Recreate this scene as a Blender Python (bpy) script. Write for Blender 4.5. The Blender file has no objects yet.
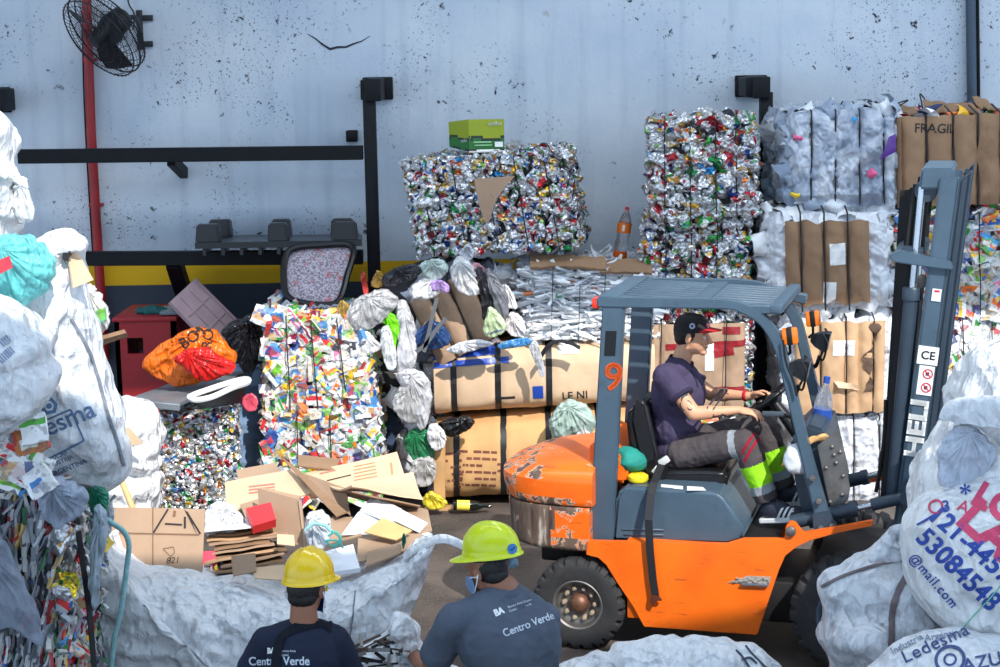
import bpy, bmesh, math, random
import numpy as np
from mathutils import Vector, Matrix, Quaternion
from mathutils.bvhtree import BVHTree

random.seed(7); RS = np.random.RandomState(7)
S = bpy.context.scene; COL = S.collection
PI = math.pi
# ------------------------------------------------------------------ camera model
F_PX, CAM_H, PITCH, ROLL = 1700.0, 3.6, 0.165, 0.017
_c, _s = math.cos(PITCH), math.sin(PITCH); _cr, _sr = math.cos(ROLL), math.sin(ROLL)
V_FW = np.array([0, _c, -_s]); V_UP = np.array([0, _s, _c]); V_RT = np.array([1.0, 0, 0])
CAM = np.array([0, 0, CAM_H])
def ray(px, py):
    u, v = px - 500.0, 333.5 - py
    a = _cr * u + _sr * v; b = -_sr * u + _cr * v
    return V_FW + V_RT * a / F_PX + V_UP * b / F_PX
def W(px, py, Y):
    "point of the place seen at a pixel of the photograph, at distance Y"
    d = ray(px, py); return CAM + d * (Y / d[1])
def G(px, py, z=0.0):
    d = ray(px, py); return CAM + d * ((z - CAM_H) / d[2])
def lin(*c):
    if len(c) == 1: c = c[0]
    return tuple((x / 255 / 12.92) if x <= 10 else ((x / 255 + 0.055) / 1.055) ** 2.4 for x in c[:3])
def A(x): return np.asarray(x, float)
def nrm(v):
    v = A(v); return v / (np.linalg.norm(v) + 1e-12)
# ------------------------------------------------------------------ noise
_perm = np.random.RandomState(3).permutation(256); _perm = np.concatenate([_perm, _perm, _perm])
_g = np.random.RandomState(4).normal(size=(256, 3)); _g /= np.linalg.norm(_g, axis=1)[:, None]
def pn(P):
    P = A(P); i = np.floor(P).astype(int); f = P - i; i &= 255
    w = f * f * f * (f * (f * 6 - 15) + 10); r = 0
    for dx in (0, 1):
        for dy in (0, 1):
            for dz in (0, 1):
                h = _perm[_perm[_perm[(i[:, 0] + dx) & 255] + ((i[:, 1] + dy) & 255)] + ((i[:, 2] + dz) & 255)]
                d = ((f - [dx, dy, dz]) * _g[h]).sum(1)
                wx = w[:, 0] if dx else 1 - w[:, 0]; wy = w[:, 1] if dy else 1 - w[:, 1]; wz = w[:, 2] if dz else 1 - w[:, 2]
                r = r + d * wx * wy * wz
    return r * 1.6
def fbm(P, o=4):
    P = A(P); r = 0; a = 1.0
    for k in range(o):
        r = r + a * pn(P * 2 ** k + 17.3 * k); a *= .5
    return r
def ridge(P, o=3):
    P = A(P); r = 0; a = 1.0
    for k in range(o):
        r = r + a * (1 - 2.4 * np.abs(pn(P * 2 ** k + 31.7 * k))); a *= .5
    return r
def tri(x): return 1 - 4 * np.abs(x - np.floor(x) - .5)
def crumple(P, seed, n=6, warp=.6):
    "sharp creases between flat facets, as in crumpled sheet"
    P = A(P); r = np.random.RandomState(seed % 1000 + 11); Q = P + warp * np.stack([pn(P * .6 + 5.1 + seed), pn(P * .6 + 19.7 + seed), pn(P * .6 + 33.3 + seed)], 1); o = 0
    for k in range(n):
        w = nrm(r.normal(size=3)) * r.uniform(.45, 1.3); o = o + tri(Q @ w + r.rand() * 7 + .25 * pn(P * .8 + 7 * k)) * (.6 + .4 * pn(P * .5 + 3.3 * k))
    return o / n ** .5
# ------------------------------------------------------------------ materials
MATS = {}
def newmat(name):
    m = bpy.data.materials.new(name); m.use_nodes = True
    nt = m.node_tree; b = nt.nodes['Principled BSDF']; return m, nt, b
def nd(nt, t, **kw):
    n = nt.nodes.new(t)
    for k, v in kw.items():
        if k in n.inputs: n.inputs[k].default_value = v
        else: setattr(n, k, v)
    return n
def mix(nt, fac, a, b):
    n = nt.nodes.new('ShaderNodeMix'); n.data_type = 'RGBA'
    for i, v in ((0, fac), (6, a), (7, b)):
        if isinstance(v, bpy.types.NodeSocket): nt.links.new(v, n.inputs[i])
        elif i == 0: n.inputs[0].default_value = v
        else: n.inputs[i].default_value = (*v[:3], 1)
    return n.outputs[2]
def ramp(nt, src, lo, hi):
    n = nt.nodes.new('ShaderNodeMapRange'); n.inputs[1].default_value = lo; n.inputs[2].default_value = hi
    nt.links.new(src, n.inputs[0]); return n.outputs[0]
def math_(nt, op, a, b=0.5):
    n = nt.nodes.new('ShaderNodeMath'); n.operation = op
    for i, v in enumerate((a, b)):
        if isinstance(v, bpy.types.NodeSocket): nt.links.new(v, n.inputs[i])
        else: n.inputs[i].default_value = v
    return n.outputs[0]
def tex(nt, scale=5, detail=4, vec=None, rough=.55):
    n = nd(nt, 'ShaderNodeTexNoise'); n.inputs['Scale'].default_value = scale; n.inputs['Detail'].default_value = detail
    n.inputs['Roughness'].default_value = rough
    if vec is None:
        g = nt.nodes.new('ShaderNodeNewGeometry'); vec = g.outputs['Position']
    nt.links.new(vec, n.inputs['Vector']); return n.outputs['Fac']
def objco(nt): return nt.nodes.new('ShaderNodeTexCoord').outputs['Object']
def stretch(nt, vec, sc, rot=(0, 0, 0)):
    n = nt.nodes.new('ShaderNodeMapping'); n.inputs['Scale'].default_value = sc; n.inputs['Rotation'].default_value = rot
    nt.links.new(vec, n.inputs['Vector']); return n.outputs[0]
def bump(nt, b, h, strength=.3, dist=.01):
    n = nt.nodes.new('ShaderNodeBump'); n.inputs['Strength'].default_value = strength; n.inputs['Distance'].default_value = dist
    nt.links.new(h, n.inputs['Height']); nt.links.new(n.outputs[0], b.inputs['Normal'])
def M(name, col, rough=.5, metal=0.0, var=.12, vscale=6, bmp=.0, bscale=60, dirt=None, dirt_amt=.5, coat=0, spec=.5):
    "plain surface with procedural mottling, optional dirt colour and fine bump"
    if name in MATS: return MATS[name]
    m, nt, b = newmat(name); c = lin(*col)
    v = objco(nt)
    t = ramp(nt, tex(nt, vscale, 5, v), .3, .7)
    o = mix(nt, t, tuple(x * (1 - var) for x in c), tuple(min(1, x * (1 + var)) for x in c))
    if dirt:
        d = ramp(nt, tex(nt, vscale * .7 + 1.3, 7, v, .7), .56, .74); d = math_(nt, 'MULTIPLY', d, dirt_amt)
        o = mix(nt, d, o, lin(*dirt))
    nt.links.new(o, b.inputs['Base Color'])
    b.inputs['Roughness'].default_value = rough; b.inputs['Metallic'].default_value = metal
    b.inputs['Coat Weight'].default_value = coat; b.inputs['Specular IOR Level'].default_value = spec
    if bmp: bump(nt, b, tex(nt, bscale, 4, v), bmp, .004)
    MATS[name] = m; return m
def MC(name, rough=.5, metal=0.0, bmp=0., bscale=80, trans=0., spec=.5, alpha=1., var=.1):
    "surface whose own colours are stored per piece in the Col attribute"
    if name in MATS: return MATS[name]
    m, nt, b = newmat(name); a = nd(nt, 'ShaderNodeVertexColor', layer_name='Col')
    t = ramp(nt, tex(nt, 40, 4), .3, .7)
    hs = nt.nodes.new('ShaderNodeMix'); hs.data_type = 'RGBA'; hs.blend_type = 'MULTIPLY'; hs.inputs[0].default_value = 1
    nt.links.new(a.outputs[0], hs.inputs[6]); nt.links.new(mix(nt, t, (1 - var,) * 3, (1,) * 3), hs.inputs[7])
    nt.links.new(hs.outputs[2], b.inputs['Base Color'])
    b.inputs['Roughness'].default_value = rough; b.inputs['Metallic'].default_value = metal
    b.inputs['Transmission Weight'].default_value = trans; b.inputs['Specular IOR Level'].default_value = spec
    b.inputs['Alpha'].default_value = alpha
    if bmp: bump(nt, b, tex(nt, bscale, 4), bmp, .004)
    MATS[name] = m; return m
def facets(nt, v, scale, warp=.25):
    "crease height field: cones between random cell edges"
    n = nd(nt, 'ShaderNodeTexNoise'); n.inputs['Scale'].default_value = scale * .7; n.inputs['Detail'].default_value = 3; nt.links.new(v, n.inputs['Vector'])
    sc = nt.nodes.new('ShaderNodeVectorMath'); sc.operation = 'SCALE'; sc.inputs['Scale'].default_value = warp * 3 / scale; nt.links.new(n.outputs['Color'], sc.inputs[0])
    ad = nt.nodes.new('ShaderNodeVectorMath'); ad.operation = 'ADD'; nt.links.new(v, ad.inputs[0]); nt.links.new(sc.outputs[0], ad.inputs[1])
    w = nd(nt, 'ShaderNodeTexVoronoi'); w.inputs['Scale'].default_value = scale; nt.links.new(ad.outputs[0], w.inputs['Vector']); return w.outputs['Distance']
def MP(name, rough, metal, cell, amount, sat, bmp, fac=12, white=.0):
    "crushed packaging: own colour of each piece, broken up by small printed patches and creases"
    m, nt, b = newmat(name); a = nd(nt, 'ShaderNodeVertexColor', layer_name='Col'); g = nt.nodes.new('ShaderNodeNewGeometry').outputs['Position']
    n = nd(nt, 'ShaderNodeTexNoise'); n.inputs['Scale'].default_value = cell; nt.links.new(g, n.inputs['Vector'])
    sc = nt.nodes.new('ShaderNodeVectorMath'); sc.operation = 'SCALE'; sc.inputs['Scale'].default_value = .9 / cell; nt.links.new(n.outputs['Color'], sc.inputs[0])
    ad = nt.nodes.new('ShaderNodeVectorMath'); ad.operation = 'ADD'; nt.links.new(g, ad.inputs[0]); nt.links.new(sc.outputs[0], ad.inputs[1])
    w = nd(nt, 'ShaderNodeTexVoronoi'); w.inputs['Scale'].default_value = cell; nt.links.new(ad.outputs[0], w.inputs['Vector'])
    sp = nt.nodes.new('ShaderNodeSeparateColor'); nt.links.new(w.outputs['Color'], sp.inputs[0])
    cr = nt.nodes.new('ShaderNodeValToRGB'); cr.color_ramp.interpolation = 'CONSTANT'; el = cr.color_ramp.elements
    cols = [(204, 40, 44), (226, 226, 224), (40, 120, 60), (60, 130, 196), (240, 190, 50), (232, 116, 44), (36, 64, 132), (120, 180, 70), (150, 40, 60), (200, 170, 120), (214, 216, 220), (60, 62, 70)]
    for i, c in enumerate(cols):
        e = el[i] if i < 2 else el.new(i / len(cols)); e.position = i / len(cols); e.color = (*lin(c), 1)
    nt.links.new(sp.outputs[0], cr.inputs[0])
    k = math_(nt, 'GREATER_THAN', sp.outputs[1], 1 - amount); o = mix(nt, math_(nt, 'MULTIPLY', k, .85), a.outputs[0], cr.outputs[0])
    if white: o = mix(nt, math_(nt, 'MULTIPLY', math_(nt, 'LESS_THAN', sp.outputs[1], white), .8), o, (.66, .66, .66))
    v2 = nd(nt, 'ShaderNodeTexVoronoi'); v2.inputs['Scale'].default_value = cell * 3.1; nt.links.new(ad.outputs[0], v2.inputs['Vector']); s2 = nt.nodes.new('ShaderNodeSeparateColor'); nt.links.new(v2.outputs['Color'], s2.inputs[0])
    o = mix(nt, math_(nt, 'MULTIPLY', math_(nt, 'GREATER_THAN', s2.outputs[0], .80), .45), o, (.10, .10, .13))
    nt.links.new(o, b.inputs['Base Color']); b.inputs['Roughness'].default_value = rough; b.inputs['Metallic'].default_value = metal
    bump(nt, b, facets(nt, g, fac), bmp, .02); MATS[name] = m; return m
# ------------------------------------------------------------------ mesh builder
class MB:
    def __init__(s): s.v = []; s.f = []; s.c = []; s.m = []; s.n = 0
    def add(s, v, f, col=(1, 1, 1), mi=0):
        v = A(v).reshape(-1, 3); s.v.append(v); n = s.n
        s.f.extend([tuple(i + n for i in q) for q in f])
        col = A(col)
        if col.ndim == 1: col = np.tile(col, (len(f), 1))
        s.c.append(col); s.m.extend([mi] * len(f) if np.isscalar(mi) else list(mi)); s.n += len(v); return s
    def xf(s, Mx):
        Mx = np.array(Mx); s.v = [v @ Mx[:3, :3].T + Mx[:3, 3] for v in s.v]; return s
    def arr(s): return np.concatenate(s.v)
    def build(s, name, mats, parent=None, smooth=None, local=False, origin=None, angle=None):
        V = s.arr()
        if parent is not None and not local: V = to_local(parent, V)
        if parent is None and origin is not None: V = V - A(origin)
        me = bpy.data.meshes.new(name); me.from_pydata(V.tolist(), [], s.f)
        if not isinstance(mats, (list, tuple)): mats = [mats]
        for m in mats: me.materials.append(m)
        me.polygons.foreach_set('material_index', np.array(s.m, np.int32))
        C = np.concatenate(s.c); at = me.color_attributes.new('Col', 'FLOAT_COLOR', 'CORNER')
        tot = np.zeros(len(me.polygons), np.int32); me.polygons.foreach_get('loop_total', tot)
        cc = np.repeat(np.concatenate([C[:, :3], np.ones((len(C), 1))], 1), tot, axis=0)
        at.data.foreach_set('color', cc.ravel().astype(np.float32))
        me.validate(); me.update()
        if smooth is None: smooth = True
        me.polygons.foreach_set('use_smooth', np.full(len(me.polygons), bool(smooth)))
        if smooth:
            a = 40 if angle is None else angle
            if a < 180: sharp_by_angle(me, a)
        o = bpy.data.objects.new(name, me); COL.objects.link(o)
        if parent is not None: o.parent = parent
        elif origin is not None: o.location = tuple(origin)
        return o
def sharp_by_angle(me, deg):
    bm = bmesh.new(); bm.from_mesh(me); t = math.radians(deg)
    for e in bm.edges:
        if len(e.link_faces) == 2 and e.calc_face_angle(0) > t: e.smooth = False
    bm.to_mesh(me); bm.free()
PM = {}
def thing(name, label, cat, loc=(0, 0, 0), rz=0., group=None):
    o = bpy.data.objects.new(name, None); COL.objects.link(o); o.empty_display_size = .1
    o.location = tuple(loc); o.rotation_euler = (0, 0, rz)
    PM[o.name] = np.array(Matrix.Translation(Vector(loc)) @ Matrix.Rotation(rz, 4, 'Z'))
    return tag(o, label, cat, group)
def tag(o, label, cat, group=None):
    o['label'] = label; o['category'] = cat
    if group: o['group'] = group
    return o
def to_local(p, V):
    if p.name in PM: m = PM[p.name]
    else:
        m = np.eye(4); q = p
        while q is not None:
            if q.name in PM: m = PM[q.name] @ m; break
            L = np.eye(4); L[:3, 3] = q.location; m = L @ m; q = q.parent
    Mi = np.linalg.inv(m); return V @ Mi[:3, :3].T + Mi[:3, 3]
def bm_add(mb, bm, col=(1, 1, 1), mi=0, Mx=None):
    bm.verts.ensure_lookup_table(); bm.verts.index_update()
    v = np.array([tuple(x.co) for x in bm.verts]); f = [tuple(x.index for x in q.verts) for q in bm.faces]
    bm.free()
    if Mx is not None: Mx = np.array(Mx); v = v @ Mx[:3, :3].T + Mx[:3, 3]
    mb.add(v, f, col, mi)
def rotm(rx=0, ry=0, rz=0):
    return np.array(Matrix.Rotation(rz, 4, 'Z') @ Matrix.Rotation(ry, 4, 'Y') @ Matrix.Rotation(rx, 4, 'X'))
def box(mb, c, size, rot=None, bev=.0, col=(1, 1, 1), mi=0, seg=2):
    bm = bmesh.new(); bmesh.ops.create_cube(bm, size=1)
    for v in bm.verts: v.co = Vector((v.co.x * size[0], v.co.y * size[1], v.co.z * size[2]))
    if bev > 0: bmesh.ops.bevel(bm, geom=list(bm.edges), offset=bev, segments=seg, affect='EDGES', profile=.5)
    Mx = np.eye(4) if rot is None else np.array(rot).copy(); Mx[:3, 3] = c
    bm_add(mb, bm, col, mi, Mx); return mb
def frame(z, x=None):
    z = nrm(z); x = A(x) if x is not None else (A([1, 0, 0]) if abs(z[0]) < .9 else A([0, 1, 0]))
    x = nrm(x - z * (x @ z)); y = np.cross(z, x); m = np.eye(4); m[:3, 0] = x; m[:3, 1] = y; m[:3, 2] = z; return m
def bar(mb, a, b, w, h, up=(0, 0, 1), bev=.004, col=(1, 1, 1), mi=0):
    "rectangular bar from a to b, w across, h along up"
    a, b = A(a), A(b); d = b - a; L = np.linalg.norm(d); m = np.eye(4)
    x = d / L; z = A(up) - x * (A(up) @ x); z = nrm(z); y = np.cross(z, x)
    m[:3, 0] = x; m[:3, 1] = y; m[:3, 2] = z
    return box(mb, (a + b) / 2, (L, w, h), m, bev, col, mi, 1)
def tube(mb, pts, r, n=10, col=(1, 1, 1), mi=0, caps=True):
    P = A(pts); k = len(P); r = np.full(k, r) if np.isscalar(r) else A(r)
    T = np.gradient(P, axis=0); T /= np.linalg.norm(T, axis=1)[:, None] + 1e-12
    up = A([0, 0, 1]) if abs(T[0][2]) < .9 else A([1, 0, 0]); V = []
    x = nrm(np.cross(T[0], up))
    for i in range(k):
        x = nrm(x - T[i] * (x @ T[i])); y = np.cross(T[i], x)
        for j in range(n):
            t = 2 * PI * j / n; V.append(P[i] + r[i] * (math.cos(t) * x + math.sin(t) * y))
    f = [(i * n + j, i * n + (j + 1) % n, (i + 1) * n + (j + 1) % n, (i + 1) * n + j) for i in range(k - 1) for j in range(n)]
    if caps: f += [tuple(range(n))[::-1], tuple(range((k - 1) * n, k * n))]
    return mb.add(V, f, col, mi)
def smooth_path(pts, n=8):
    P = A(pts); Q = np.concatenate([[2 * P[0] - P[1]], P, [2 * P[-1] - P[-2]]]); out = []
    for i in range(1, len(Q) - 2):
        p0, p1, p2, p3 = Q[i - 1], Q[i], Q[i + 1], Q[i + 2]
        for t in np.linspace(0, 1, n, endpoint=False):
            out.append(.5 * ((2 * p1) + (-p0 + p2) * t + (2 * p0 - 5 * p1 + 4 * p2 - p3) * t * t + (-p0 + 3 * p1 - 3 * p2 + p3) * t ** 3))
    out.append(P[-1]); return A(out)
def lathe(mb, prof, n=32, Mx=None, col=(1, 1, 1), mi=0, closed=False, caps=True):
    "profile of (radius, height) about the z axis of Mx"
    P = A(prof); k = len(P); V = []
    for i in range(k):
        for j in range(n):
            t = 2 * PI * j / n; V.append((P[i][0] * math.cos(t), P[i][0] * math.sin(t), P[i][1]))
    kk = k if closed else k - 1
    f = [(i * n + j, i * n + (j + 1) % n, ((i + 1) % k) * n + (j + 1) % n, ((i + 1) % k) * n + j) for i in range(kk) for j in range(n)]
    if not closed and caps:
        if P[0][0] > 1e-6: f.append(tuple(range(n))[::-1])
        if P[-1][0] > 1e-6: f.append(tuple(range((k - 1) * n, k * n)))
    V = A(V)
    if Mx is not None: Mx = np.array(Mx); V = V @ Mx[:3, :3].T + Mx[:3, 3]
    return mb.add(V, f, col, mi)
def prism(mb, poly, ext, bev=0., col=(1, 1, 1), mi=0, seg=2):
    "closed 3-D planar outline pushed along ext, edges bevelled"
    bm = bmesh.new(); P = A(poly); vs = [bm.verts.new(tuple(p)) for p in P]; f = bm.faces.new(vs)
    r = bmesh.ops.extrude_face_region(bm, geom=[f])
    bmesh.ops.translate(bm, verts=[g for g in r['geom'] if isinstance(g, bmesh.types.BMVert)], vec=Vector(tuple(ext)))
    bmesh.ops.recalc_face_normals(bm, faces=list(bm.faces))
    if bev > 0: bmesh.ops.bevel(bm, geom=list(bm.edges), offset=bev, segments=seg, affect='EDGES', clamp_overlap=True)
    big = [q for q in bm.faces if len(q.verts) > 4]
    if big: bmesh.ops.triangulate(bm, faces=big)
    bm_add(mb, bm, col, mi); return mb
def ell(mb, c, r, rot=None, n=20, m=12, col=(1, 1, 1), mi=0):
    prof = [(math.sin(PI * i / m), -math.cos(PI * i / m)) for i in range(m + 1)]; prof[0] = (0.001, -1); prof[-1] = (.001, 1)
    Mx = np.eye(4) if rot is None else np.array(rot).copy(); Mx = Mx @ np.diag([r[0], r[1], r[2], 1.]); Mx[:3, 3] = c
    return lathe(mb, prof, n, Mx, col, mi)
def cap(mb, a, b, ra, rb, n=16, flat_a=False, flat_b=False, sq=1., side=None, col=(1, 1, 1), mi=0):
    "tapered limb segment; round ends unless flat; sq squashes across side"
    a, b = A(a), A(b); L = np.linalg.norm(b - a); Mx = frame(b - a, side); Mx[:3, 3] = a; prof = []
    if flat_a: prof += [(ra, 0)]
    else: prof += [(ra * math.sin(t) + 1e-4, -ra * math.cos(t)) for t in np.linspace(0, PI / 2, 6)]
    if flat_b: prof += [(rb, L)]
    else: prof += [(rb * math.cos(t) + 1e-4, L + rb * math.sin(t)) for t in np.linspace(0, PI / 2, 6)]
    Mx = Mx @ np.diag([1, sq, 1, 1.]); return lathe(mb, prof, n, Mx, col, mi)
def remesh(mb, vox, sm=4, disp=None, keep=None):
    "one continuous skin over the solids in mb"
    me = bpy.data.meshes.new('tmp'); me.from_pydata(mb.arr().tolist(), [], mb.f); me.update()
    bm = bmesh.new(); bm.from_mesh(me); bmesh.ops.recalc_face_normals(bm, faces=bm.faces); bm.to_mesh(me); bm.free()
    o = bpy.data.objects.new('tmp', me); COL.objects.link(o)
    r = o.modifiers.new('r', 'REMESH'); r.mode = 'VOXEL'; r.voxel_size = vox
    if sm: q = o.modifiers.new('s', 'SMOOTH'); q.factor = .5; q.iterations = sm
    dg = bpy.context.evaluated_depsgraph_get(); e = o.evaluated_get(dg); m2 = e.to_mesh()
    V = np.zeros(len(m2.vertices) * 3); m2.vertices.foreach_get('co', V); V = V.reshape(-1, 3)
    N = np.zeros(len(m2.vertices) * 3); m2.vertices.foreach_get('normal', N); N = N.reshape(-1, 3)
    Fc = [tuple(p.vertices) for p in m2.polygons]
    e.to_mesh_clear(); bpy.data.objects.remove(o); bpy.data.meshes.remove(me)
    if disp is not None: V = V + N * disp(V, N)[:, None]
    return V, Fc, N
def polysmooth(P, n):
    "closed Catmull-Rom through P resampled to n points"
    P = A(P); k = len(P); out = []
    for i in range(k):
        p0, p1, p2, p3 = P[i - 1], P[i], P[(i + 1) % k], P[(i + 2) % k]
        for t in np.linspace(0, 1, 12, endpoint=False):
            out.append(.5 * ((2 * p1) + (-p0 + p2) * t + (2 * p0 - 5 * p1 + 4 * p2 - p3) * t * t + (-p0 + 3 * p1 - 3 * p2 + p3) * t ** 3))
    out = A(out); d = np.concatenate([[0], np.cumsum(np.linalg.norm(np.diff(np.concatenate([out, out[:1]]), axis=0), axis=1))])
    q = np.linspace(0, d[-1], n, endpoint=False); o2 = np.concatenate([out, out[:1]])
    return np.stack([np.interp(q, d, o2[:, j]) for j in range(2)], 1)
def pillow(poly, Y, T, nseg=120, nr=26, back=.6, pw=2.4, lean=0., folds=(), fine=(.012, 9), seed=0, ctr=None, sharp=False, hang=0., rag=0., radial=0., lobes=11):
    """filled bag: outline seen in the photo at distance Y, real thickness T in front and back*T behind.
    folds: (angle_deg, freq_across, freq_along, amp); lean shifts the top away by lean*height"""
    Pp = A(poly) if sharp else polysmooth(poly, nseg)
    if rag:
        m0 = Pp.mean(0); k_ = np.arange(len(Pp)) / len(Pp) * 2 * PI; Pp = m0 + (Pp - m0) * (1 + rag * crumple(np.stack([np.cos(k_) * 3.2, np.sin(k_) * 3.2, k_ * 0 + seed], 1), seed))[:, None]
    c = Pp.mean(0) if ctr is None else A(ctr)
    B = A([W(x, y, Y) for x, y in Pp]); C = W(c[0], c[1], Y)
    n = len(B); rr = np.sin(np.linspace(0, 1, nr) * PI / 2)
    V = []; Fs = []
    zmin = B[:, 2].min()
    def side(sgn, Th):
        out = [C[None] + A([[0, -sgn * Th, 0]])]
        for r in rr[1:]:
            q = C + (B - C) * r; h = Th * (max(0., 1 - r ** pw)) ** .5
            q = q + np.array([0, -sgn * h, 0]); out.append(q)
        return np.concatenate(out)
    Fv = side(1, T); Bv = side(-1, T * back)
    nv = len(Fv); V = np.concatenate([Fv, Bv[:-n]])
    def idx(b, i, j):
        if i == 0: return b * nv
        if b == 1 and i == nr - 1: return 1 + (nr - 2) * n + j % n
        return b * nv + 1 + (i - 1) * n + j % n
    for b in (0, 1):
        for j in range(n):
            t = (idx(b, 0, 0), idx(b, 1, j + 1), idx(b, 1, j)); Fs.append(t if b == 0 else t[::-1])
            for i in range(1, nr - 1):
                q = (idx(b, i, j), idx(b, i, j + 1), idx(b, i + 1, j + 1), idx(b, i + 1, j)); Fs.append(q if b == 0 else q[::-1])
    # vertex normals, then folds and crumples pushed along them
    Nn = vnormals(V, Fs)
    sgn = np.sign((Nn * (V - V.mean(0))).sum()); Nn *= sgn
    d = np.zeros(len(V)); sd = seed * 13.7
    for ang, fx, fy, amp in folds:
        a = math.radians(ang); u = V[:, 0] * math.cos(a) + V[:, 2] * math.sin(a); w = -V[:, 0] * math.sin(a) + V[:, 2] * math.cos(a)
        q = np.stack([u * fx, w * fy, V[:, 1] * (fx * .3) + sd], 1); d += amp * (1.9 * crumple(q * 1.2, seed + int(ang)) + .5 * fbm(q * .5, 2))
    if fine: q = V * fine[1] + sd; d += fine[0] * (1.3 * crumple(q * .7, seed + 3) + .75 * crumple(q * 1.7, seed + 5))
    ed = np.concatenate([[1.], np.repeat(1 - .75 * (np.arange(1, nr) / (nr - 1.)) ** 3, n), [1.], np.repeat(1 - .75 * (np.arange(1, nr - 1) / (nr - 1.)) ** 3, n)])
    if radial:
        th = np.arange(n) / n * 2 * PI
        for b_ in (0, 1):
            for i in range(1, nr if b_ == 0 else nr - 1):
                r = rr[i]; i0 = b_ * nv + 1 + (i - 1) * n; q = np.stack([np.cos(th) * lobes * .16, np.sin(th) * lobes * .16, np.full(n, r * .9 + seed * 3.1)], 1)
                w = tri(th * lobes / (2 * PI) + .9 * fbm(q * .8, 2) + .35 * r) + .5 * tri(th * lobes * 2.3 / (2 * PI) + 1.2 * pn(q + 9))
                d[i0:i0 + n] += radial * w * min(1, r * 2.2) * (1 - .35 * r)
    V = V + Nn * (d * ed)[:, None]
    if lean: V[:, 1] += (V[:, 2] - zmin) * lean
    if sgn < 0: Fs = [q[::-1] for q in Fs]
    return V, Fs
def vnormals(V, Fs):
    Nn = np.zeros_like(V)
    for k in (3, 4):
        q = np.array([f for f in Fs if len(f) == k], int)
        if len(q) == 0: continue
        fn = np.cross(V[q[:, 1]] - V[q[:, 0]], V[q[:, 2]] - V[q[:, 0]])
        if k == 4: fn = np.cross(V[q[:, 2]] - V[q[:, 0]], V[q[:, 3]] - V[q[:, 1]])
        for j in range(k): np.add.at(Nn, q[:, j], fn)
    return Nn / (np.linalg.norm(Nn, axis=1)[:, None] + 1e-12)
def qgrid(c4, nx, ny):
    "bilinear grid over four corners (a b c d round the edge)"
    a, b, c, d = [A(x) for x in c4]; V = []
    for j in range(ny + 1):
        t = j / ny
        for i in range(nx + 1):
            s = i / nx; V.append((a * (1 - s) + b * s) * (1 - t) + (d * (1 - s) + c * s) * t)
    f = [(j * (nx + 1) + i, j * (nx + 1) + i + 1, (j + 1) * (nx + 1) + i + 1, (j + 1) * (nx + 1) + i) for j in range(ny) for i in range(nx)]
    return A(V), f
def slab(mb, c4, th=.006, nx=10, ny=10, bend=.0, fr=2., seed=0, col=(1, 1, 1), mi=0, curl=0.):
    "a sheet of thickness th over four corners, gently warped"
    V, f = qgrid(c4, nx, ny); N = nrm(np.cross(A(c4[1]) - A(c4[0]), A(c4[3]) - A(c4[0])))
    d = bend * fbm(V * fr + seed * 7.1, 3)
    if curl:
        t = np.repeat(np.linspace(-1, 1, ny + 1), nx + 1); d = d + curl * t * t
    V = V + N * d[:, None]; n = len(V); V2 = V + N * th
    fs = [q[::-1] for q in f] + [tuple(i + n for i in q) for q in f]
    ring = list(range(nx + 1)) + [j * (nx + 1) + nx for j in range(1, ny + 1)] + [ny * (nx + 1) + i for i in range(nx - 1, -1, -1)] + [j * (nx + 1) for j in range(ny - 1, 0, -1)]
    for k in range(len(ring)):
        a, b = ring[k], ring[(k + 1) % len(ring)]; fs.append((a, b, b + n, a + n))
    return mb.add(np.concatenate([V, V2]), fs, col, mi)
def text_mesh(s, size=1., bold=0., align='LEFT', shear=0., spacing=1.):
    cu = bpy.data.curves.new('t', 'FONT'); cu.body = s; cu.size = size; cu.shear = shear; cu.align_x = align; cu.space_character = spacing
    o = bpy.data.objects.new('t', cu); COL.objects.link(o); dg = bpy.context.evaluated_depsgraph_get()
    me = bpy.data.meshes.new_from_object(o.evaluated_get(dg)); bpy.data.objects.remove(o); bpy.data.curves.remove(cu)
    bm = bmesh.new(); bm.from_mesh(me); bpy.data.meshes.remove(me)
    bmesh.ops.triangulate(bm, faces=list(bm.faces))
    if bold > 0:
        geo = list(bm.verts) + list(bm.edges) + list(bm.faces)
        for dx, dy in ((1, 0), (0, 1), (1, 1)):
            r = bmesh.ops.duplicate(bm, geom=geo); bmesh.ops.translate(bm, verts=[g for g in r['geom'] if isinstance(g, bmesh.types.BMVert)], vec=Vector((dx * bold * 1.6, dy * bold * 1.6, 0)))
    return bm
def flat_decal_bm(bm, cut):
    for _ in range(5):
        es = [e for e in bm.edges if e.calc_length() > cut]
        if not es: break
        bmesh.ops.subdivide_edges(bm, edges=es, cuts=1); bmesh.ops.triangulate(bm, faces=[f for f in bm.faces if len(f.verts) > 3])
    v = A([tuple(x.co) for x in bm.verts]); bm.verts.index_update(); f = [tuple(x.index for x in q.verts) for q in bm.faces]; bm.free(); return v, f
def bvh_of(V, F): return BVHTree.FromPolygons([tuple(v) for v in V], F)
def project(V, tree, d, off=.003):
    d = Vector(nrm(d)); out = []
    for p in V:
        h = tree.ray_cast(Vector(tuple(p)) - d * 3., d)
        if h[0] is None:
            h = tree.find_nearest(Vector(tuple(p)))
        q = h[0]; n = h[1]
        if n.dot(d) > 0: n = -n
        out.append(tuple(q + n * off))
    return A(out)
def print_on(tree, bm, o, xd, yd, cut=.02, off=.003, d=None):
    "lay a flat shape on a surface: local x,y of bm along xd,yd from o, pushed along d"
    v, f = flat_decal_bm(bm, cut); P = A(o) + v[:, :1] * A(xd) + v[:, 1:2] * A(yd)
    if d is None: d = -np.cross(A(xd), A(yd))
    return project(P, tree, d, off), f
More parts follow.
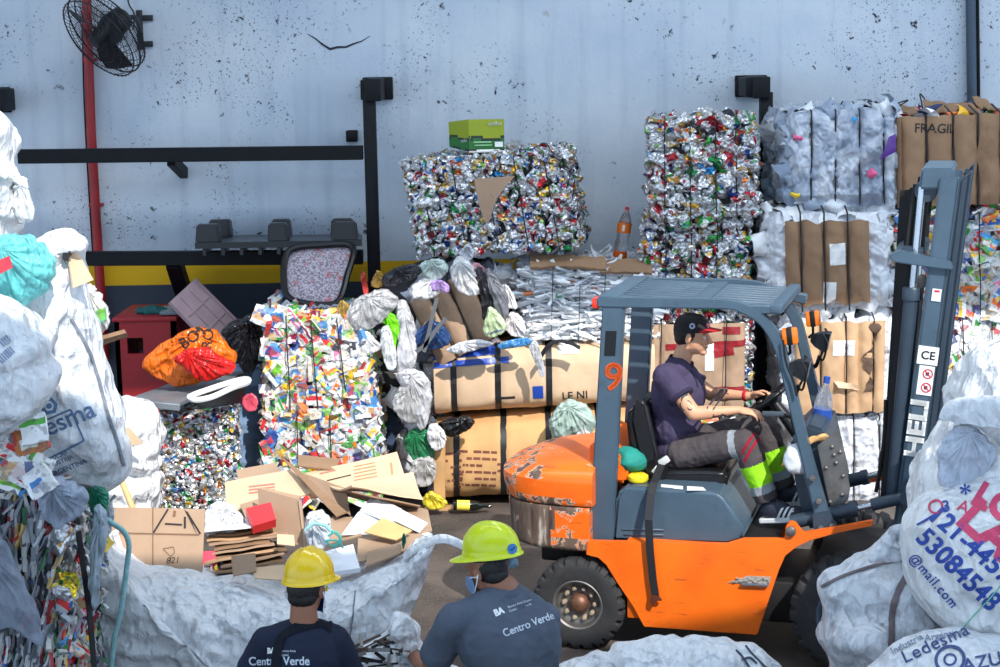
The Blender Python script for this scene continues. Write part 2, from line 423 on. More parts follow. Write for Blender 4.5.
def rect_bm(polys):
    bm = bmesh.new()
    for p in polys: bm.faces.new([bm.verts.new((x, y, 0)) for x, y in p])
    bmesh.ops.triangulate(bm, faces=list(bm.faces)); return bm
def circle_pts(cx, cy, r, n=24, ry=None):
    return [(cx + r * math.cos(2 * PI * i / n), cy + (ry or r) * math.sin(2 * PI * i / n)) for i in range(n)]
def ring_polys(cx, cy, r0, r1, n=28, a0=0, a1=2 * PI):
    t = np.linspace(a0, a1, n + 1); return [[(cx + r0 * math.cos(t[i]), cy + r0 * math.sin(t[i])), (cx + r1 * math.cos(t[i]), cy + r1 * math.sin(t[i])), (cx + r1 * math.cos(t[i + 1]), cy + r1 * math.sin(t[i + 1])), (cx + r0 * math.cos(t[i + 1]), cy + r0 * math.sin(t[i + 1]))] for i in range(n)]
def line_polys(pts, w):
    out = []
    for (x0, y0), (x1, y1) in zip(pts[:-1], pts[1:]):
        L = math.hypot(x1 - x0, y1 - y0); nx, ny = -(y1 - y0) / L * w / 2, (x1 - x0) / L * w / 2
        out.append([(x0 + nx, y0 + ny), (x0 - nx, y0 - ny), (x1 - nx, y1 - ny), (x1 + nx, y1 + ny)])
    return out
# ------------------------------------------------------------------ camera, world, light
cam = bpy.data.cameras.new('camera'); cam.sensor_width = 36; cam.lens = F_PX * 36 / 1000; cam.clip_end = 200
co = bpy.data.objects.new('camera', cam); COL.objects.link(co); S.camera = co
Rm = np.eye(4); Rm[:3, 0] = _cr * V_RT - _sr * V_UP; Rm[:3, 1] = _sr * V_RT + _cr * V_UP; Rm[:3, 2] = -V_FW; Rm[:3, 3] = CAM
co.matrix_world = Matrix(Rm.tolist())
S.view_settings.view_transform = 'Standard'; S.view_settings.look = 'None'; S.view_settings.gamma = 1
S.view_settings.use_curve_mapping = False; S.view_settings.exposure = 0.0
wd = bpy.data.worlds.new('sky'); S.world = wd; wd.use_nodes = True
wd.node_tree.nodes['Background'].inputs[0].default_value = (.58, .75, .96, 1); wd.node_tree.nodes['Background'].inputs[1].default_value = 1.85
sun = bpy.data.lights.new('sun', 'SUN'); sun.energy = 5.2; sun.angle = math.radians(.6); sun.color = (1, .95, .88)
so = bpy.data.objects.new('sun', sun); COL.objects.link(so); so.location = (4, -6, 12)
so.rotation_euler = Vector((-.42, 1.0, -1.0)).to_track_quat('-Z', 'Y').to_euler()

def roof_light():
    a = bpy.data.lights.new('roof_light', 'AREA'); a.shape = 'RECTANGLE'; a.size = 14; a.size_y = 1.1; a.energy = 420; a.color = (.84, .92, 1.0)
    o = bpy.data.objects.new('roof_light', a); COL.objects.link(o); o.location = (3.5, 10.9, 6.95)
roof_light()
# ------------------------------------------------------------------ the hall
def struct(o): o['kind'] = 'structure'; return o
YW = 15.0
def wall_mat():
    m, nt, b = newmat('limewashed_wall'); g = nt.nodes.new('ShaderNodeNewGeometry').outputs['Position']
    sp = nt.nodes.new('ShaderNodeSeparateXYZ'); nt.links.new(g, sp.inputs[0]); z = sp.outputs[2]
    c = mix(nt, ramp(nt, tex(nt, .9, 6, g), .35, .7), lin(178, 192, 208), lin(206, 214, 222))
    st = tex(nt, 1, 5, stretch(nt, g, (7, 1, .5)))
    c = mix(nt, math_(nt, 'MULTIPLY', ramp(nt, st, .52, .75), .35), c, lin(136, 150, 168))
    # patches of missing paint
    p = ramp(nt, tex(nt, 1.7, 9, g, .72), .66, .68); c = mix(nt, math_(nt, 'MULTIPLY', p, .5), c, lin(150, 140, 132))
    # mould dots and chips
    for sc, lo, hi, col, dens in ((9, .12, .06, (38, 42, 54), .46), (22, .17, .09, (58, 64, 78), .46), (40, .2, .1, (84, 92, 108), .50), (4.2, .085, .045, (34, 36, 46), .42)):
        v = nd(nt, 'ShaderNodeTexVoronoi'); v.inputs['Scale'].default_value = sc; v.inputs['Randomness'].default_value = 1
        dst = nt.nodes.new('ShaderNodeVectorMath'); dst.operation = 'ADD'; nz = nd(nt, 'ShaderNodeTexNoise'); nz.inputs['Scale'].default_value = sc * 3
        nt.links.new(g, nz.inputs['Vector']); sc_ = nt.nodes.new('ShaderNodeVectorMath'); sc_.operation = 'SCALE'; sc_.inputs['Scale'].default_value = .9 / sc
        nt.links.new(nz.outputs['Color'], sc_.inputs[0]); nt.links.new(g, dst.inputs[0]); nt.links.new(sc_.outputs[0], dst.inputs[1])
        nt.links.new(dst.outputs[0], v.inputs['Vector'])
        k = math_(nt, 'MULTIPLY', ramp(nt, v.outputs['Distance'], lo + .04, hi), ramp(nt, tex(nt, 1.1, 3, g), dens, dens + .08))
        c = mix(nt, k, c, lin(*col))
    # painted bands: yellow line over a slate grey dado
    def band(z0, z1):
        a = math_(nt, 'GREATER_THAN', z, z0); bb = math_(nt, 'LESS_THAN', z, z1); return math_(nt, 'MULTIPLY', a, bb)
    chip = ramp(nt, tex(nt, 9, 8, g, .7), .70, .68)
    c = mix(nt, math_(nt, 'MULTIPLY', band(ZB0, ZB1), chip), c, lin(214, 168, 12))
    c = mix(nt, math_(nt, 'MULTIPLY', band(-1, ZB0), chip), c, lin(52, 60, 74))
    nt.links.new(c, b.inputs['Base Color']); b.inputs['Roughness'].default_value = .85
    bump(nt, b, tex(nt, 14, 7, g, .65), .35, .02); return m
ZB1 = W(150, 265, YW)[2]; ZB0 = W(150, 285, YW)[2]
wb = MB(); V, f = qgrid([(-11, YW, 0), (11, YW, 0), (11, YW, 7), (-11, YW, 7)], 2, 2); wb.add(V, f)
box(wb, (0, YW + .16, 3.5), (22, .3, 7)); struct(wb.build('wall_back', wall_mat(), smooth=False))
def floor_mat():
    m, nt, b = newmat('worn_asphalt'); g = nt.nodes.new('ShaderNodeNewGeometry').outputs['Position']
    c = mix(nt, ramp(nt, tex(nt, 1.4, 8, g, .65), .35, .68), lin(58, 52, 50), lin(104, 92, 84))
    c = mix(nt, ramp(nt, tex(nt, 60, 3, g), .62, .7), c, lin(140, 128, 116))
    c = mix(nt, math_(nt, 'MULTIPLY', ramp(nt, tex(nt, .7, 5, g), .55, .7), .6), c, lin(38, 36, 38))
    nt.links.new(c, b.inputs['Base Color']); b.inputs['Roughness'].default_value = .75
    bump(nt, b, tex(nt, 45, 6, g), .4, .01); return m
fb = MB(); box(fb, (0, 7, -.1), (22, 18, .2)); struct(fb.build('floor', floor_mat(), smooth=False))
M_ROOF = M('roof_sheet', (120, 125, 132), .7)
cb = MB(); box(cb, (0, 11.45, 7.1), (22, 7.5, .12)); box(cb, (0, -1.175, 7.1), (22, 7.85, .12))
struct(cb.build('ceiling', M_ROOF, smooth=False))

# crack in the plaster
M_CRACK = M('dark_crack', (44, 44, 54), .9)
ck = MB(); pts = [(308, 34), (316, 39), (322, 44), (330, 49), (338, 47), (346, 47), (353, 44), (362, 41), (370, 36)]
P3 = [W(x, y, YW - .004) for x, y in pts]
tube(ck, P3, [.003, .006, .008, .012, .010, .009, .008, .005, .002], 6)
struct(ck.build('trim_1', M_CRACK))

# ------------------------------------------------------------------ steel rack on the wall
M_BLK = M('black_steel', (13, 16, 22), .6, 0, .25, 8, .1, spec=.25)
M_RED = M('red_pipe_paint', (150, 20, 26), .45, 0, .2, 5, dirt=(60, 20, 24), dirt_amt=.6)
YR = 14.42
rk = thing('storage_rack', 'black steel wall rack with two long beams and a square post', 'rack', W(368, 400, YR) * [1, 1, 0])
def post(par, px0, ptop, Y, label=None):
    top = W(px0, ptop, Y); b = MB(); box(b, (top[0], Y, (top[2]) / 2), (.105, .105, top[2]), None, .008); return b.build('post', M_BLK, par)
post(rk, 369, 92, YR)
def head(par, px0, px1, py0, py1, Y):
    a = W(px0, py0, Y - .05); c = W(px1, py1, Y - .05); b = MB()
    cx, cz = (a[0] + c[0]) / 2, (a[2] + c[2]) / 2; w, h = c[0] - a[0], a[2] - c[2]
    box(b, (cx, (Y - .08 + YW) / 2, cz), (w * .5, YW - Y + .1, h), None, .01)
    box(b, (cx, YW - .03, cz), (w, .06, h * 1.05), None, .012); box(b, (cx - w * .18, (Y + YW) / 2, cz), (w * .5, (YW - Y) * .9, h * .9), None, .012)
    return b.build('bracket_head', M_BLK, par)
head(rk, 357, 389, 79, 101, YR)
for y0, y1, xl, xr in ((156.5, 152.5, 19, 363), (258.5, 257, 82, 363)):
    b = MB(); bar(b, W(xl, y0, YR - .02), W(xr, y1, YR - .02), .10, .118); b.build('beam', M_BLK, rk)
b = MB(); bar(b, W(171, 160, YR), W(184, 173, YW - .03), .07, .10); b.build('brace', M_BLK, rk)
b = MB(); bar(b, W(174, 262, YR), W(186, 300, YW - .1), .13, .12); b.build('brace', M_BLK, rk)
b = MB(); box(b, W(352, 136, YW - .05), (.1, .1, .1), None, .01); box(b, W(352, 136, YW - .11), (.06, .03, .06), None, .005)
tag(b.build('junction_box', M_BLK), 'small black square box on the wall beside the rack post', 'electrical box')
rp = thing('steel_post', 'black steel post with a square head bracket right of the stacked can bales', 'post', W(766, 400, YR) * [1, 1, 0])
post(rp, 766, 92, YR); head(rp, 745, 778, 77, 98, YR)
b = MB(); box(b, W(-4, 100, YW - .2), (.22, .4, .19), None, .01); box(b, W(-4, 100, YW - .02), (.26, .04, .22), None, .01)
tag(b.build('wall_bracket', M_BLK), 'black bracket stub on the wall at the left edge of the photo', 'bracket')

# red pipe with its cable
pp = thing('fire_pipe', 'red vertical pipe running down the back wall behind the fan', 'pipe', W(103, 330, YW - .08))
b = MB(); tube(b, [W(84.5, -60, YW - .08), W(86.5, 0, YW - .08), W(91, 130, YW - .08), W(98, 250, YW - .08), W(105, 360, YW - .08)], .042, 16); b.build('pipe_run', M_RED, pp)
for y in (60, 205): b = MB(); c = W(87.3 + (y - 0) * .044, y, YW - .04); box(b, c, (.12, .09, .03), None, .005); b.build('pipe_clip', M_RED, pp)
b = MB(); tube(b, smooth_path([W(82, -60, YW - .02), W(83, 60, YW - .02), W(86, 140, YW - .02), W(93, 260, YW - .02)]), .007, 6)
tag(b.build('cable', M_BLK), 'thin dark cable running down the wall beside the red pipe', 'cable')
# conduit at right
M_GST = M('grey_steel', (62, 76, 92), .45, .3, .15, 6)
pc = thing('conduit_pipe', 'dark grey conduit running up the wall behind the right cardboard bale', 'pipe', W(972, 120, YW - .07))
b = MB(); tube(b, [W(970, -40, YW - .07), W(977, 452, YW - .07)], .042, 14); b.build('pipe_run', M_GST, pc)
b = MB(); tube(b, [W(977, -40, YW - .03), W(983, 452, YW - .03)], .015, 8); b.build('cable', M_BLK, pc)
b = MB(); box(b, W(973, 108, YW - .07), (.13, .12, .12), None, .01); b.build('pipe_coupling', M_GST, pc)

# ------------------------------------------------------------------ wall fan
M_FAN = M('fan_black', (24, 26, 32), .5, .1)
fc = W(104, 34, 14.35); fn = nrm([-.56, -.6, -.57]); FM = frame(fn); FM[:3, 3] = fc
fan = thing('wall_fan', 'black caged industrial fan tilted down on the upper left wall', 'fan', W(140, 30, YW))
R = .385
b = MB()
for z, rr in ((0, R), (.07, R * .97), (-.07, R * .97)):
    b2 = [(rr * math.cos(t), rr * math.sin(t), z) for t in np.linspace(0, 2 * PI, 49)]; tube(b, A(b2) @ FM[:3, :3].T + fc, .008 if z == 0 else .006, 6)
for k in range(5):
    rr = R * (.2 + .17 * k)
    for sg in (1, -1):
        z = sg * (.07 + .055 * math.sqrt(max(0, 1 - (rr / R) ** 2)))
        tube(b, A([(rr * math.cos(t), rr * math.sin(t), z) for t in np.linspace(0, 2 * PI, 37)]) @ FM[:3, :3].T + fc, .003, 5)
for k in range(44):
    a = 2 * PI * k / 44
    for sg in (1, -1):
        pth = []
        for s in np.linspace(.18, 1, 7):
            rr = R * s; tw = a + .5 * s * sg; pth.append((rr * math.cos(tw), rr * math.sin(tw), sg * (.07 + .055 * math.sqrt(max(0, 1 - s * s)))))
        tube(b, A(pth) @ FM[:3, :3].T + fc, .0026, 4)
cage = b.build('cage', M_FAN, fan)
for k in range(3):
    a0 = 2 * PI * k / 3 + .5; g = []
    for i in range(9):
        s = i / 8; rr = .07 + s * (R - .11)
        for j in range(6):
            t = j / 5 - .5; an = a0 + t * (1.15 - .45 * s) + s * .35; g.append((rr * math.cos(an), rr * math.sin(an), t * -.10 + .01))
    g = A(g) @ FM[:3, :3].T + fc; n = len(g)
    fs = [(i * 6 + j, i * 6 + j + 1, (i + 1) * 6 + j + 1, (i + 1) * 6 + j) for i in range(8) for j in range(5)]
    b = MB(); b.add(np.concatenate([g, g + fn * .004]), fs + [tuple(q + n for q in x[::-1]) for x in fs]); b.build('blade', M_FAN, fan)
b = MB(); Q = FM.copy(); lathe(b, [(.0, .13), (.055, .125), (.075, .09), (.08, 0), (.1, -.03), (.115, -.1), (.1, -.24), (.06, -.27), (0, -.27)], 24, Q); b.build('motor', M_FAN, fan)
b = MB(); ar = fc - fn * .2; tube(b, smooth_path([ar, ar + [.1, .12, .02], W(140, 30, YW - .12), W(140, 30, YW - .02)]), .022, 10); b.build('arm', M_FAN, fan)
b = MB(); box(b, W(140, 30, YW - .02), (.05, .04, .34), None, .006)
for y in (18, 44): box(b, W(146, y, YW - .02), (.12, .03, .05), None, .006)
b.build('wall_plate', M_FAN, fan)
b = MB(); tube(b, smooth_path([W(130, -30, YW - .03), W(128, 0, YW - .05), W(134, 14, YW - .07), W(133, 30, YW - .1)]), .008, 6); b.build('power_cord', M_FAN, fan)
# ------------------------------------------------------------------ pressed rubbish pieces
def tpl_can(seed):
    r = np.random.RandomState(seed); b = MB(); n = 10
    prof = [(.0, -.058), (.024, -.058), (.031, -.05), (.033, -.02), (.033, .02), (.031, .05), (.024, .058), (0.0, .056)]
    V = []
    for R_, z in prof:
        for j in range(n): t = 2 * PI * j / n; V.append((R_ * math.cos(t), z, R_ * math.sin(t)))
    V = A(V); sq = r.uniform(.3, .75); V[:, 2] *= sq; V[:, 0] *= 1.25 - .3 * sq; V[:, 1] *= r.uniform(.55, 1.)
    V[:, 0] += .007 * crumple(V * 40, seed, 4); V[:, 2] += .009 * crumple(V * 34, seed + 4, 4) + (V[:, 1] ** 2) * r.uniform(-5, 5) + V[:, 1] * r.uniform(-.3, .3); V += .011 * np.stack([fbm(V * 26 + seed * 9 + 5 * k, 2) for k in range(3)], 1)
    f = []; role = []; st = r.randint(n)
    for i in range(len(prof) - 1):
        for j in range(n):
            f.append((i * n + j, i * n + (j + 1) % n, (i + 1) * n + (j + 1) % n, (i + 1) * n + j))
            role.append(1 if i in (0, 1, 5, 6) else (2 if (j - st) % n < 2 or (seed % 3 == 0 and i == 3) else 0))
    return V, f, np.array(role)
def tpl_carton(seed):
    r = np.random.RandomState(seed); nx, ny = 6, 5; w, h, t = r.uniform(.10, .17), r.uniform(.07, .12), r.uniform(.015, .035)
    V, f = qgrid([(-w / 2, -h / 2, 0), (w / 2, -h / 2, 0), (w / 2, h / 2, 0), (-w / 2, h / 2, 0)], nx, ny); n = len(V)
    V[:, 2] = .013 * crumple(V * 16 + seed * 5, seed, 4); V[:, :2] += .008 * np.stack([pn(V * 20 + 3 + seed), pn(V * 20 + 9 + seed)], 1)
    B = V.copy(); B[:, 2] -= t; f2 = [tuple(i + n for i in q[::-1]) for q in f]
    ring = list(range(nx + 1)) + [j * (nx + 1) + nx for j in range(1, ny + 1)] + [ny * (nx + 1) + i for i in range(nx - 1, -1, -1)] + [j * (nx + 1) for j in range(ny - 1, 0, -1)]
    sd = [(ring[k], ring[k] + n, ring[(k + 1) % len(ring)] + n, ring[(k + 1) % len(ring)]) for k in range(len(ring))]
    role = []
    mode = r.randint(5)
    for j in range(ny):
        for i in range(nx):
            role.append({0: 1 if j in (1, 2) else 0, 1: 1 if i < 2 else 0, 2: 1 if (i in (1, 2, 3) and j in (1, 2)) else 0, 3: 2 if (j == 2 and i < 4) else (1 if j == 0 else 0), 4: 1 if j != 3 else 0}[mode])
    role += [0] * len(f2) + [1 if mode == 4 else 0] * len(sd); return np.concatenate([V, B]), f + f2 + sd, np.array(role)
def tpl_film(seed, s=.26, amp=.05):
    r = np.random.RandomState(seed); nx = 13; w, h = s * r.uniform(.6, 1.2), s * r.uniform(.6, 1.2)
    V, f = qgrid([(-w / 2, -h / 2, 0), (w / 2, -h / 2, 0), (w / 2, h / 2, 0), (-w / 2, h / 2, 0)], nx, nx)
    rr = ((V[:, 0] / w * 2) ** 2 + (V[:, 1] / h * 2) ** 2); V[:, 2] += amp * .32 * crumple(V * [22, 11, 1] + seed * 7.7, seed, 5) + amp * .7 * fbm(V * 7 + seed, 2) - amp * 1.1 * rr ** 1.5; V[:, :2] += .03 * np.stack([pn(V * 9 + 3 + seed), pn(V * 9 + 9 + seed)], 1)
    return V, f, np.array([0] * len(f))
def tpl_strip(seed):
    r = np.random.RandomState(seed); nx, ny = 9, 2; w, h = r.uniform(.12, .3), r.uniform(.012, .03)
    V, f = qgrid([(-w / 2, -h / 2, 0), (w / 2, -h / 2, 0), (w / 2, h / 2, 0), (-w / 2, h / 2, 0)], nx, ny)
    V[:, 1] += .012 * fbm(V * [9, 1, 1] + seed * 3, 2); V[:, 2] += .012 * (1 - (V[:, 1] / h * 2) ** 2).clip(-1) + .012 * fbm(V * 14 + seed, 2)
    return V, f, np.array([1 if (seed % 4 == 0 and i % nx in (2, 3)) else 0 for i in range(len(f))])
TPL = {'can': [tpl_can(k) for k in range(10)], 'carton': [tpl_carton(k) for k in range(12)], 'film': [tpl_film(k) for k in range(8)], 'strip': [tpl_strip(k) for k in range(10)],
       'flake': [tpl_film(k + 50, .13, .022) for k in range(8)]}
def pal(*rows): return [(lin(c), w) for c, w in rows]
P_CAN = pal(((205, 208, 212), 34), ((235, 236, 238), 16), ((178, 36, 44), 10), ((30, 120, 62), 9), ((60, 160, 70), 3), ((190, 158, 92), 7), ((160, 120, 60), 4), ((30, 66, 140), 5), ((38, 130, 190), 3), ((235, 180, 30), 4), ((40, 42, 48), 5), ((236, 120, 40), 2), ((120, 24, 34), 3))
P_CARTON = pal(((206, 206, 202), 40), ((198, 190, 172), 12), ((176, 182, 192), 14), ((230, 190, 60), 3), ((200, 50, 50), 4), ((70, 130, 190), 4), ((90, 160, 80), 4))
P_ACC = pal(((214, 40, 40), 14), ((40, 150, 60), 9), ((120, 190, 50), 6), ((28, 84, 170), 12), ((70, 160, 220), 8), ((244, 190, 40), 9), ((240, 120, 40), 9), ((236, 120, 160), 3), ((40, 44, 60), 7), ((196, 160, 120), 8), ((240, 240, 240), 8), ((140, 30, 60), 4))
P_WHITE = pal(((236, 238, 240), 50), ((222, 226, 232), 20), ((200, 208, 216), 10), ((190, 196, 206), 6))
P_FILM = pal(((196, 204, 216), 40), ((216, 222, 228), 16), ((164, 178, 196), 22), ((130, 146, 168), 12))
def pick(p, r):
    w = np.array([x[1] for x in p], float); return np.array(p[r.choice(len(p), p=w / w.sum())][0])
def scatter(mb, quad, kind, sp, sc, seed, base, acc, nrm_dir, jit=.5, tilt=.5, outw=.03, aspect=1., hang=None, mi=0, single=None):
    r = np.random.RandomState(seed); a, b, c, d = [A(q) for q in quad]
    Lx = np.linalg.norm(b - a); Ly = np.linalg.norm(d - a); nx = max(1, int(Lx / sp)); ny = max(1, int(Ly / (sp * aspect)))
    N = nrm(nrm_dir); ex = nrm(b - a); ex = nrm(ex - N * (ex @ N)); ey = np.cross(N, ex); T = TPL[kind]
    for j in range(ny):
        for i in range(nx):
            s = (i + .5 + r.uniform(-jit, jit)) / nx; t = (j + .5 + r.uniform(-jit, jit)) / ny
            s = min(max(s, .015), .985); t = min(max(t, .015), .985)
            p = (a * (1 - s) + b * s) * (1 - t) + (d * (1 - s) + c * s) * t + N * r.uniform(-outw, outw)
            V, f, role = T[r.randint(len(T))]
            an = r.uniform(0, 2 * PI) if hang is None else hang + r.normal() * .22
            q = np.array((Matrix.Rotation(an, 3, 'Z')) @ Matrix.Rotation(r.normal() * tilt, 3, 'X') @ Matrix.Rotation(r.normal() * tilt, 3, 'Y'))
            v = (V * sc * r.uniform(.75, 1.2)) @ q.T; v = p + v[:, :1] * ex + v[:, 1:2] * ey + v[:, 2:3] * N
            cb = pick(base, r); ca = pick(acc, r) if acc is not None else cb; cm = lin(208, 211, 215)
            if kind == 'can':
                tab = np.array([cb, cm, pick(P_CAN, r) if r.rand() < .5 else cm])
            elif kind == 'carton':
                tab = np.array([cb, ca, pick(acc, r), pick(acc, r)]); role = role.copy(); m_ = r.rand(20) < .09; role[:20][m_] = r.randint(0, 4, m_.sum())
            else: tab = np.array([cb, ca, pick(acc, r) if acc is not None else cb])
            if single is not None: single.append((v, f, tab[role]))
            else: mb.add(v, f, tab[role], mi)
    return mb
M_CAN = MP('crushed_aluminium', .30, .62, 26, .14, .75, .8, 34, .18)
M_CARTON = MP('printed_carton', .5, 0, 17, .22, .7, .6, 16, .12)
M_FILMW = MC('white_plastic_film', .38, 0, .3, 40)
M_FILMC = MC('clear_plastic_film', .25, 0, .4, 40, spec=.6, alpha=.72)
M_FILMF = MC('bulging_film', .3, 0, 0)
bump(M_FILMF.node_tree, M_FILMF.node_tree.nodes['Principled BSDF'], facets(M_FILMF.node_tree, nd(M_FILMF.node_tree, 'ShaderNodeNewGeometry').outputs['Position'], 14), .6, .02)
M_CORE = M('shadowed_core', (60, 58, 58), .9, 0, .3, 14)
M_COREW = M('pressed_core_white', (150, 152, 154), .8, 0, .2, 20)
M_WIRE = M('baling_wire', (46, 44, 46), .5, .5)
M_STRAP = M('black_strap', (30, 31, 34), .5, 0, .2)
def cardboard(name, c, d=.3):
    if name in MATS: return MATS[name]
    m, nt, b = newmat(name); v = objco(nt); cc = lin(*c)
    o = mix(nt, ramp(nt, tex(nt, 3, 6, v), .3, .7), tuple(x * .86 for x in cc), tuple(min(1, x * 1.08) for x in cc))
    o = mix(nt, math_(nt, 'MULTIPLY', ramp(nt, tex(nt, 2.2, 8, v, .7), .55, .7), d), o, lin(96, 72, 50))
    nt.links.new(o, b.inputs['Base Color']); b.inputs['Roughness'].default_value = .8; b.inputs['Specular IOR Level'].default_value = .25
    bump(nt, b, tex(nt, 1, 6, stretch(nt, v, (30, 12, 12))), .25, .006); MATS[name] = m; return m
M_CB = cardboard('cardboard_tan', (196, 160, 124)); M_CBL = cardboard('cardboard_light', (212, 182, 150), .15)
M_CBD = cardboard('cardboard_brown', (148, 118, 92), .5); M_CBG = cardboard('cardboard_grey_tan', (170, 142, 118), .3)
M_CBO = cardboard('cardboard_ochre', (202, 158, 108), .2)
M_INK = M('brown_ink', (120, 70, 56), .8); M_INKK = M('black_ink', (40, 36, 36), .8); M_LBL = M('white_label', (232, 232, 230), .6)
M_BTAPE = M('blue_tape', (36, 74, 168), .35); M_RTAPE = M('red_tape', (140, 30, 38), .4); M_DGLASS = M('dark_gap', (18, 18, 20), .9)
class Bale: pass
def bale(label, corners, Y, dp, group=None, cat='bale', name='pressed_bale', shear=0., floorloc=False):
    q = Bale(); q.tl, q.tr, q.br, q.bl = [W(x, y, Y) for x, y in corners]; q.dv = A([shear, dp, 0]); q.Y = Y
    base = (q.bl + q.br) / 2 + q.dv / 2; q.o = thing(name, label, cat, base, 0, group); q.fr = (q.tl, q.tr, q.br, q.bl)
    q.bk = tuple(p + q.dv for p in q.fr); q.N = nrm(np.cross(q.bl - q.tl, q.tr - q.tl))
    q.top = (q.bk[0], q.bk[1], q.tr, q.tl); q.left = (q.bk[0], q.tl, q.bl, q.bk[3]); q.right = (q.tr, q.bk[1], q.bk[2], q.br)
    if q.N[1] > 0: q.N = -q.N
    return q
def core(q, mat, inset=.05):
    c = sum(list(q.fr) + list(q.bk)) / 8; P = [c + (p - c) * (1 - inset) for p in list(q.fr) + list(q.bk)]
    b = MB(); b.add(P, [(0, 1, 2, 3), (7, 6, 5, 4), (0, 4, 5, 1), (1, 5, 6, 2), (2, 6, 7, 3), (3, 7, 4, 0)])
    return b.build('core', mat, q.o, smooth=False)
def lerp2(q, s, t): return (q[0] * (1 - s) + q[1] * s) * (1 - t) + (q[3] * (1 - s) + q[2] * s) * t
def wires(q, fr, r=.005, out=.035, mat=None, mode='v', nm='tie_wire', wid=None):
    for s in fr:
        pts = []
        for t in np.linspace(0, 1, 12):
            p = lerp2(q.fr, s, t) if mode == 'v' else lerp2(q.fr, t, s)
            pts.append(p + q.N * (out + .012 * math.sin(t * 9 + s * 20)))
        if mode == 'v': e = lerp2(q.top, s, .8); pts.insert(0, e + [0, 0, out])
        b = MB()
        if wid:
            for i in range(len(pts) - 1): bar(b, pts[i], pts[i + 1] + (pts[i + 1] - pts[i]) * .04, wid, .006, up=q.N, bev=0)
        else: tube(b, pts, r, 5)
        b.build(nm, mat or M_WIRE, q.o)
def stuff(o): o['kind'] = 'stuff'; return o
def can_bale(q, seed, sp=.062, sc=.95, sides=('top', 'left', 'right'), nind=60, pal_=P_CAN, side_sp=None):
    core(q, M_CORE, .07); single = []
    scatter(None, q.fr, 'can', sp * .80, sc, seed, pal_, None, q.N, .55, .38, .014, single=single)
    # the largest crushed cans of the face are parts of their own
    ar = [np.ptp(v[:, 0]) * np.ptp(v[:, 2]) + .3 * (-(v[:, 1].mean())) * .01 for v, f, c in single]; order = np.argsort(ar)[::-1]
    for k in order[:nind]:
        v, f, c = single[k]; MB().add(v, f, c).build('crushed_can', M_CAN, q.o, angle=60)
    b = MB()
    for k in order[nind:]: v, f, c = single[k]; b.add(v, f, c)
    for nm, N in (('top', (0, 0, 1)), ('left', (-1, 0, 0)), ('right', (1, 0, 0))):
        if nm in sides: scatter(b, getattr(q, nm), 'can', side_sp or sp * 1.1, sc, seed + 5 + len(nm), pal_, None, N, .5, .4, .012)
    stuff(b.build('pressed_cans', M_CAN, q.o, angle=60))
def carton_bale(q, seed, sp=.070, sc=1., base=P_CARTON, acc=P_ACC, sides=('top', 'left', 'right'), tilt=.5, kind='carton', mat=None, extra=None, corem=None, outw=.02, nm='pressed_cartons', hang=None, aspect=1.):
    core(q, corem or M_CORE, .06); b = MB(); mat = mat or M_CARTON
    scatter(b, q.fr, kind, sp * (.85 if kind == 'carton' else 1), sc, seed, base, acc, q.N, .55, tilt * (.5 if kind == 'carton' else 1), outw, aspect, hang)
    if extra: scatter(b, q.fr, extra[0], extra[1], extra[2], seed + 77, extra[3], acc, q.N, .5, .5, .03)
    for k, N in (('top', (0, 0, 1)), ('left', (-1, 0, 0)), ('right', (1, 0, 0))):
        if k in sides: scatter(b, getattr(q, k), kind, sp * 1.1, sc, seed + 5 + len(k), base, acc, N, .5, tilt, .015, aspect, hang)
    stuff(b.build(nm, mat, q.o, angle=50))
def cb_panel(q, rect, splits, mat, bulge=.05, out=.03, seed=1, name='cardboard_face', ragged=.0):
    "cardboard laid over part of the front face, bulging between the ties; rect s0 t0 s1 t1"
    s0, t0, s1, t1 = rect; nx, ny = 60, 26; V = []
    sp = [s0] + [s for s in splits if s0 < s < s1] + [s1]
    for j in range(ny + 1):
        for i in range(nx + 1):
            t = t0 + (t1 - t0) * j / ny; s = s0 + (s1 - s0) * i / nx
            k = max(x for x in range(len(sp) - 1) if sp[x] <= s + 1e-9); u = (s - sp[k]) / (sp[k + 1] - sp[k])
            h = bulge * (max(0, 1 - (2 * u - 1) ** 2)) ** .6
            e = min(1, j / 3, (ny - j) / 3)
            if ragged: t += ragged * (pn([[s * 9, seed, t > .5]])[0]) * (1 if j in (0, ny) else .4)
            V.append(lerp2(q.fr, s, t) + q.N * (out + h * (.55 + .45 * e)))
    V = A(V); V = V + q.N * (.008 * ridge(V * [6, 3, 5] + seed * 3, 3))[:, None]; n = len(V)
    f = [(j * (nx + 1) + i, j * (nx + 1) + i + 1, (j + 1) * (nx + 1) + i + 1, (j + 1) * (nx + 1) + i) for j in range(ny) for i in range(nx)]
    ring = list(range(nx + 1)) + [j * (nx + 1) + nx for j in range(1, ny + 1)] + [ny * (nx + 1) + i for i in range(nx - 1, -1, -1)] + [j * (nx + 1) for j in range(ny - 1, 0, -1)]
    B = V - q.N * .03
    fs = f[:] + [tuple(i + n for i in x[::-1]) for x in f] + [(ring[k], ring[k] + n, ring[(k + 1) % len(ring)] + n, ring[(k + 1) % len(ring)]) for k in range(len(ring))]
    b = MB(); b.add(np.concatenate([V, B]), fs); o = b.build(name, mat, q.o, angle=50); o2 = Bale(); o2.V, o2.F = V, f; o2.tree = bvh_of(V, f); return o2
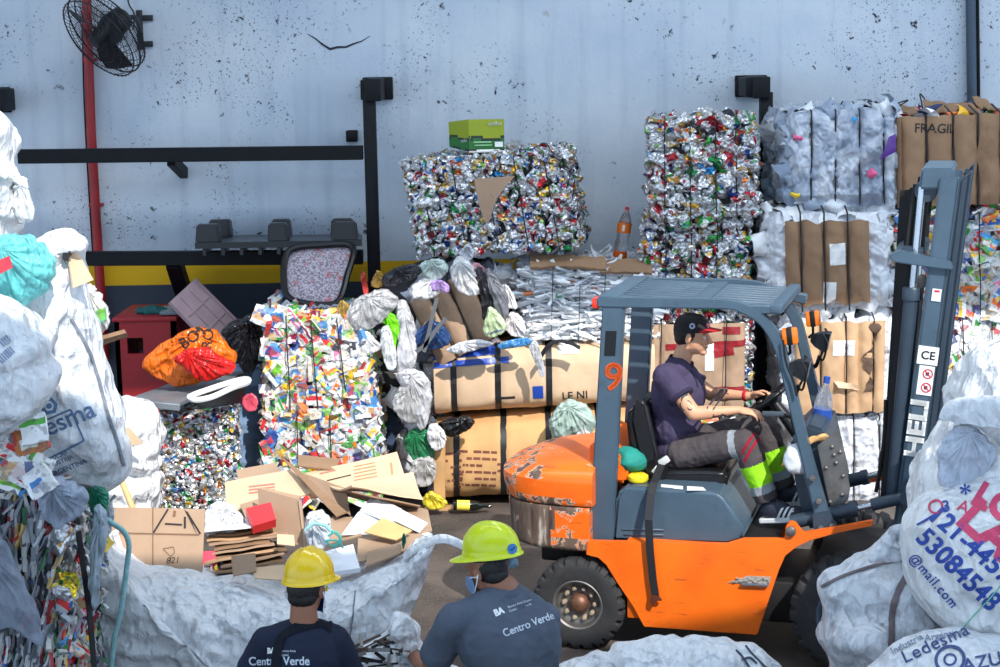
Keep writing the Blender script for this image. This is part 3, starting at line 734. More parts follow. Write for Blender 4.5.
def film_panel(q, quad, splits, seed, mat, bulge=.06, amp=.035, cols=P_FILM, N=None, name='film_face', nx=130, ny=80, out=.0):
    "continuous crumpled film filling a face, bulging between the ties"
    a, b_, c, d = [A(x) for x in quad]; N = q.N if N is None else nrm(N); V, f = qgrid((a, b_, c, d), nx, ny); s = np.tile(np.linspace(0, 1, nx + 1), ny + 1); t = np.repeat(np.linspace(0, 1, ny + 1), nx + 1)
    sp = np.array([0] + [x for x in splits if 0 < x < 1] + [1.]); k = np.clip(np.searchsorted(sp, s, 'right') - 1, 0, len(sp) - 2); u = (s - sp[k]) / (sp[k + 1] - sp[k])
    h = bulge * np.clip(1 - (2 * u - 1) ** 2, 0, 1) ** .5 * np.clip(np.minimum(t, 1 - t) * 9, .3, 1) - .5 * bulge * (np.minimum(np.minimum(s, 1 - s) * 12, 1) < .5)
    h = h + amp * (.9 * crumple(V * [5.5, 3, 4] + seed, seed, 5, .9) + .6 * crumple(V * [12, 7, 9] + seed, seed + 1, 5, .9) + .25 * crumple(V * 26, seed + 2, 5, .9) + .8 * fbm(V * 3 + seed, 2))
    V2 = V + N * (h + out)[:, None] + A([0, 0, 1]) * (.03 * fbm(V * 4 + 7, 2))[:, None] * (np.minimum(t, 1 - t) < .04)[:, None]
    fc = V[A(f).astype(int)].mean(1); tone = fbm(fc * 6 + seed, 3) + .5 * crumple(fc * 7, seed + 5, 4); C0, C1, C2 = lin(112, 126, 148), lin(166, 176, 192), lin(212, 217, 224)
    kk = np.clip(tone * .45 + .55, 0, 1)[:, None]; col = np.where(kk < .5, A(C0) + (A(C1) - C0) * kk * 2, A(C1) + (A(C2) - C1) * (kk - .5) * 2)
    if cols is not P_FILM: col = col * .35 + A(lin(232, 234, 238)) * .65
    b = MB(); b.add(V2, f, col); return b.build(name, mat, q.o, angle=180)
def px_rect_on(q, tree, px, py, w, h, ang=0., off=.004, cut=.03):
    "flat patch w x h metres centred at a pixel, laid on a bale face"
    c = W(px, py, q.Y); bm = rect_bm([[(-w / 2, -h / 2), (w / 2, -h / 2), (w / 2, h / 2), (-w / 2, h / 2)]]); a = math.radians(ang)
    return print_on(tree, bm, c, (math.cos(a), 0, math.sin(a)), (-math.sin(a), 0, math.cos(a)), cut, off, (0, 1, 0))
def patch(q, surf, px, py, w, h, mat, name, ang=0., off=.004, label=None):
    v, f = px_rect_on(q, surf.tree, px, py, w, h, ang, off); b = MB(); b.add(v, f); o = b.build(name, mat, q.o, smooth=False)
    if label: o['label'] = label
    return o
def text_rows(q, surf, px, py, w, rows, gap, mat, name='printed_text', seed=0, ang=0., hh=.012):
    r = random.Random(seed); polys = []
    for k in range(rows):
        x = -w / 2
        while x < w / 2 - .02:
            L = r.uniform(.02, .07)
            if r.random() > .18: polys.append([(x, -k * gap), (min(x + L, w / 2), -k * gap), (min(x + L, w / 2), -k * gap + hh), (x, -k * gap + hh)])
            x += L + .012
    a = math.radians(ang); v, f = print_on(surf.tree, rect_bm(polys), W(px, py, q.Y), (math.cos(a), 0, math.sin(a)), (-math.sin(a), 0, math.cos(a)), .05, .003, (0, 1, 0))
    b = MB(); b.add(v, f); return b.build(name, mat, q.o, smooth=False)
def printed(q, surf, s, px, py, size, mat, ang=0., name='printed_text', bold=.01, align='LEFT'):
    a = math.radians(ang); v, f = print_on(surf.tree, text_mesh(s, size, bold * size, align), W(px, py, q.Y), (math.cos(a), 0, math.sin(a)), (-math.sin(a), 0, math.cos(a)), .04, .003, (0, 1, 0))
    b = MB(); b.add(v, f); return b.build(name, mat, q.o, smooth=False)
YB = 13.25
# --- cans
q = bale('wide bale of crushed cans under the green carton, tilted on the rubbish heap', [(404, 164), (562, 153), (579, 249), (419, 256)], YB, 1.0, 'bales of crushed cans', shear=.12)
can_bale(q, 11); wires(q, (.1, .3, .5, .69, .88), out=.03)
b = MB(); V = [W(x, y, YB - .07) for x, y in ((474, 179), (515, 176), (506, 186), (497, 198), (489, 222), (485, 223), (479, 205))]
prism(b, V, (0, .012, 0), .0); b.build('cardboard_scrap', M_CBG, q.o)
for k, pth in enumerate((((530, 150), (545, 143), (552, 152), (566, 160)), ((548, 153), (562, 162), (570, 172), (566, 190)), ((560, 165), (574, 178), (572, 200)))):
    b = MB(); tube(b, smooth_path([W(x, y, YB - .03) for x, y in pth]), .004, 5); b.build('tie_wire', M_WIRE, q.o)
q = bale('upright bale of crushed cans on top of the stack left of the steel post', [(652, 123), (753, 120), (755, 219), (652, 224)], YB, 1.0, 'bales of crushed cans', shear=.11)
can_bale(q, 12, sp=.085, sc=1.35, nind=60); wires(q, (.12, .37, .62, .82), out=.04)
q = bale('bale of crushed cans second from the top of the stack behind the forklift roof', [(645, 224), (748, 221), (746, 320), (645, 322)], YB + .05, 1.0, 'bales of crushed cans', shear=.11)
can_bale(q, 13, sp=.075, sc=1.1, nind=40); wires(q, (.2, .45, .7), out=.04)
q = bale('bale of cans faced with cardboard and red tape behind the driver', [(648, 322), (752, 320), (750, 412), (646, 414)], YB + .05, 1.0)
can_bale(q, 14, sp=.08, sc=1., nind=0); sf = cb_panel(q, (.02, .02, .93, .98), (.12, .42, .74), M_CBG, .03, .05, 4)
wires(q, (.12, .74), out=.1, mat=M_WIRE)
patch(q, sf, 712, 343, .75, .05, M_RTAPE, 'red_tape', 2); patch(q, sf, 713, 388, .62, .05, M_RTAPE, 'red_tape', 0); patch(q, sf, 722, 349, .16, .09, M_RTAPE, 'red_tape', 10)
patch(q, sf, 730, 329, .14, .06, M_RTAPE, 'red_tape', 0)
patch(q, sf, 708, 355, .07, .22, M_LBL, 'paper_label', 0)
q = bale('pale bale at the bottom of the stack behind the driver seat', [(640, 416), (756, 414), (756, 500), (638, 502)], YB, 1.0)
carton_bale(q, 15, sp=.12, sc=1.3, base=P_WHITE, sides=('left', 'right'))
q = bale('low bale of small crushed cans on the floor under the grey sheet', [(163, 416), (236, 412), (238, 508), (161, 512)], 12.6, .9, 'bales of crushed cans', shear=-.16)
can_bale(q, 16, sp=.042, sc=.68, nind=60, sides=('top', 'right', 'left'))
# --- cartons
q = bale('colourful carton bale, upper of the pair in the left half', [(264, 314), (358, 320), (372, 408), (266, 416)], 12.9, .95, 'bales of drink cartons')
carton_bale(q, 21, sp=.08, sc=1.1); wires(q, (.24, .5, .78), out=.05)
q = bale('colourful carton bale, lower of the pair above the cardboard pile', [(265, 416), (374, 414), (378, 500), (267, 504)], 12.85, 1.0, 'bales of drink cartons')
carton_bale(q, 22, sp=.076, sc=1.0); wires(q, (.3, .6), out=.05)
q = bale('bale of pressed drink cartons on the right behind the forklift mast', [(896, 214), (1012, 212), (1014, 314), (897, 316)], YB, .95, 'bales of drink cartons')
carton_bale(q, 23, sp=.09, sc=1.25); wires(q, (.35, .7), out=.05)
q = bale('white and green carton bale right of the mast above the upper right sack', [(897, 318), (1014, 316), (1014, 412), (898, 414)], YB, .95, 'bales of drink cartons')
carton_bale(q, 24, sp=.11, sc=1.3, base=P_WHITE, acc=pal(((60, 160, 70), 10), ((226, 60, 40), 9), ((238, 240, 240), 40), ((120, 200, 70), 5)), tilt=.2); wires(q, (.55, .8), out=.05)
q = bale('carton bale on the floor at far right hidden behind the sacks', [(898, 416), (1014, 414), (1014, 498), (898, 500)], YB, .95)
carton_bale(q, 25, sp=.14, sc=1.5, base=P_WHITE, sides=('left',))
# --- white shredded paper
q = bale('white pressed paper bale below the orange bottle, brown scraps along its top', [(528, 268), (652, 272), (650, 338), (526, 340)], YB, 1.0)
carton_bale(q, 26, sp=.085, sc=1.15, base=P_WHITE, acc=pal(((238, 240, 242), 60), ((236, 140, 90), 8), ((190, 200, 210), 20), ((120, 190, 150), 3)), kind='strip', tilt=.4, mat=M_FILMW, corem=M_COREW, outw=.03, nm='pressed_paper', hang=0., aspect=.24)
for k, (x0, x1, y) in enumerate(((530, 575, 263), (572, 606, 264), (600, 652, 268))):
    b = MB(); slab(b, [W(x0, y + 5, YB - .06), W(x1, y + 7, YB - .06), W(x1, y - 6, YB + .1), W(x0, y - 6, YB + .1)], .02, 16, 6, .025, 6, k); b.build('cardboard_scrap', M_CBD, q.o)
wires(q, (.2, .42, .62, .84), r=.003, out=.06)
# --- film
q = bale('bale of milky plastic film at upper right, topmost of its stack beside the post', [(789, 112), (897, 108), (898, 203), (788, 205)], YB, 1.05)
carton_bale(q, 31, sp=.09, sc=.72, base=P_FILM, acc=P_FILM, kind='film', tilt=.3, mat=M_FILMW, corem=M_COREW, outw=.05, nm='pressed_film', hang=.3, aspect=1.3, sides=('right',))
film_panel(q, q.fr, (.2, .42, .64, .86), 41, M_FILMF, .07, .035, out=.02); film_panel(q, q.left, (.5,), 42, M_FILMF, .05, .04, N=(-1, 0, 0)); film_panel(q, q.top, (.5,), 43, M_FILMF, .02, .03, N=(0, 0, 1))
b = MB(); scatter(b, (q.tl + [-.02, -.05, 0], q.tr + [0, -.05, 0], q.br + [0, -.05, 0], q.bl + [-.02, -.05, 0]), 'film', .24, .5, 311, P_FILM, None, q.N, .5, .4, .02); scatter(b, (q.tl + [-.04, .8, -.1], q.tl + [.0, .1, -.1], q.bl + [.0, .1, .1], q.bl + [-.04, .8, .1]), 'film', .16, .7, 312, P_FILM, None, (-1, -.4, 0), .5, .5, .05)
stuff(b.build('loose_film', M_FILMC, q.o))
b = MB(); scatter(b, (q.tl, q.tr, q.br, q.bl), 'flake', .3, .55, 313, pal(((120, 60, 160), 2), ((236, 200, 40), 2), ((60, 160, 220), 2), ((230, 90, 140), 2)), None, q.N, .5, .3, .0)
b.xf(np.array(Matrix.Translation(Vector(tuple(q.N * .1))))); stuff(b.build('coloured_scraps', M_FILMW, q.o))
wires(q, (.2, .42, .64, .86), r=.006, out=.05)
b = MB(); slab(b, [W(889, 137, YB - .16), W(896, 134, YB - .16), W(896, 152, YB - .16), W(880, 160, YB - .16)], .008, 6, 6, .02, 9, 2); b.build('purple_packet', M('purple_film', (92, 52, 140), .3), q.o)
for pth in (((800, 122), (818, 118), (836, 110), (843, 101)), ((846, 116), (858, 110), (872, 107), (868, 101), (881, 104)), ((884, 120), (893, 106), (908, 100), (899, 106)), ((923, 116), (922, 104), (920, 94), (925, 99))):
    b = MB(); tube(b, smooth_path([W(x, y, YB + .05) for x, y in pth]), .006, 5); b.build('tie_wire', M_WIRE, q.o)
# --- cardboard topped bales at right
q = bale('brown cardboard bale at top right corner printed with FRAGIL', [(899, 117), (1015, 112), (1015, 203), (900, 206)], YB, 1.0, 'brown cardboard faced bales')
core(q, M_CBD, .06); sf = cb_panel(q, (-.03, 0, 1.02, 1.0), (.0, .22, .45, .66, .86), M_CBD, .06, .03, 6, ragged=.02); wires(q, (.22, .45, .66, .86), r=.008, out=.06)
printed(q, sf, 'FRAGIL', 911, 132, .10, M_INKK, -2)
b = MB(); scatter(b, q.top, 'flake', .16, 1.2, 33, P_ACC, None, (0, 0, 1), .5, .6, .03); scatter(b, (lerp2(q.fr, 0, .97), lerp2(q.fr, 1, .97), q.br - [0, 0, .04], q.bl - [0, 0, .04]), 'flake', .1, .9, 34, P_ACC, None, q.N, .5, .5, .02); stuff(b.build('loose_scraps', M_FILMW, q.o))
for k in range(4):
    b = MB(); slab(b, [lerp2(q.top, .12 + .22 * k, .95), lerp2(q.top, .33 + .2 * k, .95), lerp2(q.top, .33 + .2 * k, .5) + [0, 0, .05], lerp2(q.top, .12 + .22 * k, .5) + [0, 0, .07]], .012, 8, 8, .05, 5, k); b.build('cardboard_flap', M_CBD, q.o)
b = MB(); slab(b, [W(917, 112, YB - .02), W(932, 114, YB), W(944, 103, YB + .1), (W(928, 105, YB + .1))], .006, 6, 6, .02, 6, 3); b.build('navy_packet', M('navy_film', (30, 46, 86), .35), q.o)
q = bale('white film bale with a brown cardboard front, second from top beside the post', [(768, 212), (890, 210), (892, 306), (770, 310)], YB, 1.0, 'brown cardboard faced bales')
carton_bale(q, 35, sp=.1, sc=.8, base=P_WHITE, acc=P_WHITE, kind='film', mat=M_FILMW, corem=M_COREW, tilt=.3, outw=.04, nm='pressed_film')
film_panel(q, q.fr, (.24, .43, .62), 45, M_FILMF, .06, .03, P_WHITE, out=.02); film_panel(q, q.left, (.5,), 46, M_FILMF, .05, .04, P_WHITE, N=(-1, 0, 0))
sf = cb_panel(q, (.12, .09, .80, .93), (.12, .24, .43, .62), M_CBD, .05, .1, 8, ragged=.05); wires(q, (.24, .43, .62), r=.007, out=.14)
patch(q, sf, 834, 252, .12, .17, M_LBL, 'paper_label', 3)
patch(q, sf, 826, 291, .10, .18, M_LBL, 'paper_label', 0)
q = bale('tan cardboard bale with torn front under the brown one, right of the work lamps', [(790, 318), (896, 316), (894, 408), (792, 412)], YB, 1.0, 'brown cardboard faced bales')
carton_bale(q, 36, sp=.1, sc=.8, base=P_WHITE, acc=P_WHITE, kind='film', mat=M_FILMW, corem=M_COREW, tilt=.3, outw=.04, nm='pressed_film')
film_panel(q, q.fr, (.26, .5, .76), 47, M_FILMF, .06, .03, P_WHITE, out=.02); film_panel(q, q.left, (.5,), 48, M_FILMF, .05, .04, P_WHITE, N=(-1, 0, 0))
sf = cb_panel(q, (.02, .03, .87, 1.0), (.02, .26, .50, .62, .76), M_CB, .04, .1, 9, ragged=.03); wires(q, (.26, .5, .76), r=.006, out=.13)
patch(q, sf, 840, 345, .17, .12, M_LBL, 'paper_label', -1); text_rows(q, sf, 840, 343, .13, 4, .022, M_INKK, seed=4, hh=.007)
b = MB(); V = []
for i, t in enumerate(np.linspace(0, 1, 28)): c = W(876 - 8 * t + 2.5 * math.sin(9 * t), 325 + 68 * t, YB - .2); w = .022 + .016 * math.sin(13 * t + 1) + .01 * math.sin(31 * t); V += [c - [w, 0, 0], c + [w, 0, 0]]
fs = [(2 * i, 2 * i + 1, 2 * i + 3, 2 * i + 2) for i in range(27)]; v = project(A(V), sf.tree, (0, 1, 0), .012); b.add(v, fs); b.build('torn_strip', M('torn_dark_board', (88, 68, 54), .9, 0, .4, 12, .5, 20), q.o)
b = MB(); slab(b, [W(834, 381, YB - .16), W(858, 385, YB - .18), W(860, 390, YB - .16), W(838, 388, YB - .2)], .01, 8, 4, .03, 9, 5); b.build('torn_flap', M_CBL, q.o)
q = bale('dazzling white film bale on the floor behind the front of the forklift', [(796, 416), (898, 414), (898, 500), (796, 502)], YB, 1.0)
carton_bale(q, 37, sp=.11, sc=.8, base=P_WHITE, acc=P_WHITE, kind='film', mat=M_FILMW, corem=M_COREW, tilt=.3, outw=.02, nm='pressed_film'); film_panel(q, q.fr, (.3, .55, .8), 49, M_FILMF, .06, .03, P_WHITE, out=.03); wires(q, (.3, .55, .8), r=.006, out=.07)
# --- long cardboard bales in the middle
def roll_bale(label, corners, Y, dp, mat, straps, group, seed, sq=4., endcap=True):
    q = bale(label, corners, Y, dp, group, 'bale', 'cardboard_bale'); nu, nt_ = 90, 56; V = []
    for i in range(nu + 1):
        s = i / nu; sq_ = min([abs(s - x) for x in straps]); pin = .035 * math.exp(-(sq_ / .02) ** 2)
        ct = (lerp2(q.fr, s, .5) + lerp2(q.bk, s, .5)) / 2; hz = (lerp2(q.fr, s, 0) - lerp2(q.fr, s, 1)) / 2; hy = A([0, -dp / 2, 0])
        for j in range(nt_):
            t = 2 * PI * j / nt_; c, d = math.cos(t), math.sin(t); cc = np.sign(c) * abs(c) ** (2 / sq); dd = np.sign(d) * abs(d) ** (2 / sq)
            V.append(ct + hy * cc * (1 - pin) + hz * dd * (1 - pin))
    V = A(V); n = nt_; f = [(i * n + j, i * n + (j + 1) % n, (i + 1) * n + (j + 1) % n, (i + 1) * n + j) for i in range(nu) for j in range(n)]
    Nn = vnormals(V, f); Nn *= np.sign((Nn * (V - V.mean(0))).sum()); V = V + Nn * (.008 * ridge(V * [3, 6, 7] + seed, 3) + .008 * fbm(V * 3 + seed, 2))[:, None]
    Fb = f + [tuple(range(n))[::-1], tuple(range(nu * n, nu * n + n))]
    b = MB(); b.add(V, Fb); b.build('cardboard_body', mat, q.o, angle=50); sf = Bale(); sf.V, sf.F = V, f; sf.tree = bvh_of(V, f); q.V = V; q.n = n; q.nu = nu
    for x in straps:
        i = int(round(x * nu)); ringp = V[i * n:(i + 1) * n] + Nn[i * n:(i + 1) * n] * .010; b = MB(); P = np.concatenate([ringp, ringp[:1]])
        W_ = A(nrm(q.tr - q.tl)) * .024; m = len(P); vv = np.concatenate([P - W_, P + W_]); b.add(vv, [(k, k + 1, k + 1 + m, k + m) for k in range(m - 1)]); b.build('strap', M_STRAP, q.o)
    return q, sf
q, sf = roll_bale('long tan cardboard bale with blue tape, upper of the two by the forklift', [(433, 352), (655, 340), (655, 404), (435, 418)], YB - .1, .9, M_CBL, (.09, .29, .52, .80), 'long strapped cardboard bales', 3)
for px, py, w, h, a in ((466, 355, .55, .05, 4), (470, 363, .62, .045, 3.5), (538, 392, .08, .10, 2)): patch(q, sf, px, py, w, h, M_BTAPE, 'blue_tape', a, .006)
patch(q, sf, 569, 349, .16, .09, M_LBL, 'paper_label', 3, .006); patch(q, sf, 505, 398, .16, .02, M_INKK, 'torn_slot', 3)
printed(q, sf, 'LE NI', 562, 400, .09, M_INKK, 3)
q, sf = roll_bale('ochre cardboard bale with printed lines on the floor behind the counterweight', [(436, 426), (640, 408), (640, 498), (436, 506)], YB - .15, .95, M_CBO, (.10, .33, .55, .8), 'long strapped cardboard bales', 8, 3.)
text_rows(q, sf, 452, 455, .17, 6, .055, M_INK, seed=1, hh=.02); text_rows(q, sf, 478, 453, .30, 6, .055, M_INK, seed=2, hh=.02, ang=-3); text_rows(q, sf, 510, 465, .2, 4, .055, M_INK, seed=3, hh=.02)
b = MB(); slab(b, [W(434, 428, YB - .28), W(445, 426, YB - .3), W(445, 500, YB - .3), W(434, 502, YB - .28)], .012, 6, 10, .01, 3, 1); b.build('cardboard_flap', M_CBO, q.o)
# ------------------------------------------------------------------ forklift
PSI = .291; FO = A([.588, 10.41, 0])
FX = A([math.cos(PSI), -math.sin(PSI), 0]); FY = A([math.sin(PSI), math.cos(PSI), 0])
def FL(px, py, yl):
    "point in truck coordinates (x forward, y away from us, z up) seen at a pixel, on the lengthwise plane y = yl"
    d = ray(px, py); n = FY; t = ((FO + FY * yl - CAM) @ n) / (d @ n); p = CAM + d * t - FO
    return A([p @ FX, p @ FY, p[2]])
def FP(pts, yl): return [FL(x, y, yl) for x, y in pts]
fk = thing('forklift', 'orange and slate grey forklift truck driven by the man in a cap', 'forklift', FO, -PSI)
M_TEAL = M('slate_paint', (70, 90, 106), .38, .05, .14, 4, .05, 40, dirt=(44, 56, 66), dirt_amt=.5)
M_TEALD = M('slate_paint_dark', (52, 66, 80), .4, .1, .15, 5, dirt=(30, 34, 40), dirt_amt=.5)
M_RUB = M('tyre_rubber', (44, 44, 46), .75, 0, .25, 9, .2, 50, dirt=(92, 86, 80), dirt_amt=.35)
M_BLKP = M('black_plastic', (20, 20, 23), .35, 0, .2, 5)
M_VINYL = M('black_vinyl', (26, 26, 29), .32, 0, .2, 4, .08, 50)
M_CHROME = M('chrome_rod', (190, 196, 202), .18, .9, .05)
M_STEELB = M('bare_steel', (124, 122, 120), .45, .7, .25, 9, dirt=(98, 66, 46), dirt_amt=.7)
M_AMBER = M('amber_lens', (240, 120, 24), .2, 0, .1, 20, .2, 60)
M_GREASE = M('greasy_black', (24, 23, 24), .6, .1, .4, 8, .2, 30)
M_WHITEP = M('white_print', (234, 236, 236), .5, 0, .03); M_OR9 = M('orange_print', (240, 104, 44), .5, 0, .05)
def orange_mat():
    m, nt, b = newmat('orange_truck_paint'); v = objco(nt); a = nd(nt, 'ShaderNodeVertexColor', layer_name='Col')
    sp = nt.nodes.new('ShaderNodeSeparateColor'); nt.links.new(a.outputs[0], sp.inputs[0])
    n1 = tex(nt, 11, 9, v, .68); n2 = tex(nt, 1, 7, stretch(nt, v, (14, 14, 2.5)), .6)
    o = mix(nt, ramp(nt, tex(nt, 3, 5, v), .3, .7), lin(236, 98, 18), lin(250, 118, 26))
    o = mix(nt, math_(nt, 'MULTIPLY', ramp(nt, tex(nt, 2.2, 8, v, .7), .55, .75), .45), o, lin(172, 74, 32))
    scr = tex(nt, 1, 6, stretch(nt, v, (6, 6, 60)), .7); o = mix(nt, math_(nt, 'MULTIPLY', ramp(nt, scr, .62, .68), .7), o, lin(120, 62, 36))
    w = math_(nt, 'ADD', sp.outputs[0], math_(nt, 'MULTIPLY', math_(nt, 'SUBTRACT', n1, .5), 1.6))
    k = ramp(nt, w, .49, .53); k2 = ramp(nt, w, .43, .49)
    rust = mix(nt, ramp(nt, n2, .38, .62), lin(62, 46, 40), lin(120, 100, 86)); rust = mix(nt, ramp(nt, n2, .60, .68), rust, lin(196, 188, 176))
    o = mix(nt, k2, o, lin(206, 176, 150)); o = mix(nt, k, o, rust)
    nt.links.new(o, b.inputs['Base Color'])
    rr = nt.nodes.new('ShaderNodeMapRange'); rr.inputs[3].default_value = .32; rr.inputs[4].default_value = .7; nt.links.new(k, rr.inputs[0]); nt.links.new(rr.outputs[0], b.inputs['Roughness'])
    bump(nt, b, math_(nt, 'MULTIPLY', k, -1), .4, .004); return m
M_OR = orange_mat()
NOW = (0, 0, 0)
def lmesh(mb, name, mat, par=fk, **k):
    o = mb.build(name, mat, None, **k); o.parent = par; return o
def sub(o): PM.pop(o.name, None); return o
# chassis side panels, floor and dark under frame
side = [(587, 541), (727, 544), (743, 539), (784, 539), (786, 526), (790, 521.5), (795, 523), (803, 533), (838, 527), (873, 520.5), (872, 526), (838, 533), (809, 541), (795, 548), (785, 556), (778, 572), (757, 635), (700, 631), (644, 627), (633, 607), (617, 583), (606, 565), (598, 558), (586, 555)]
P = FP(side, -.56); b = MB(); prism(b, P, (0, .04, 0), .004, NOW)
V_ = [p * [1, -1, 1] - [0, .04, 0] for p in P]; prism(b, [p * [1, 0, 1] + [0, .52, 0] for p in P], (0, .04, 0), .004, NOW)
x0, x1 = FL(600, 545, -.5)[0], FL(757, 600, -.5)[0]
zt = FL(660, 541, -.56)[2]; zb = FL(700, 628, -.56)[2]
box(b, ((x0 + x1) / 2 + .02, 0, (zt + zb) / 2), (x1 - x0 - .3, 1.06, zt - zb - .03), None, .01, NOW)
lmesh(b, 'chassis', M_OR, angle=35)
b = MB(); box(b, (.65, 0, .33), (1.5, .72, .26), None, .02); box(b, (1.66, 0, .52), (.5, .74, .2), None, .02); box(b, (-.02, 0, .56), (.5, .7, .16), None, .02); box(b, (1.7, 0, .36), (.5, .8, .2), None, .02); lmesh(b, 'under_frame', M_GREASE)
b = MB(); xa, xb = FL(738, 539, -.5)[0], FL(850, 520, -.45)[0]; prism(b, [(xa, -.53, zt + .004), (xb - .45, -.53, zt + .004), (xb - .1, -.5, zt + .16), (xb - .1, .5, zt + .16), (xb - .45, .53, zt + .004), (xa, .53, zt + .004)][:0] or [(xa, -.53, zt), (xb - .42, -.53, zt), (xb - .42, .53, zt), (xa, .53, zt)], (0, 0, .015), .003); lmesh(b, 'floor_plate', M_GREASE)
# step recess
b = MB(); prism(b, FP([(727, 583), (748, 576), (771, 577), (769, 585)], -.566), (0, .02, 0), .002); st = lmesh(b, 'step_recess', M('pale_grit', (150, 144, 138), .9, 0, .35, 60, .5, 120))
b = MB(); prism(b, FP([(741, 583.5), (769, 584.5), (768, 587), (741, 586)], -.59), (0, .05, 0), .003); lmesh(b, 'step_edge', M_CHROME)
b = MB(); r = random.Random(2)
for i in range(26): c = FL(734 + i * 1.4, 580 + r.uniform(-2, 2), -.572); ell(b, c, (.007, .006, .006), None, 6, 4)
stuff(lmesh(b, 'gravel_on_step', M('pale_grit', (150, 144, 138))))
# counterweight: plan superellipse lofted over height
def loft_cw(levels, name, wearf, xf, nth=64, close_top=True, n_sup=3.2):
    V = []; nl = len(levels)
    for z, xr, hw, rnd in levels:
        for k in range(nth + 1):
            t = -PI / 2 - PI * k / nth; c, s = math.cos(t), math.sin(t)
            e = 2 / n_sup; x = np.sign(c) * abs(c) ** e; y = np.sign(s) * abs(s) ** e
            V.append((xf + x * (xf - xr) if x < 0 else xf, y * hw, z))
    V = A(V); m = nth + 1; f = [(i * m + k, i * m + k + 1, (i + 1) * m + k + 1, (i + 1) * m + k) for i in range(nl - 1) for k in range(nth)]
    top = list(range((nl - 1) * m, nl * m)); f.append(tuple(top)); f.append(tuple(range(m))[::-1])
    fr = [i * m for i in range(nl)] + [i * m + nth for i in range(nl - 1, -1, -1)]; f.append(tuple(fr))
    cs = A([wearf(V[list(q)].mean(0)) for q in f]); b = MB(); b.add(V, f, np.stack([cs, cs, cs], 1)); return b
p_seam = FL(586, 508, -.55); p_bot = FL(585, 555, -.55); p_cr = FL(590, 479, -.5); p_top = FL(589, 442, .1)
xf_ = FL(589, 520, -.55)[0]; xr_ = FL(516, 520, -.12)[0] - .02
zs, zb2, zc = p_seam[2], p_bot[2], p_cr[2]
def wear_low(c):
    x, y, z = c; rel = (x - xr_) / (xf_ - xr_); v = .72 if rel < .62 else .36
    if rel > .6 and z < zb2 + .09: v = .58
    if rel > .6 and z > zs - .035: v = .5
    if rel < .08 and z > zs - .1: v = .45
    return v if y < .2 else .3
lv = [(zb2 + .005, xr_ + .05, .50, 0), (zb2 + .02, xr_ + .025, .535, 0)] + [(zb2 + .02 + (zs - .03 - zb2 - .02) * t, xr_ + .02 * (1 - t), .545, 0) for t in np.linspace(.06, 1, 16)] + [(zs - .012, xr_, .54, 0), (zs - .006, xr_ + .01, .53, 0)]
lmesh(loft_cw(lv, 'cw', wear_low, xf_), 'counterweight', M_OR, angle=35)
def wear_up(c):
    x, y, z = c; rel = (x - xr_) / (xf_ - xr_); v = .2
    if z < zs + .05: v = .52 if rel < .75 else .40
    if rel < .2 and y < 0: v = max(v, .50)
    if zc - .015 < z < zc + .06 and rel < .5: v = .47
    if z > zc + .05: v = .26
    return v
zt2 = p_top[2]
lv = [(zs + .004, xr_ - .0, .54, 0)] + [(zs + .004 + (zc - zs) * t, xr_ - .035 * math.sin(t * 2.2) + .0, .55, 0) for t in np.linspace(.1, .9, 10)]
lv += [(zc + (zt2 - zc) * t, xr_ + (.02 + .30 * t ** 1.6), .545 - .15 * t ** 2.2, 0) for t in np.linspace(0.02, 1, 12)]
lmesh(loft_cw(lv, 'cwt', wear_up, xf_ + .02), 'engine_cover', M_OR, angle=35)
b = MB(); prism(b, FP([(590, 480), (626, 484), (628, 470), (622, 458), (600, 446), (589, 443)], -.36), (0, .72, 0), .02, (.2,) * 3); lmesh(b, 'cover_shoulder', M_OR)
# hood
hood = [(612, 541), (616, 496), (621, 488.5), (628, 486.5), (714, 491.5), (722, 495), (728, 503), (746, 531), (742, 541), (727, 545)]
b = MB(); P = FP(hood, -.47); prism(b, P, (0, .94, 0), .028, seg=3); hd = lmesh(b, 'engine_hood', M_TEAL, angle=50)
for dz, x0_, x1_ in ((529, 622, 664), (534, 624, 664)):
    b = MB(); bar(b, FL(x0_, dz, -.474), FL(x1_, dz + 1, -.474), .012, .012, bev=.003); lmesh(b, 'pressed_rib', M_TEAL, hd)
hz = FL(660, 489, -.47)[2]
def on_hood(pts, name, mat):
    b = MB(); q = []
    for x, y in pts:
        d = ray(x, y); t = ((hz + .004) - CAM_H) / d[2]; p = CAM + d * t - FO; q.append((p @ FX, p @ FY, hz + .001))
    prism(b, q, (0, 0, .003)); return lmesh(b, name, mat, hd)
on_hood([(661, 484), (683, 486), (683, 489), (661, 487)], 'white_sticker', M_LBL); on_hood([(687, 486), (703, 487), (706, 490), (687, 490)], 'white_sticker', M_LBL)
# overhead guard
outer = [(596, 297.5), (651, 298.6), (700, 299.4), (722, 300.5), (739, 303), (756, 310.6), (771, 324), (782.5, 342.5), (790, 369), (798, 402), (806, 436), (818, 480), (831, 524)]
inner = [(816, 524), (806, 480), (794, 430), (784, 387), (777, 358.5), (768.5, 338), (757, 323), (741, 313.5), (722.5, 309.5), (651, 308.5), (597, 307.5)]
gd = thing_dummy = None
b = MB(); P = FP(outer, -.47); Q = FP(inner, -.47)
def smooth_open(pts, n): return smooth_path(A(pts), n)
po = smooth_path(A([list(p) for p in P]), 4); pi_ = smooth_path(A([list(p) for p in Q]), 4)
ring = list(po) + list(pi_); prism(b, ring, (0, .085, 0), .012); gd = lmesh(b, 'overhead_guard', M_TEAL, angle=50)
ringf = [p + A([0, .94 - .085, 0]) for p in ring]; b = MB(); prism(b, ringf, (0, .085, 0), .012); lmesh(b, 'far_guard_leg', M_TEAL, gd, angle=50)
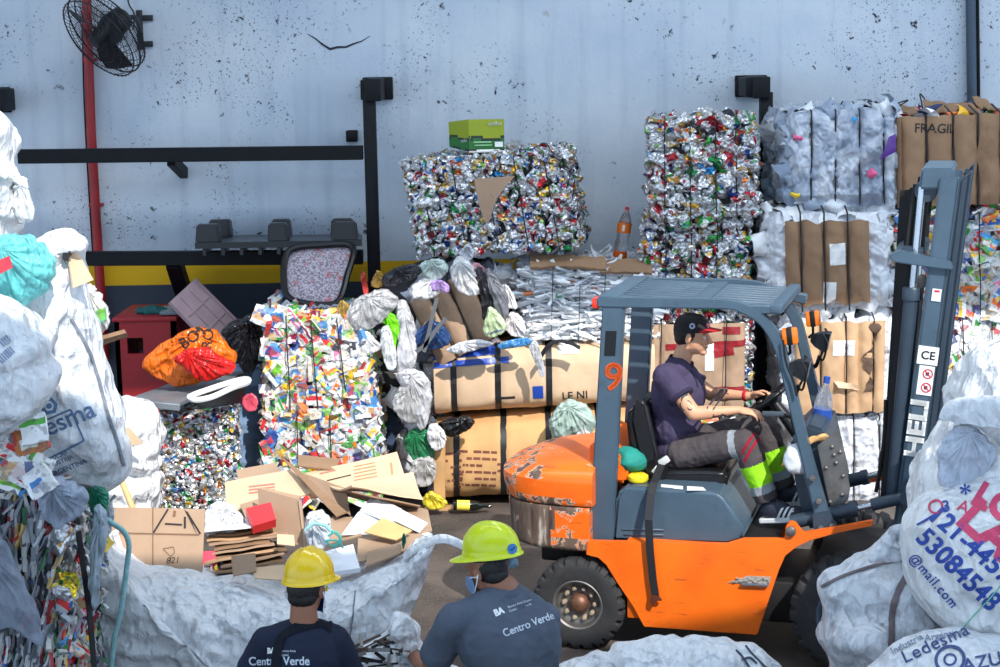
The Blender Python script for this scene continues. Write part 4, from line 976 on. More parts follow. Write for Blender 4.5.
for yl in (-.46, .40):
    b = MB(); dx = A([0, yl + .46, 0]); prism(b, [p + dx for p in FP([(602, 305), (624, 306), (613, 543), (588.5, 541)], -.46)], (0, .06, 0), .008); rp_ = lmesh(b, 'rear_pillar', M_TEAL, gd, angle=50)
    if yl < 0: near_pillar = rp_
pr = [FL(598, 298, -.47), FL(618, 298.4, -.47), FL(690, 299.6, -.47), FL(715, 300.4, -.47), FL(764, 305, -.47), FL(781, 308, -.47)]
xr0 = pr[0][0]; xr1 = FL(781, 309, -.47)[0]; zr0 = pr[0][2] + .0; zr1 = FL(781, 308.5, -.47)[2]
def roofz(x): return zr0 + (zr1 - zr0) * (x - xr0) / (xr1 - xr0)
for xc, w in ((xr0 + .06, .12), (FL(697, 300, -.47)[0], .1), (xr1 - .03, .07)):
    b = MB(); box(b, (xc, 0, roofz(xc) - .01), (w, .92, .05), None, .008); lmesh(b, 'roof_crossbar', M_TEAL, gd)
for k in range(9):
    yy = -.36 + .72 * k / 8; b = MB(); bar(b, (xr0 + .02, yy, roofz(xr0) - .012), (xr1, yy, roofz(xr1) - .012), .050, .034, bev=.006); lmesh(b, 'roof_slat', M_TEAL, gd)
b = MB(); bar(b, FL(740, 309, -.42), FL(781, 309, -.42), .07, .05, bev=.006); lmesh(b, 'roof_corner', M_TEAL, gd)
b = MB(); bar(b, FL(740, 309, -.42) + [0, .84, 0], FL(790, 320, -.42) + [0, .84, 0], .07, .06, bev=.006); lmesh(b, 'roof_corner', M_TEAL, gd)
# foot plate of the near leg with bolts
b = MB(); prism(b, FP([(812, 514), (829, 511), (837, 527), (834, 533), (818, 536), (813, 528)], -.485), (0, .03, 0), .004); lmesh(b, 'leg_foot', M_TEALD, gd)
for x, y in ((812.5, 478), (819, 501), (821, 528), (832, 526)):
    b = MB(); c = FL(x, y, -.49); lathe(b, [(.0, .022), (.016, .02), (.02, .012), (.02, 0)], 6, np.array(Matrix.Translation(Vector(c)) @ Matrix.Rotation(PI / 2, 4, 'X'))); lmesh(b, 'bolt', M_STEELB, gd)
# number and louvre on the pillar
tp = FP([(602, 305), (624, 306), (613, 543), (588.5, 541)], -.466); upv = nrm(tp[0] - tp[3])
def flat_text(s, o, xd, yd, size, mat, name, par, bold=.02, off=(0, 0, 0), spacing=1., shear=0.):
    bm = text_mesh(s, size, bold * size, shear=shear, spacing=spacing); v = A([tuple(x.co) for x in bm.verts]); bm.verts.index_update(); f = [tuple(x.index for x in q.verts) for q in bm.faces]; bm.free()
    b = MB(); b.add(A(o) + v[:, :1] * A(xd) + v[:, 1:2] * A(yd) + A(off), f); return lmesh(b, name, mat, par, smooth=False)
flat_text('9', FL(602.5, 390, -.466), (1, 0, 0), upv, .235, M_OR9, 'number_nine', near_pillar, .016)
b = MB(); prism(b, FP([(605.5, 331), (616.5, 331), (615, 356), (604, 356)], -.464), (0, .01, 0), .002); gr = lmesh(b, 'louvre', M_BLKP, near_pillar)
b = MB(); box(b, FL(598, 302, -.40), (.05, .12, .06), None, .01); lmesh(b, 'tail_lamp', M('red_lens', (240, 60, 40), .25), gd)
# wheels
def wheel(c, R, wd, rim, name='wheel', nl=22, far=False, rimmat=M_STEELB):
    sgn = 1 if far else -1
    n = nl * 6; prof = [(rim, -.5), (rim + .01, -.52), (R * .80, -.53), (R * .9, -.5), (R * .97, -.44), (R, -.36), (R, 0), (R, .36), (R * .97, .44), (R * .9, .5), (rim + .01, .52), (rim, .5)]
    V = []
    for i, (rr, z) in enumerate(prof):
        for j in range(n):
            t = 2 * PI * j / n; q = j % 6; lug = 1 if q < 4 else 0; r2 = rr
            if rr > R * .88 and abs(z) > .1 and not lug: r2 = rr - (R * .085 if rr > R * .93 else R * .03)
            V.append((r2 * math.cos(t), z * wd, r2 * math.sin(t)))
    k = len(prof); f = [(i * n + j, i * n + (j + 1) % n, ((i + 1) % k) * n + (j + 1) % n, ((i + 1) % k) * n + j) for i in range(k) for j in range(n)]
    b = MB(); b.add(A(V) + c, f); w = lmesh(b, name, M_RUB, angle=35)
    Q = np.array(Matrix.Translation(Vector(tuple(c))) @ Matrix.Rotation(PI / 2 if sgn < 0 else -PI / 2, 4, 'X'))
    h = wd / 2
    b = MB(); lathe(b, [(rim + .004, h * .98), (rim * .97, h * 1.04), (rim * .9, h * .96), (rim * .86, h * .3), (rim * .6, h * .12), (rim * .45, h * .16), (0.001, h * .16)], 40, Q, caps=False); lmesh(b, 'rim', rimmat, w)
    b = MB(); lathe(b, [(rim * .40, h * .14), (rim * .38, h * .55), (rim * .3, h * .8), (rim * .16, h * .95), (0, h * .97)], 24, Q); lmesh(b, 'hub', M('rusty_hub', (120, 84, 66), .5, .4, .3, 20), w)
    for i in range(10):
        a = 2 * PI * i / 10; b = MB(); q = Q @ np.array(Matrix.Translation(Vector((rim * .62 * math.cos(a), rim * .62 * math.sin(a), h * .1)))); lathe(b, [(.016, 0), (.016, .035), (.010, .045), (0, .046)], 8, q); lmesh(b, 'wheel_nut', M('pale_nut', (188, 170, 148), .45, .4, .2, 30), w)
    return w
wr = FL(577.5, 603, -.57); Rr = .285
wheel(A([wr[0], -.485, Rr]), Rr, .17, .155); wheel(A([wr[0], .485, Rr]), Rr, .17, .155, far=True)
wf = FL(849, 608, -.6); Rf = .345
wheel(A([wf[0], -.485, Rf]), Rf, .21, .19, rimmat=M_TEAL); wheel(A([wf[0], .485, Rf]), Rf, .21, .19, far=True, rimmat=M_TEAL)
b = MB(); tube(b, [(wr[0], -.45, Rr), (wr[0], .45, Rr)], .05, 12); tube(b, [(wf[0], -.42, Rf), (wf[0], .42, Rf)], .08, 12); lmesh(b, 'axle', M_GREASE)
# seat
sx, sz = FL(690, 470, 0)[0], FL(690, 470, 0)[2]
b = MB(); prism(b, FP([(657, 474), (661, 464), (672, 462), (720, 462), (732, 464), (735, 471), (731, 480), (662, 481)], 0) - A([0, .25, 0]), (0, .5, 0), .025, seg=3); seat = lmesh(b, 'seat', M_VINYL, angle=60)
b = MB(); prism(b, FP([(634, 410), (638, 400), (646, 396), (653, 402), (660, 440), (664, 463), (656, 472), (645, 464), (637, 440)], 0) - A([0, .25, 0]), (0, .5, 0), .03, seg=3); lmesh(b, 'backrest', M_VINYL, seat, angle=60)
for yl in (-.25,):
    b = MB(); prism(b, FP([(631, 420), (634, 402), (641, 397), (647, 404), (655, 440), (660, 468), (648, 476), (640, 462)], yl) - A([0, .02, 0]), (0, .07, 0), .02, seg=3); lmesh(b, 'side_bolster', M_VINYL, seat, angle=60)
b = MB(); prism(b, FP([(645, 462), (660, 455), (668, 466), (664, 482), (648, 486)], -.27), (0, .03, 0), .006); lmesh(b, 'seat_hinge', M_BLKP, seat)
b = MB(); box(b, FL(664, 461, -.28), (.07, .03, .045), rotm(ry=-.6), .01); lmesh(b, 'belt_buckle', M('grey_plastic', (200, 202, 204), .4), seat)
b = MB(); box(b, FL(657, 471, -.285), (.05, .01, .05), rotm(ry=-.9), .003); lmesh(b, 'white_sticker', M_LBL, seat)
b = MB(); pts = FP([(652, 476), (650, 488), (649, 497), (648.5, 520), (650, 550), (653, 580), (655.5, 596)], -.60); pts[0][1] += .28; pts[1][1] += .12; pts[2][1] += .06
for i in range(len(pts) - 1): bar(b, pts[i], pts[i + 1], .046, .006, up=(0, 1, 0), bev=0)
lmesh(b, 'seat_belt', M_STRAP); b = MB(); prism(b, FP([(651, 595), (659, 597), (662, 601), (656, 601), (654, 606), (650, 603)], -.61), (0, .02, 0), .003); lmesh(b, 'belt_hook', M('hook_steel', (110, 60, 44), .5, .5))
# steering wheel and column, levers
sc_ = FL(770, 397, .02); sn = nrm([-.62, 0, .78]); SM = frame(sn); SM[:3, 3] = sc_
b = MB(); t = np.linspace(0, 2 * PI, 41); tube(b, A([(.17 * math.cos(a), .17 * math.sin(a), 0) for a in t]) @ SM[:3, :3].T + sc_, .015, 10); sw = lmesh(b, 'steering_wheel', M_BLKP)
b = MB()
for a in (.3, 2.4, 4.5): tube(b, [sc_ - sn * .02, sc_ + SM[:3, :3] @ A([.165 * math.cos(a), .165 * math.sin(a), 0])], .012, 8)
ell(b, sc_ - sn * .015, (.05, .05, .03), SM); lmesh(b, 'wheel_spokes', M_BLKP, sw)
b = MB(); tube(b, [sc_ - sn * .02, sc_ - sn * .5], [.03, .06], 12); lmesh(b, 'steering_column', M_BLKP, sw)
for k, (px, yl) in enumerate(((764, -.2), (768, -.24), (772, -.28))):
    b = MB(); e = FL(px + 2, 414, yl); tube(b, smooth_path([e, FL(px + 10, 414.5, yl), FL(px + 24, 417, yl), FL(px + 29, 424, yl), FL(px + 37, 462, yl)], 6), .009, 8); lv_ = lmesh(b, 'control_lever', M_BLKP)
    b = MB(); tube(b, [e - [.02, 0, 0], e + [.06, 0, .002]], [.018, .015], 10); lmesh(b, 'lever_grip', M('grey_grip', (120, 124, 128), .5), lv_)
# dashboard, front plate
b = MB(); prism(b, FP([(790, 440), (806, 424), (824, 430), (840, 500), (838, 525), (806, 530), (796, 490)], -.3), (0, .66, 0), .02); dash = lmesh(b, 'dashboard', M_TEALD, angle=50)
b = MB(); prism(b, FP([(817, 446), (836, 431), (842, 440), (850, 489), (848, 500), (833, 514), (828, 500)], -.36), (0, .02, 0), .004); lmesh(b, 'front_plate', M_STEELB)
for x, y in ((832, 447), (834, 455), (840, 452), (836, 463), (843, 476), (826, 468), (830, 502), (842, 495)):
    b = MB(); ell(b, FL(x, y, -.366), (.013, .01, .013), None, 8, 5); lmesh(b, 'plate_bolt', M_STEELB, dash)
# lamps on the guard legs
def ind(px, py, yl, nm):
    b = MB(); c = FL(px, py, yl); box(b, c, (.088, .06, .095), rotm(ry=-.12), .012); o = lmesh(b, 'indicator_lamp', M_AMBER)
    b = MB(); box(b, c, (.034, .066, .098), rotm(ry=-.12), .006); lmesh(b, 'lamp_band', M_BLKP, o)
    b = MB(); tube(b, [c - [0, 0, .05], c + [.0, .02, -.10], c + [-.03, .06, -.13]], .009, 6); lmesh(b, 'lamp_bracket', M_BLKP, o)
ind(790, 336, -.44, ''); ind(813, 318.5, .46, '')
def wlamp(px, py, yl):
    c = FL(px, py, yl); b = MB(); Q = np.array(Matrix.Translation(Vector(tuple(c))) @ Matrix.Rotation(PI / 2 + .2, 4, 'Y'))
    Q2 = Q @ np.array(Matrix.Rotation(PI / 4, 4, 'Z')); lathe(b, [(.0, -.06), (.03, -.055), (.06, -.02), (.08, .03), (.084, .055), (.078, .058), (0, .058)], 4, Q2); o = lmesh(b, 'work_lamp', M_BLKP, smooth=False)
    b = MB(); pth = [c + [.02, -.08, .06], c + [.05, -.09, 0], c + [.03, -.05, -.11], c + [0, 0, -.12], c + [0, .06, -.11], c + [.05, .09, 0], c + [.02, .09, .06]]; tube(b, smooth_path(pth, 5), .007, 6); lmesh(b, 'lamp_yoke', M_BLKP, o)
    b = MB(); tube(b, smooth_path([c + [0, 0, -.1], c + [-.02, .0, -.16], c + [-.05, .03, -.18]], 5), .014, 6); lmesh(b, 'lamp_mount', M_BLKP, o)
wlamp(799, 368, -.44); wlamp(820, 340, .46)
b = MB(); tube(b, smooth_path(FP([(812, 372), (818, 384), (824, 398), (822, 404), (816, 394), (811, 378)], .42), 6), .006, 6); lmesh(b, 'lamp_cable', M('white_cable', (200, 206, 212), .5))
b = MB(); tube(b, smooth_path(FP([(783, 340), (786, 362), (793, 380), (797, 396)], -.50), 6), .007, 6); lmesh(b, 'lamp_cable', M_BLKP)
# mast
def mpt(t, s, yl):
    "t along the mast 0 top .. 1 bottom, s across 0 rear .. 1 front"
    a = A([940, 178]) * (1 - t) + A([896, 505]) * t; c = A([972, 178]) * (1 - t) + A([930, 505]) * t; q = a * (1 - s) + c * s; return FL(q[0], q[1], yl)
ms = None
for yl, nm in ((-.36, 'mast'), (.26, 'far_mast_channel')):
    b = MB(); dx = A([0, yl + .36, 0])
    def L_(s, t): return mpt(t, s, -.36) + dx
    t1 = 1.12
    prism(b, [L_(0, 0), L_(.62, 0), L_(.62, t1), L_(0, t1)], (0, .03, 0), .005); prism(b, [L_(0, 0), L_(.12, 0), L_(.12, t1), L_(0, t1)], (0, .10, 0), .004)
    prism(b, [L_(.52, 0), L_(.62, 0), L_(.62, t1), L_(.52, t1)], (0, .10, 0), .004)
    if ms is None: ms = lmesh(b, nm, M_TEAL, angle=40)
    else: lmesh(b, nm, M_TEAL, ms, angle=40)
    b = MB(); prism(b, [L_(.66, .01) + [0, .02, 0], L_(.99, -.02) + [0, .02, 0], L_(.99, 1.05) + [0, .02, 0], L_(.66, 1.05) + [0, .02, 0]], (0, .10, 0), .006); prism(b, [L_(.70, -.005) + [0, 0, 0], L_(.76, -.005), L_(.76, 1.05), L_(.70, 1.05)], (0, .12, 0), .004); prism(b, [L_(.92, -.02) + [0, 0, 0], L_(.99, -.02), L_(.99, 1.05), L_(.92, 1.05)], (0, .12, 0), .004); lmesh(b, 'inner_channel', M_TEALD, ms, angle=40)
b = MB(); p = mpt(0, .3, -.36); 
prism(b, [mpt(-.03, -.62, -.34), mpt(-.03, .4, -.34), mpt(.035, .4, -.34), mpt(.035, -.62, -.34)], (0, .66, 0), .012); lmesh(b, 'top_tie_beam', M_TEAL, ms)
# tie plate curving round the cylinder
pl = FP([(889, 256), (898, 251), (952, 262), (953, 270), (940, 269), (905, 264), (892, 262)], -.40); b = MB(); prism(b, pl, (0, .12, 0), .006); lmesh(b, 'tie_plate', M_TEAL, ms, angle=60)
b = MB(); prism(b, FP([(893, 253), (905, 246), (925, 248), (925, 258), (905, 260)], -.30), (0, .6, 0), .008); lmesh(b, 'cross_member', M_TEALD, ms)
for yl in (-.29, .25):
    dx = A([0, yl + .29, 0])
    a0, a1 = FL(922, 186, -.29) + dx, FL(912, 296, -.29) + dx; b0 = FL(893, 500, -.29) + dx
    b = MB(); tube(b, [a0, a1], .022, 12); lc = lmesh(b, 'lift_rod', M_CHROME, ms)
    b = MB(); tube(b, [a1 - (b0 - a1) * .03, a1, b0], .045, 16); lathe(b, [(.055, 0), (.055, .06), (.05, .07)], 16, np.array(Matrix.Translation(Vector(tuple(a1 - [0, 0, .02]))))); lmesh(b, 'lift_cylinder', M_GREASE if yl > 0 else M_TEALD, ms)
    b = MB(); bar(b, FL(915, 184, -.25) + dx, FL(905, 262, -.25) + dx, .03, .02, bev=.002); bar(b, FL(927, 200, -.25) + dx, FL(921, 262, -.25) + dx, .03, .02, bev=.002); lmesh(b, 'lift_chain', M_GREASE, ms)
    b = MB(); lathe(b, [(.03, -.03), (.06, -.03), (.065, 0), (.06, .03), (.03, .03)], 20, np.array(Matrix.Translation(Vector(tuple(FL(926, 191, -.27) + dx))) @ Matrix.Rotation(PI / 2, 4, 'X'))); lmesh(b, 'chain_roller', M_TEALD, ms)
b = MB(); prism(b, FP([(909, 188), (917, 188), (892, 500), (880, 500)], -.22), (0, .04, 0), .006); lmesh(b, 'rear_rail', M_GREASE, ms)
b = MB(); prism(b, FP([(900, 190), (912, 190), (893, 500), (880, 500)], .2), (0, .04, 0), .006); lmesh(b, 'rear_rail', M_GREASE, ms)
# hoses
b = MB(); tube(b, smooth_path(FP([(886, 400), (884, 440), (880, 470), (876, 492)], -.2), 6), .012, 8); lmesh(b, 'hydraulic_hose', M_GREASE, ms)
# stickers and lettering on the mast side
def mast_sticker(x, y, w, h, mat, name, off=.004):
    c = FL(x, y, -.362); up = nrm(mpt(0, .3, -.36) - mpt(1, .3, -.36)); rx = nrm(np.cross([0, 1, 0], up)); rx = rx if rx[0] > 0 else -rx
    P = [c + rx * a * w / 2 + up * bb * h / 2 for a, bb in ((-1, -1), (1, -1), (1, 1), (-1, 1))]; b = MB(); prism(b, [p - [0, off, 0] for p in P], (0, .003, 0)); return lmesh(b, name, mat, ms, smooth=False), c, rx, up
s1, c1, rx, up = mast_sticker(928, 355.5, .115, .105, M_WHITEP, 'ce_sticker')
flat_text('CE', c1 - rx * .040 - up * .022, rx, up, .066, M_INKK, 'ce_letters', ms, .02, (0, -.006, 0))
s1, c1, _, _ = mast_sticker(925.5, 380.5, .085, .17, M_WHITEP, 'warning_sticker')
b = MB()
for dz in (.04, -.04):
    for pg in ring_polys(0.008, dz, .022, .029, 20): b.add([c1 + rx * x + up * y - [0, .006, 0] for x, y in pg], [(0, 1, 2, 3)])
    for pg in line_polys([(-.01, dz + .018), (.026, dz - .018)], .006): b.add([c1 + rx * x + up * y - [0, .006, 0] for x, y in pg], [(0, 1, 2, 3)])
lmesh(b, 'red_prohibition_signs', M('sign_red', (206, 40, 60), .5), ms, smooth=False)
b = MB()
for dz in (.04, -.04): box(b, c1 + rx * .006 + up * dz - [0, .005, 0], (.02, .001, .02)); 
lmesh(b, 'sign_figure', M_INKK, ms, smooth=False)
s1, c1, _, _ = mast_sticker(936.5, 295, .05, .07, M_WHITEP, 'mast_sticker')
b = MB(); box(b, c1 + up * .022 - [0, .005, 0], (.03, .001, .012)); lmesh(b, 'sticker_mark', M('sign_red', (206, 40, 60)), ms, smooth=False)
flat_text('HELI', FL(921.5, 460, -.366), up * 1.3, -rx, .135, M_WHITEP, 'maker_lettering', ms, .05, (0, -.002, 0))
# tilt cylinders and mast foot
for yl in (-.40, .36):
    dx = A([0, yl + .4, 0]); a, m1, m2, e = [FL(x, y, -.40) + dx for x, y in ((792, 522), (854, 509), (858, 508), (907, 497))]
    b = MB(); tube(b, [a, m1], .042, 16); tube(b, [m1 - (m1 - a) * .05, m1 + (m1 - a) * .06], .048, 16); tc = lmesh(b, 'tilt_cylinder', M_TEALD)
    b = MB(); tube(b, [m2, e], .02, 12); lmesh(b, 'tilt_rod', M_CHROME, tc)
    b = MB(); tube(b, [m2 + (e - m2) * .28, e], .036, 14); tube(b, [e - [0, .05, 0], e + [0, .05, 0]], .04, 14); lmesh(b, 'tilt_sleeve', M_TEALD, tc)
b = MB(); prism(b, FP([(898, 486), (908, 478), (918, 486), (916, 512), (902, 520)], -.37), (0, .05, 0), .008); lmesh(b, 'mast_clevis', M_TEALD, ms)
b = MB(); lathe(b, [(.03, .0), (.03, .02), (.02, .026), (0, .026)], 12, np.array(Matrix.Translation(Vector(tuple(FL(791, 531, -.563)))) @ Matrix.Rotation(PI / 2, 4, 'X'))); lmesh(b, 'pivot_pin', M_STEELB)
# fork carriage, mostly behind the sacks
b = MB(); cx = mpt(1, 1.15, 0)[0]
for z in (.35, .75): box(b, (cx + .07, 0, z), (.06, .95, .12), None, .01)
lmesh(b, 'fork_carriage', M_TEALD)
for yl in (-.3, .3):
    b = MB(); bar(b, (cx + .12, yl, .8), (cx + .12, yl, .1), .11, .045, up=(1, 0, 0)); bar(b, (cx + .1, yl, .09), (cx + 1.05, yl, .07), .11, .04); lmesh(b, 'fork', M_GREASE)
# ------------------------------------------------------------------ things lying on the truck
def to_w(p): return FO + FX * p[0] + FY * p[1] + A([0, 0, p[2]])
def FW_(px, py, yl): return to_w(FL(px, py, yl))
M_TCLOTH = M('teal_cloth', (24, 128, 116), .8, 0, .2, 8)
def blob3(c, r, seed, amp=.2, fr=6, n=40, m=26, rot=None):
    b = MB(); ell(b, (0, 0, 0), r, rot, n, m); V = b.arr(); L = np.linalg.norm(V, axis=1)[:, None]; V = V * (1 + amp * ridge(V * fr + seed * 3.3, 3))[:, None]
    b2 = MB(); b2.add(V + A(c), b.f); return b2
b = blob3(FW_(628, 461, -.26), (.10, .10, .075), 3, .16, 7); tag(b.build('cloth', M_TCLOTH), 'crumpled teal cloth lying behind the driver seat', 'cloth')
b = MB(); c = FW_(638, 477, -.34); lathe(b, [(0, .02), (.045, .022), (.062, .01), (.064, -.012), (.055, -.025), (0, -.025)], 28, np.array(Matrix.Translation(Vector(tuple(c))))); tag(b.build('tape_roll', M('yellow_plastic', (246, 214, 40), .4)), 'small yellow disc lying on the hood beside the seat', 'tape')
M_ROPE = M('tan_rope', (206, 160, 104), .8, 0, .25, 40, .3, 160)
rc = thing('rope_coil', 'hank of tan rope tied round the front leg of the forklift', 'rope', FW_(806, 452, -.3))
for k in range(7):
    b = MB(); a, e = FL(786 + k * 1.8, 462 - k, -.34 - .01 * k), FL(822 + k * .9, 436 + k * 1.0, -.36 + .012 * k); mid = (a + e) / 2 + A([0, -.02, .02 + .008 * k])
    tube(b, [to_w(p) for p in smooth_path([a + [-.02, .03, -.03], a, mid, e, e + [.03, .05, -.02]], 8)], .013, 8); b.build('rope_strand', M_ROPE, rc)
b = blob3(FW_(797, 459, -.40), (.07, .05, .085), 5, .12, 9); tag(b.build('plastic_bag', M('white_film', (226, 230, 236), .35, 0, .1, 9, .2, 40)), 'white plastic bag tied in with the rope on the forklift', 'bag')
wb_ = thing('water_bottle', 'clear bottle with a blue label standing behind the rope coil on the forklift', 'bottle', FW_(822, 440, .1))
Q = np.array(Matrix.Translation(Vector(tuple(FW_(819, 436, .1)))) @ Matrix.Rotation(.12, 4, 'Y'))
M_PET = MC('clear_pet', .08, 0, 0, trans=.85, alpha=.75)
b = MB(); lathe(b, [(0, 0), (.05, .0), (.056, .02), (.054, .1), (.056, .2), (.045, .26), (.02, .31), (.018, .34), (0, .34)], 20, Q, (.85, .92, 1)); b.build('bottle_body', M_PET, wb_)
b = MB(); lathe(b, [(.0575, .06), (.0575, .17)], 20, Q); b.build('label_band', M('bottle_blue', (40, 80, 170), .4), wb_)
b = MB(); lathe(b, [(.02, .33), (.021, .37), (0, .37)], 14, Q); b.build('bottle_cap', M('bottle_blue', (40, 80, 170), .4), wb_)
# ------------------------------------------------------------------ people
M_SKIN = M('skin_light', (216, 160, 126), .5, 0, .07, 12, .08, 90); M_SKIND = M('skin_tan', (150, 100, 76), .5, 0, .08, 12, .08, 90)
M_HAIR = M('black_hair', (26, 22, 22), .55, 0, .3, 40, .5, 120)
M_EYE = M('eye_white', (228, 224, 220), .25); M_IRIS = M('dark_iris', (40, 28, 22), .2)
M_TATTOO = M('tattoo_ink', (62, 62, 70), .6); M_LIP = M('lips', (170, 104, 90), .5)
def cloth(name, col, var=.14, bmp=.25):
    return M(name, col, .85, 0, var, 5, bmp, 240, spec=.2)
def rot_to(f, u):
    f = nrm(f); u = A(u) - f * (A(u) @ f); u = nrm(u); m = np.eye(4); m[:3, 0] = f; m[:3, 1] = np.cross(u, f); m[:3, 2] = u; return m
def head_mb(mb, Hm, sc=1.0):
    "head in its own frame: x forward, y left, z up, origin at eye height in the middle"
    def P(x, y, z): return (Hm[:3, :3] @ (A([x, y, z]) * sc)) + Hm[:3, 3]
    def E(c, r, rx=0, ry=0, rz=0): ell(mb, P(*c), A(r) * sc, Hm @ rotm(rx, ry, rz), 20, 14)
    E((-.010, 0, .032), (.098, .076, .086)); E((.022, 0, -.035), (.068, .060, .076), 0, -.15); E((.068, 0, -.094), (.025, .028, .020)); E((.01, 0, -.07), (.06, .055, .04))
    E((.080, 0, .026), (.016, .048, .012)); cap(mb, P(.086, 0, .012), P(.112, 0, -.030), .010 * sc, .0135 * sc)
    for s in (1, -1):
        E((.100, s * .011, -.036), (.012, .010, .009)); E((.060, s * .036, -.022), (.030, .024, .024)); E((-.008, s * .079, -.008), (.020, .009, .034), 0, .25, s * .35); E((-.004, s * .084, -.008), (.012, .006, .024), 0, .25, s * .35)
    E((.062, 0, -.058), (.030, .036, .036)); E((.084, 0, -.057), (.011, .023, .006)); E((.081, 0, -.069), (.011, .021, .007))
    return P
def finger(mb, base, d, n, L, r, curl):
    p = A(base); d = A(d); ax = nrm(np.cross(d, n)); segs = (.45, .31, .24)
    for k in range(3):
        R_ = np.array(Matrix.Rotation(curl[k], 3, Vector(tuple(ax)))); d = R_ @ d; q = p + nrm(d) * L * segs[k]; cap(mb, p, q, r * (1 - .10 * k), r * (1 - .10 * (k + 1)), 10); p = q
def hand_mb(mb, wrist, d, n, thumb, curl=(.35, .5, .4), sc=1., spread=.06, tcurl=(.2, .35)):
    "palm, four fingers and a thumb; d to the knuckles, n out of the palm, thumb the side the thumb is on"
    d = nrm(d); n = nrm(A(n) - d * (A(n) @ d)); s = np.cross(d, n); s = s if s @ A(thumb) > 0 else -s; w = A(wrist)
    m = np.eye(4); m[:3, 0] = d; m[:3, 1] = np.cross(n, d); m[:3, 2] = n
    ell(mb, w + d * .05 * sc, A([.056, .040, .016]) * sc, m, 18, 12); ell(mb, w + d * .078 * sc, A([.022, .041, .015]) * sc, m, 18, 12); cap(mb, w - d * .03 * sc, w + d * .03 * sc, .026 * sc, .028 * sc, sq=.8)
    for k, (L, r) in enumerate(((.074, .0090), (.083, .0092), (.077, .0088), (.060, .0080))):
        o = .030 - .020 * k; fd = nrm(d + s * o * spread * 20 * .3); c = [x * (1 + .10 * k) for x in curl]; finger(mb, w + (d * (.092 - .004 * abs(k - 1)) + s * o) * sc, fd, n, L * sc, r * sc, c)
    tb = w + (d * .028 + s * .034 + n * .006) * sc; td = nrm(d * .75 + s * .62 + n * .25); p1 = tb + td * .036 * sc
    cap(mb, tb, p1, .0125 * sc, .0115 * sc, 10); td2 = nrm(td * .8 + d * .5 + n * tcurl[0] - s * .2); p2 = p1 + td2 * .032 * sc; cap(mb, p1, p2, .0115 * sc, .010 * sc, 10); td3 = nrm(td2 + n * tcurl[1] - s * .25); cap(mb, p2, p2 + td3 * .024 * sc, .010 * sc, .008 * sc, 10)
def emit(V, F, name, mats, par, cols=None, **k):
    b = MB(); b.add(V, F, (1, 1, 1) if cols is None else cols); return b.build(name, mats, par, angle=180, **k)
def wrinkle(amp, fr, seed=0):
    def f(V, N): return amp * ridge(V * fr + seed * 5.1, 3) * (.6 + .4 * pn(V * 3 + seed)) + amp * .5 * fbm(V * 4 + seed, 2)
    return f
def eyes(par, P, Hm, sc=1.):
    for s in (1, -1):
        b = MB(); ell(b, P(.079, s * .031, -.001), A([.012, .014, .009]) * sc, Hm, 14, 10); e = b.build('eye', M_EYE, par)
        b = MB(); ell(b, P(.0885, s * .0315, -.001), A([.0035, .006, .006]) * sc, Hm, 10, 8); b.build('iris', M_IRIS, e)
        b = MB(); pts = [P(.086 - .012 * abs(t), s * (.031 + .020 * t), .020 + .004 * (1 - t * t)) for t in (-1, -.5, 0, .5, 1)]; tube(b, pts, [.002, .0038, .004, .0035, .002], 6); b.build('eyebrow', M_HAIR, par)
def helmet(par, c, fwd, up, mat, sc=1., name='hard_hat', brim=.052):
    Hm = rot_to(fwd, up); Hm[:3, 3] = c; nu, nv = 64, 22; V = []
    for i in range(nv + 1):
        t = i / nv * PI / 2
        for j in range(nu):
            a = 2 * PI * j / nu; x, y, z = .138 * math.cos(a) * math.cos(t) ** .9, .112 * math.sin(a) * math.cos(t) ** .9, .118 * math.sin(t)
            rd = math.exp(-(y / .016) ** 2) * .008 * min(1, math.sin(t) * 2.2) + (math.exp(-((abs(y) - .045) / .007) ** 2) * .004 * min(1, math.sin(t) * 2)) * (1 if x < .11 else 0)
            V.append((x, y, z + rd))
    f = [(i * nu + j, i * nu + (j + 1) % nu, (i + 1) * nu + (j + 1) % nu, (i + 1) * nu + j) for i in range(nv) for j in range(nu)]
    n0 = len(V); ringsp = [(.0, 0), (.004, -.012), (.006, -.026), (.006, -.030), (-.002, -.028), (-.006, 0)]
    for dr, dz in ringsp:
        for j in range(nu):
            a = 2 * PI * j / nu; V.append(((.138 + dr) * math.cos(a), (.112 + dr) * math.sin(a), dz))
    f += [(n0 + i * nu + j, n0 + (i + 1) * nu + j, n0 + (i + 1) * nu + (j + 1) % nu, n0 + i * nu + (j + 1) % nu) for i in range(len(ringsp) - 1) for j in range(nu)]
    n1 = len(V); rows = [(.004, -.022), (.5, -.026), (1, -.032), (1, -.036), (.5, -.030), (.0, -.028)]
    for w, dz in rows:
        for j in range(nu):
            a = 2 * PI * j / nu; e = .008 + brim * max(0, math.cos(a)) ** 1.5; k = .006 + w * e; V.append(((.138 + k) * math.cos(a), (.112 + k * .8) * math.sin(a), dz - .010 * w * max(0, math.cos(a))))
    f += [(n1 + i * nu + j, n1 + (i + 1) * nu + j, n1 + (i + 1) * nu + (j + 1) % nu, n1 + i * nu + (j + 1) % nu) for i in range(len(rows) - 1) for j in range(nu)]
    V = A(V) * sc; V = V @ Hm[:3, :3].T + Hm[:3, 3]; b = MB(); b.add(V, f); o = b.build(name, mat, par, angle=70); o_ = Bale(); o_.tree = bvh_of(V, f); o_.H = Hm; o_.ob = o
    b = MB(); lathe(b, [(.122, -.030), (.116, -.048), (.108, -.046), (.112, -.02)], 40, Hm @ np.diag([sc, sc * .82, sc, 1.]), caps=False); b.build('head_band', M('helmet_band', (26, 26, 30), .7), o); return o_
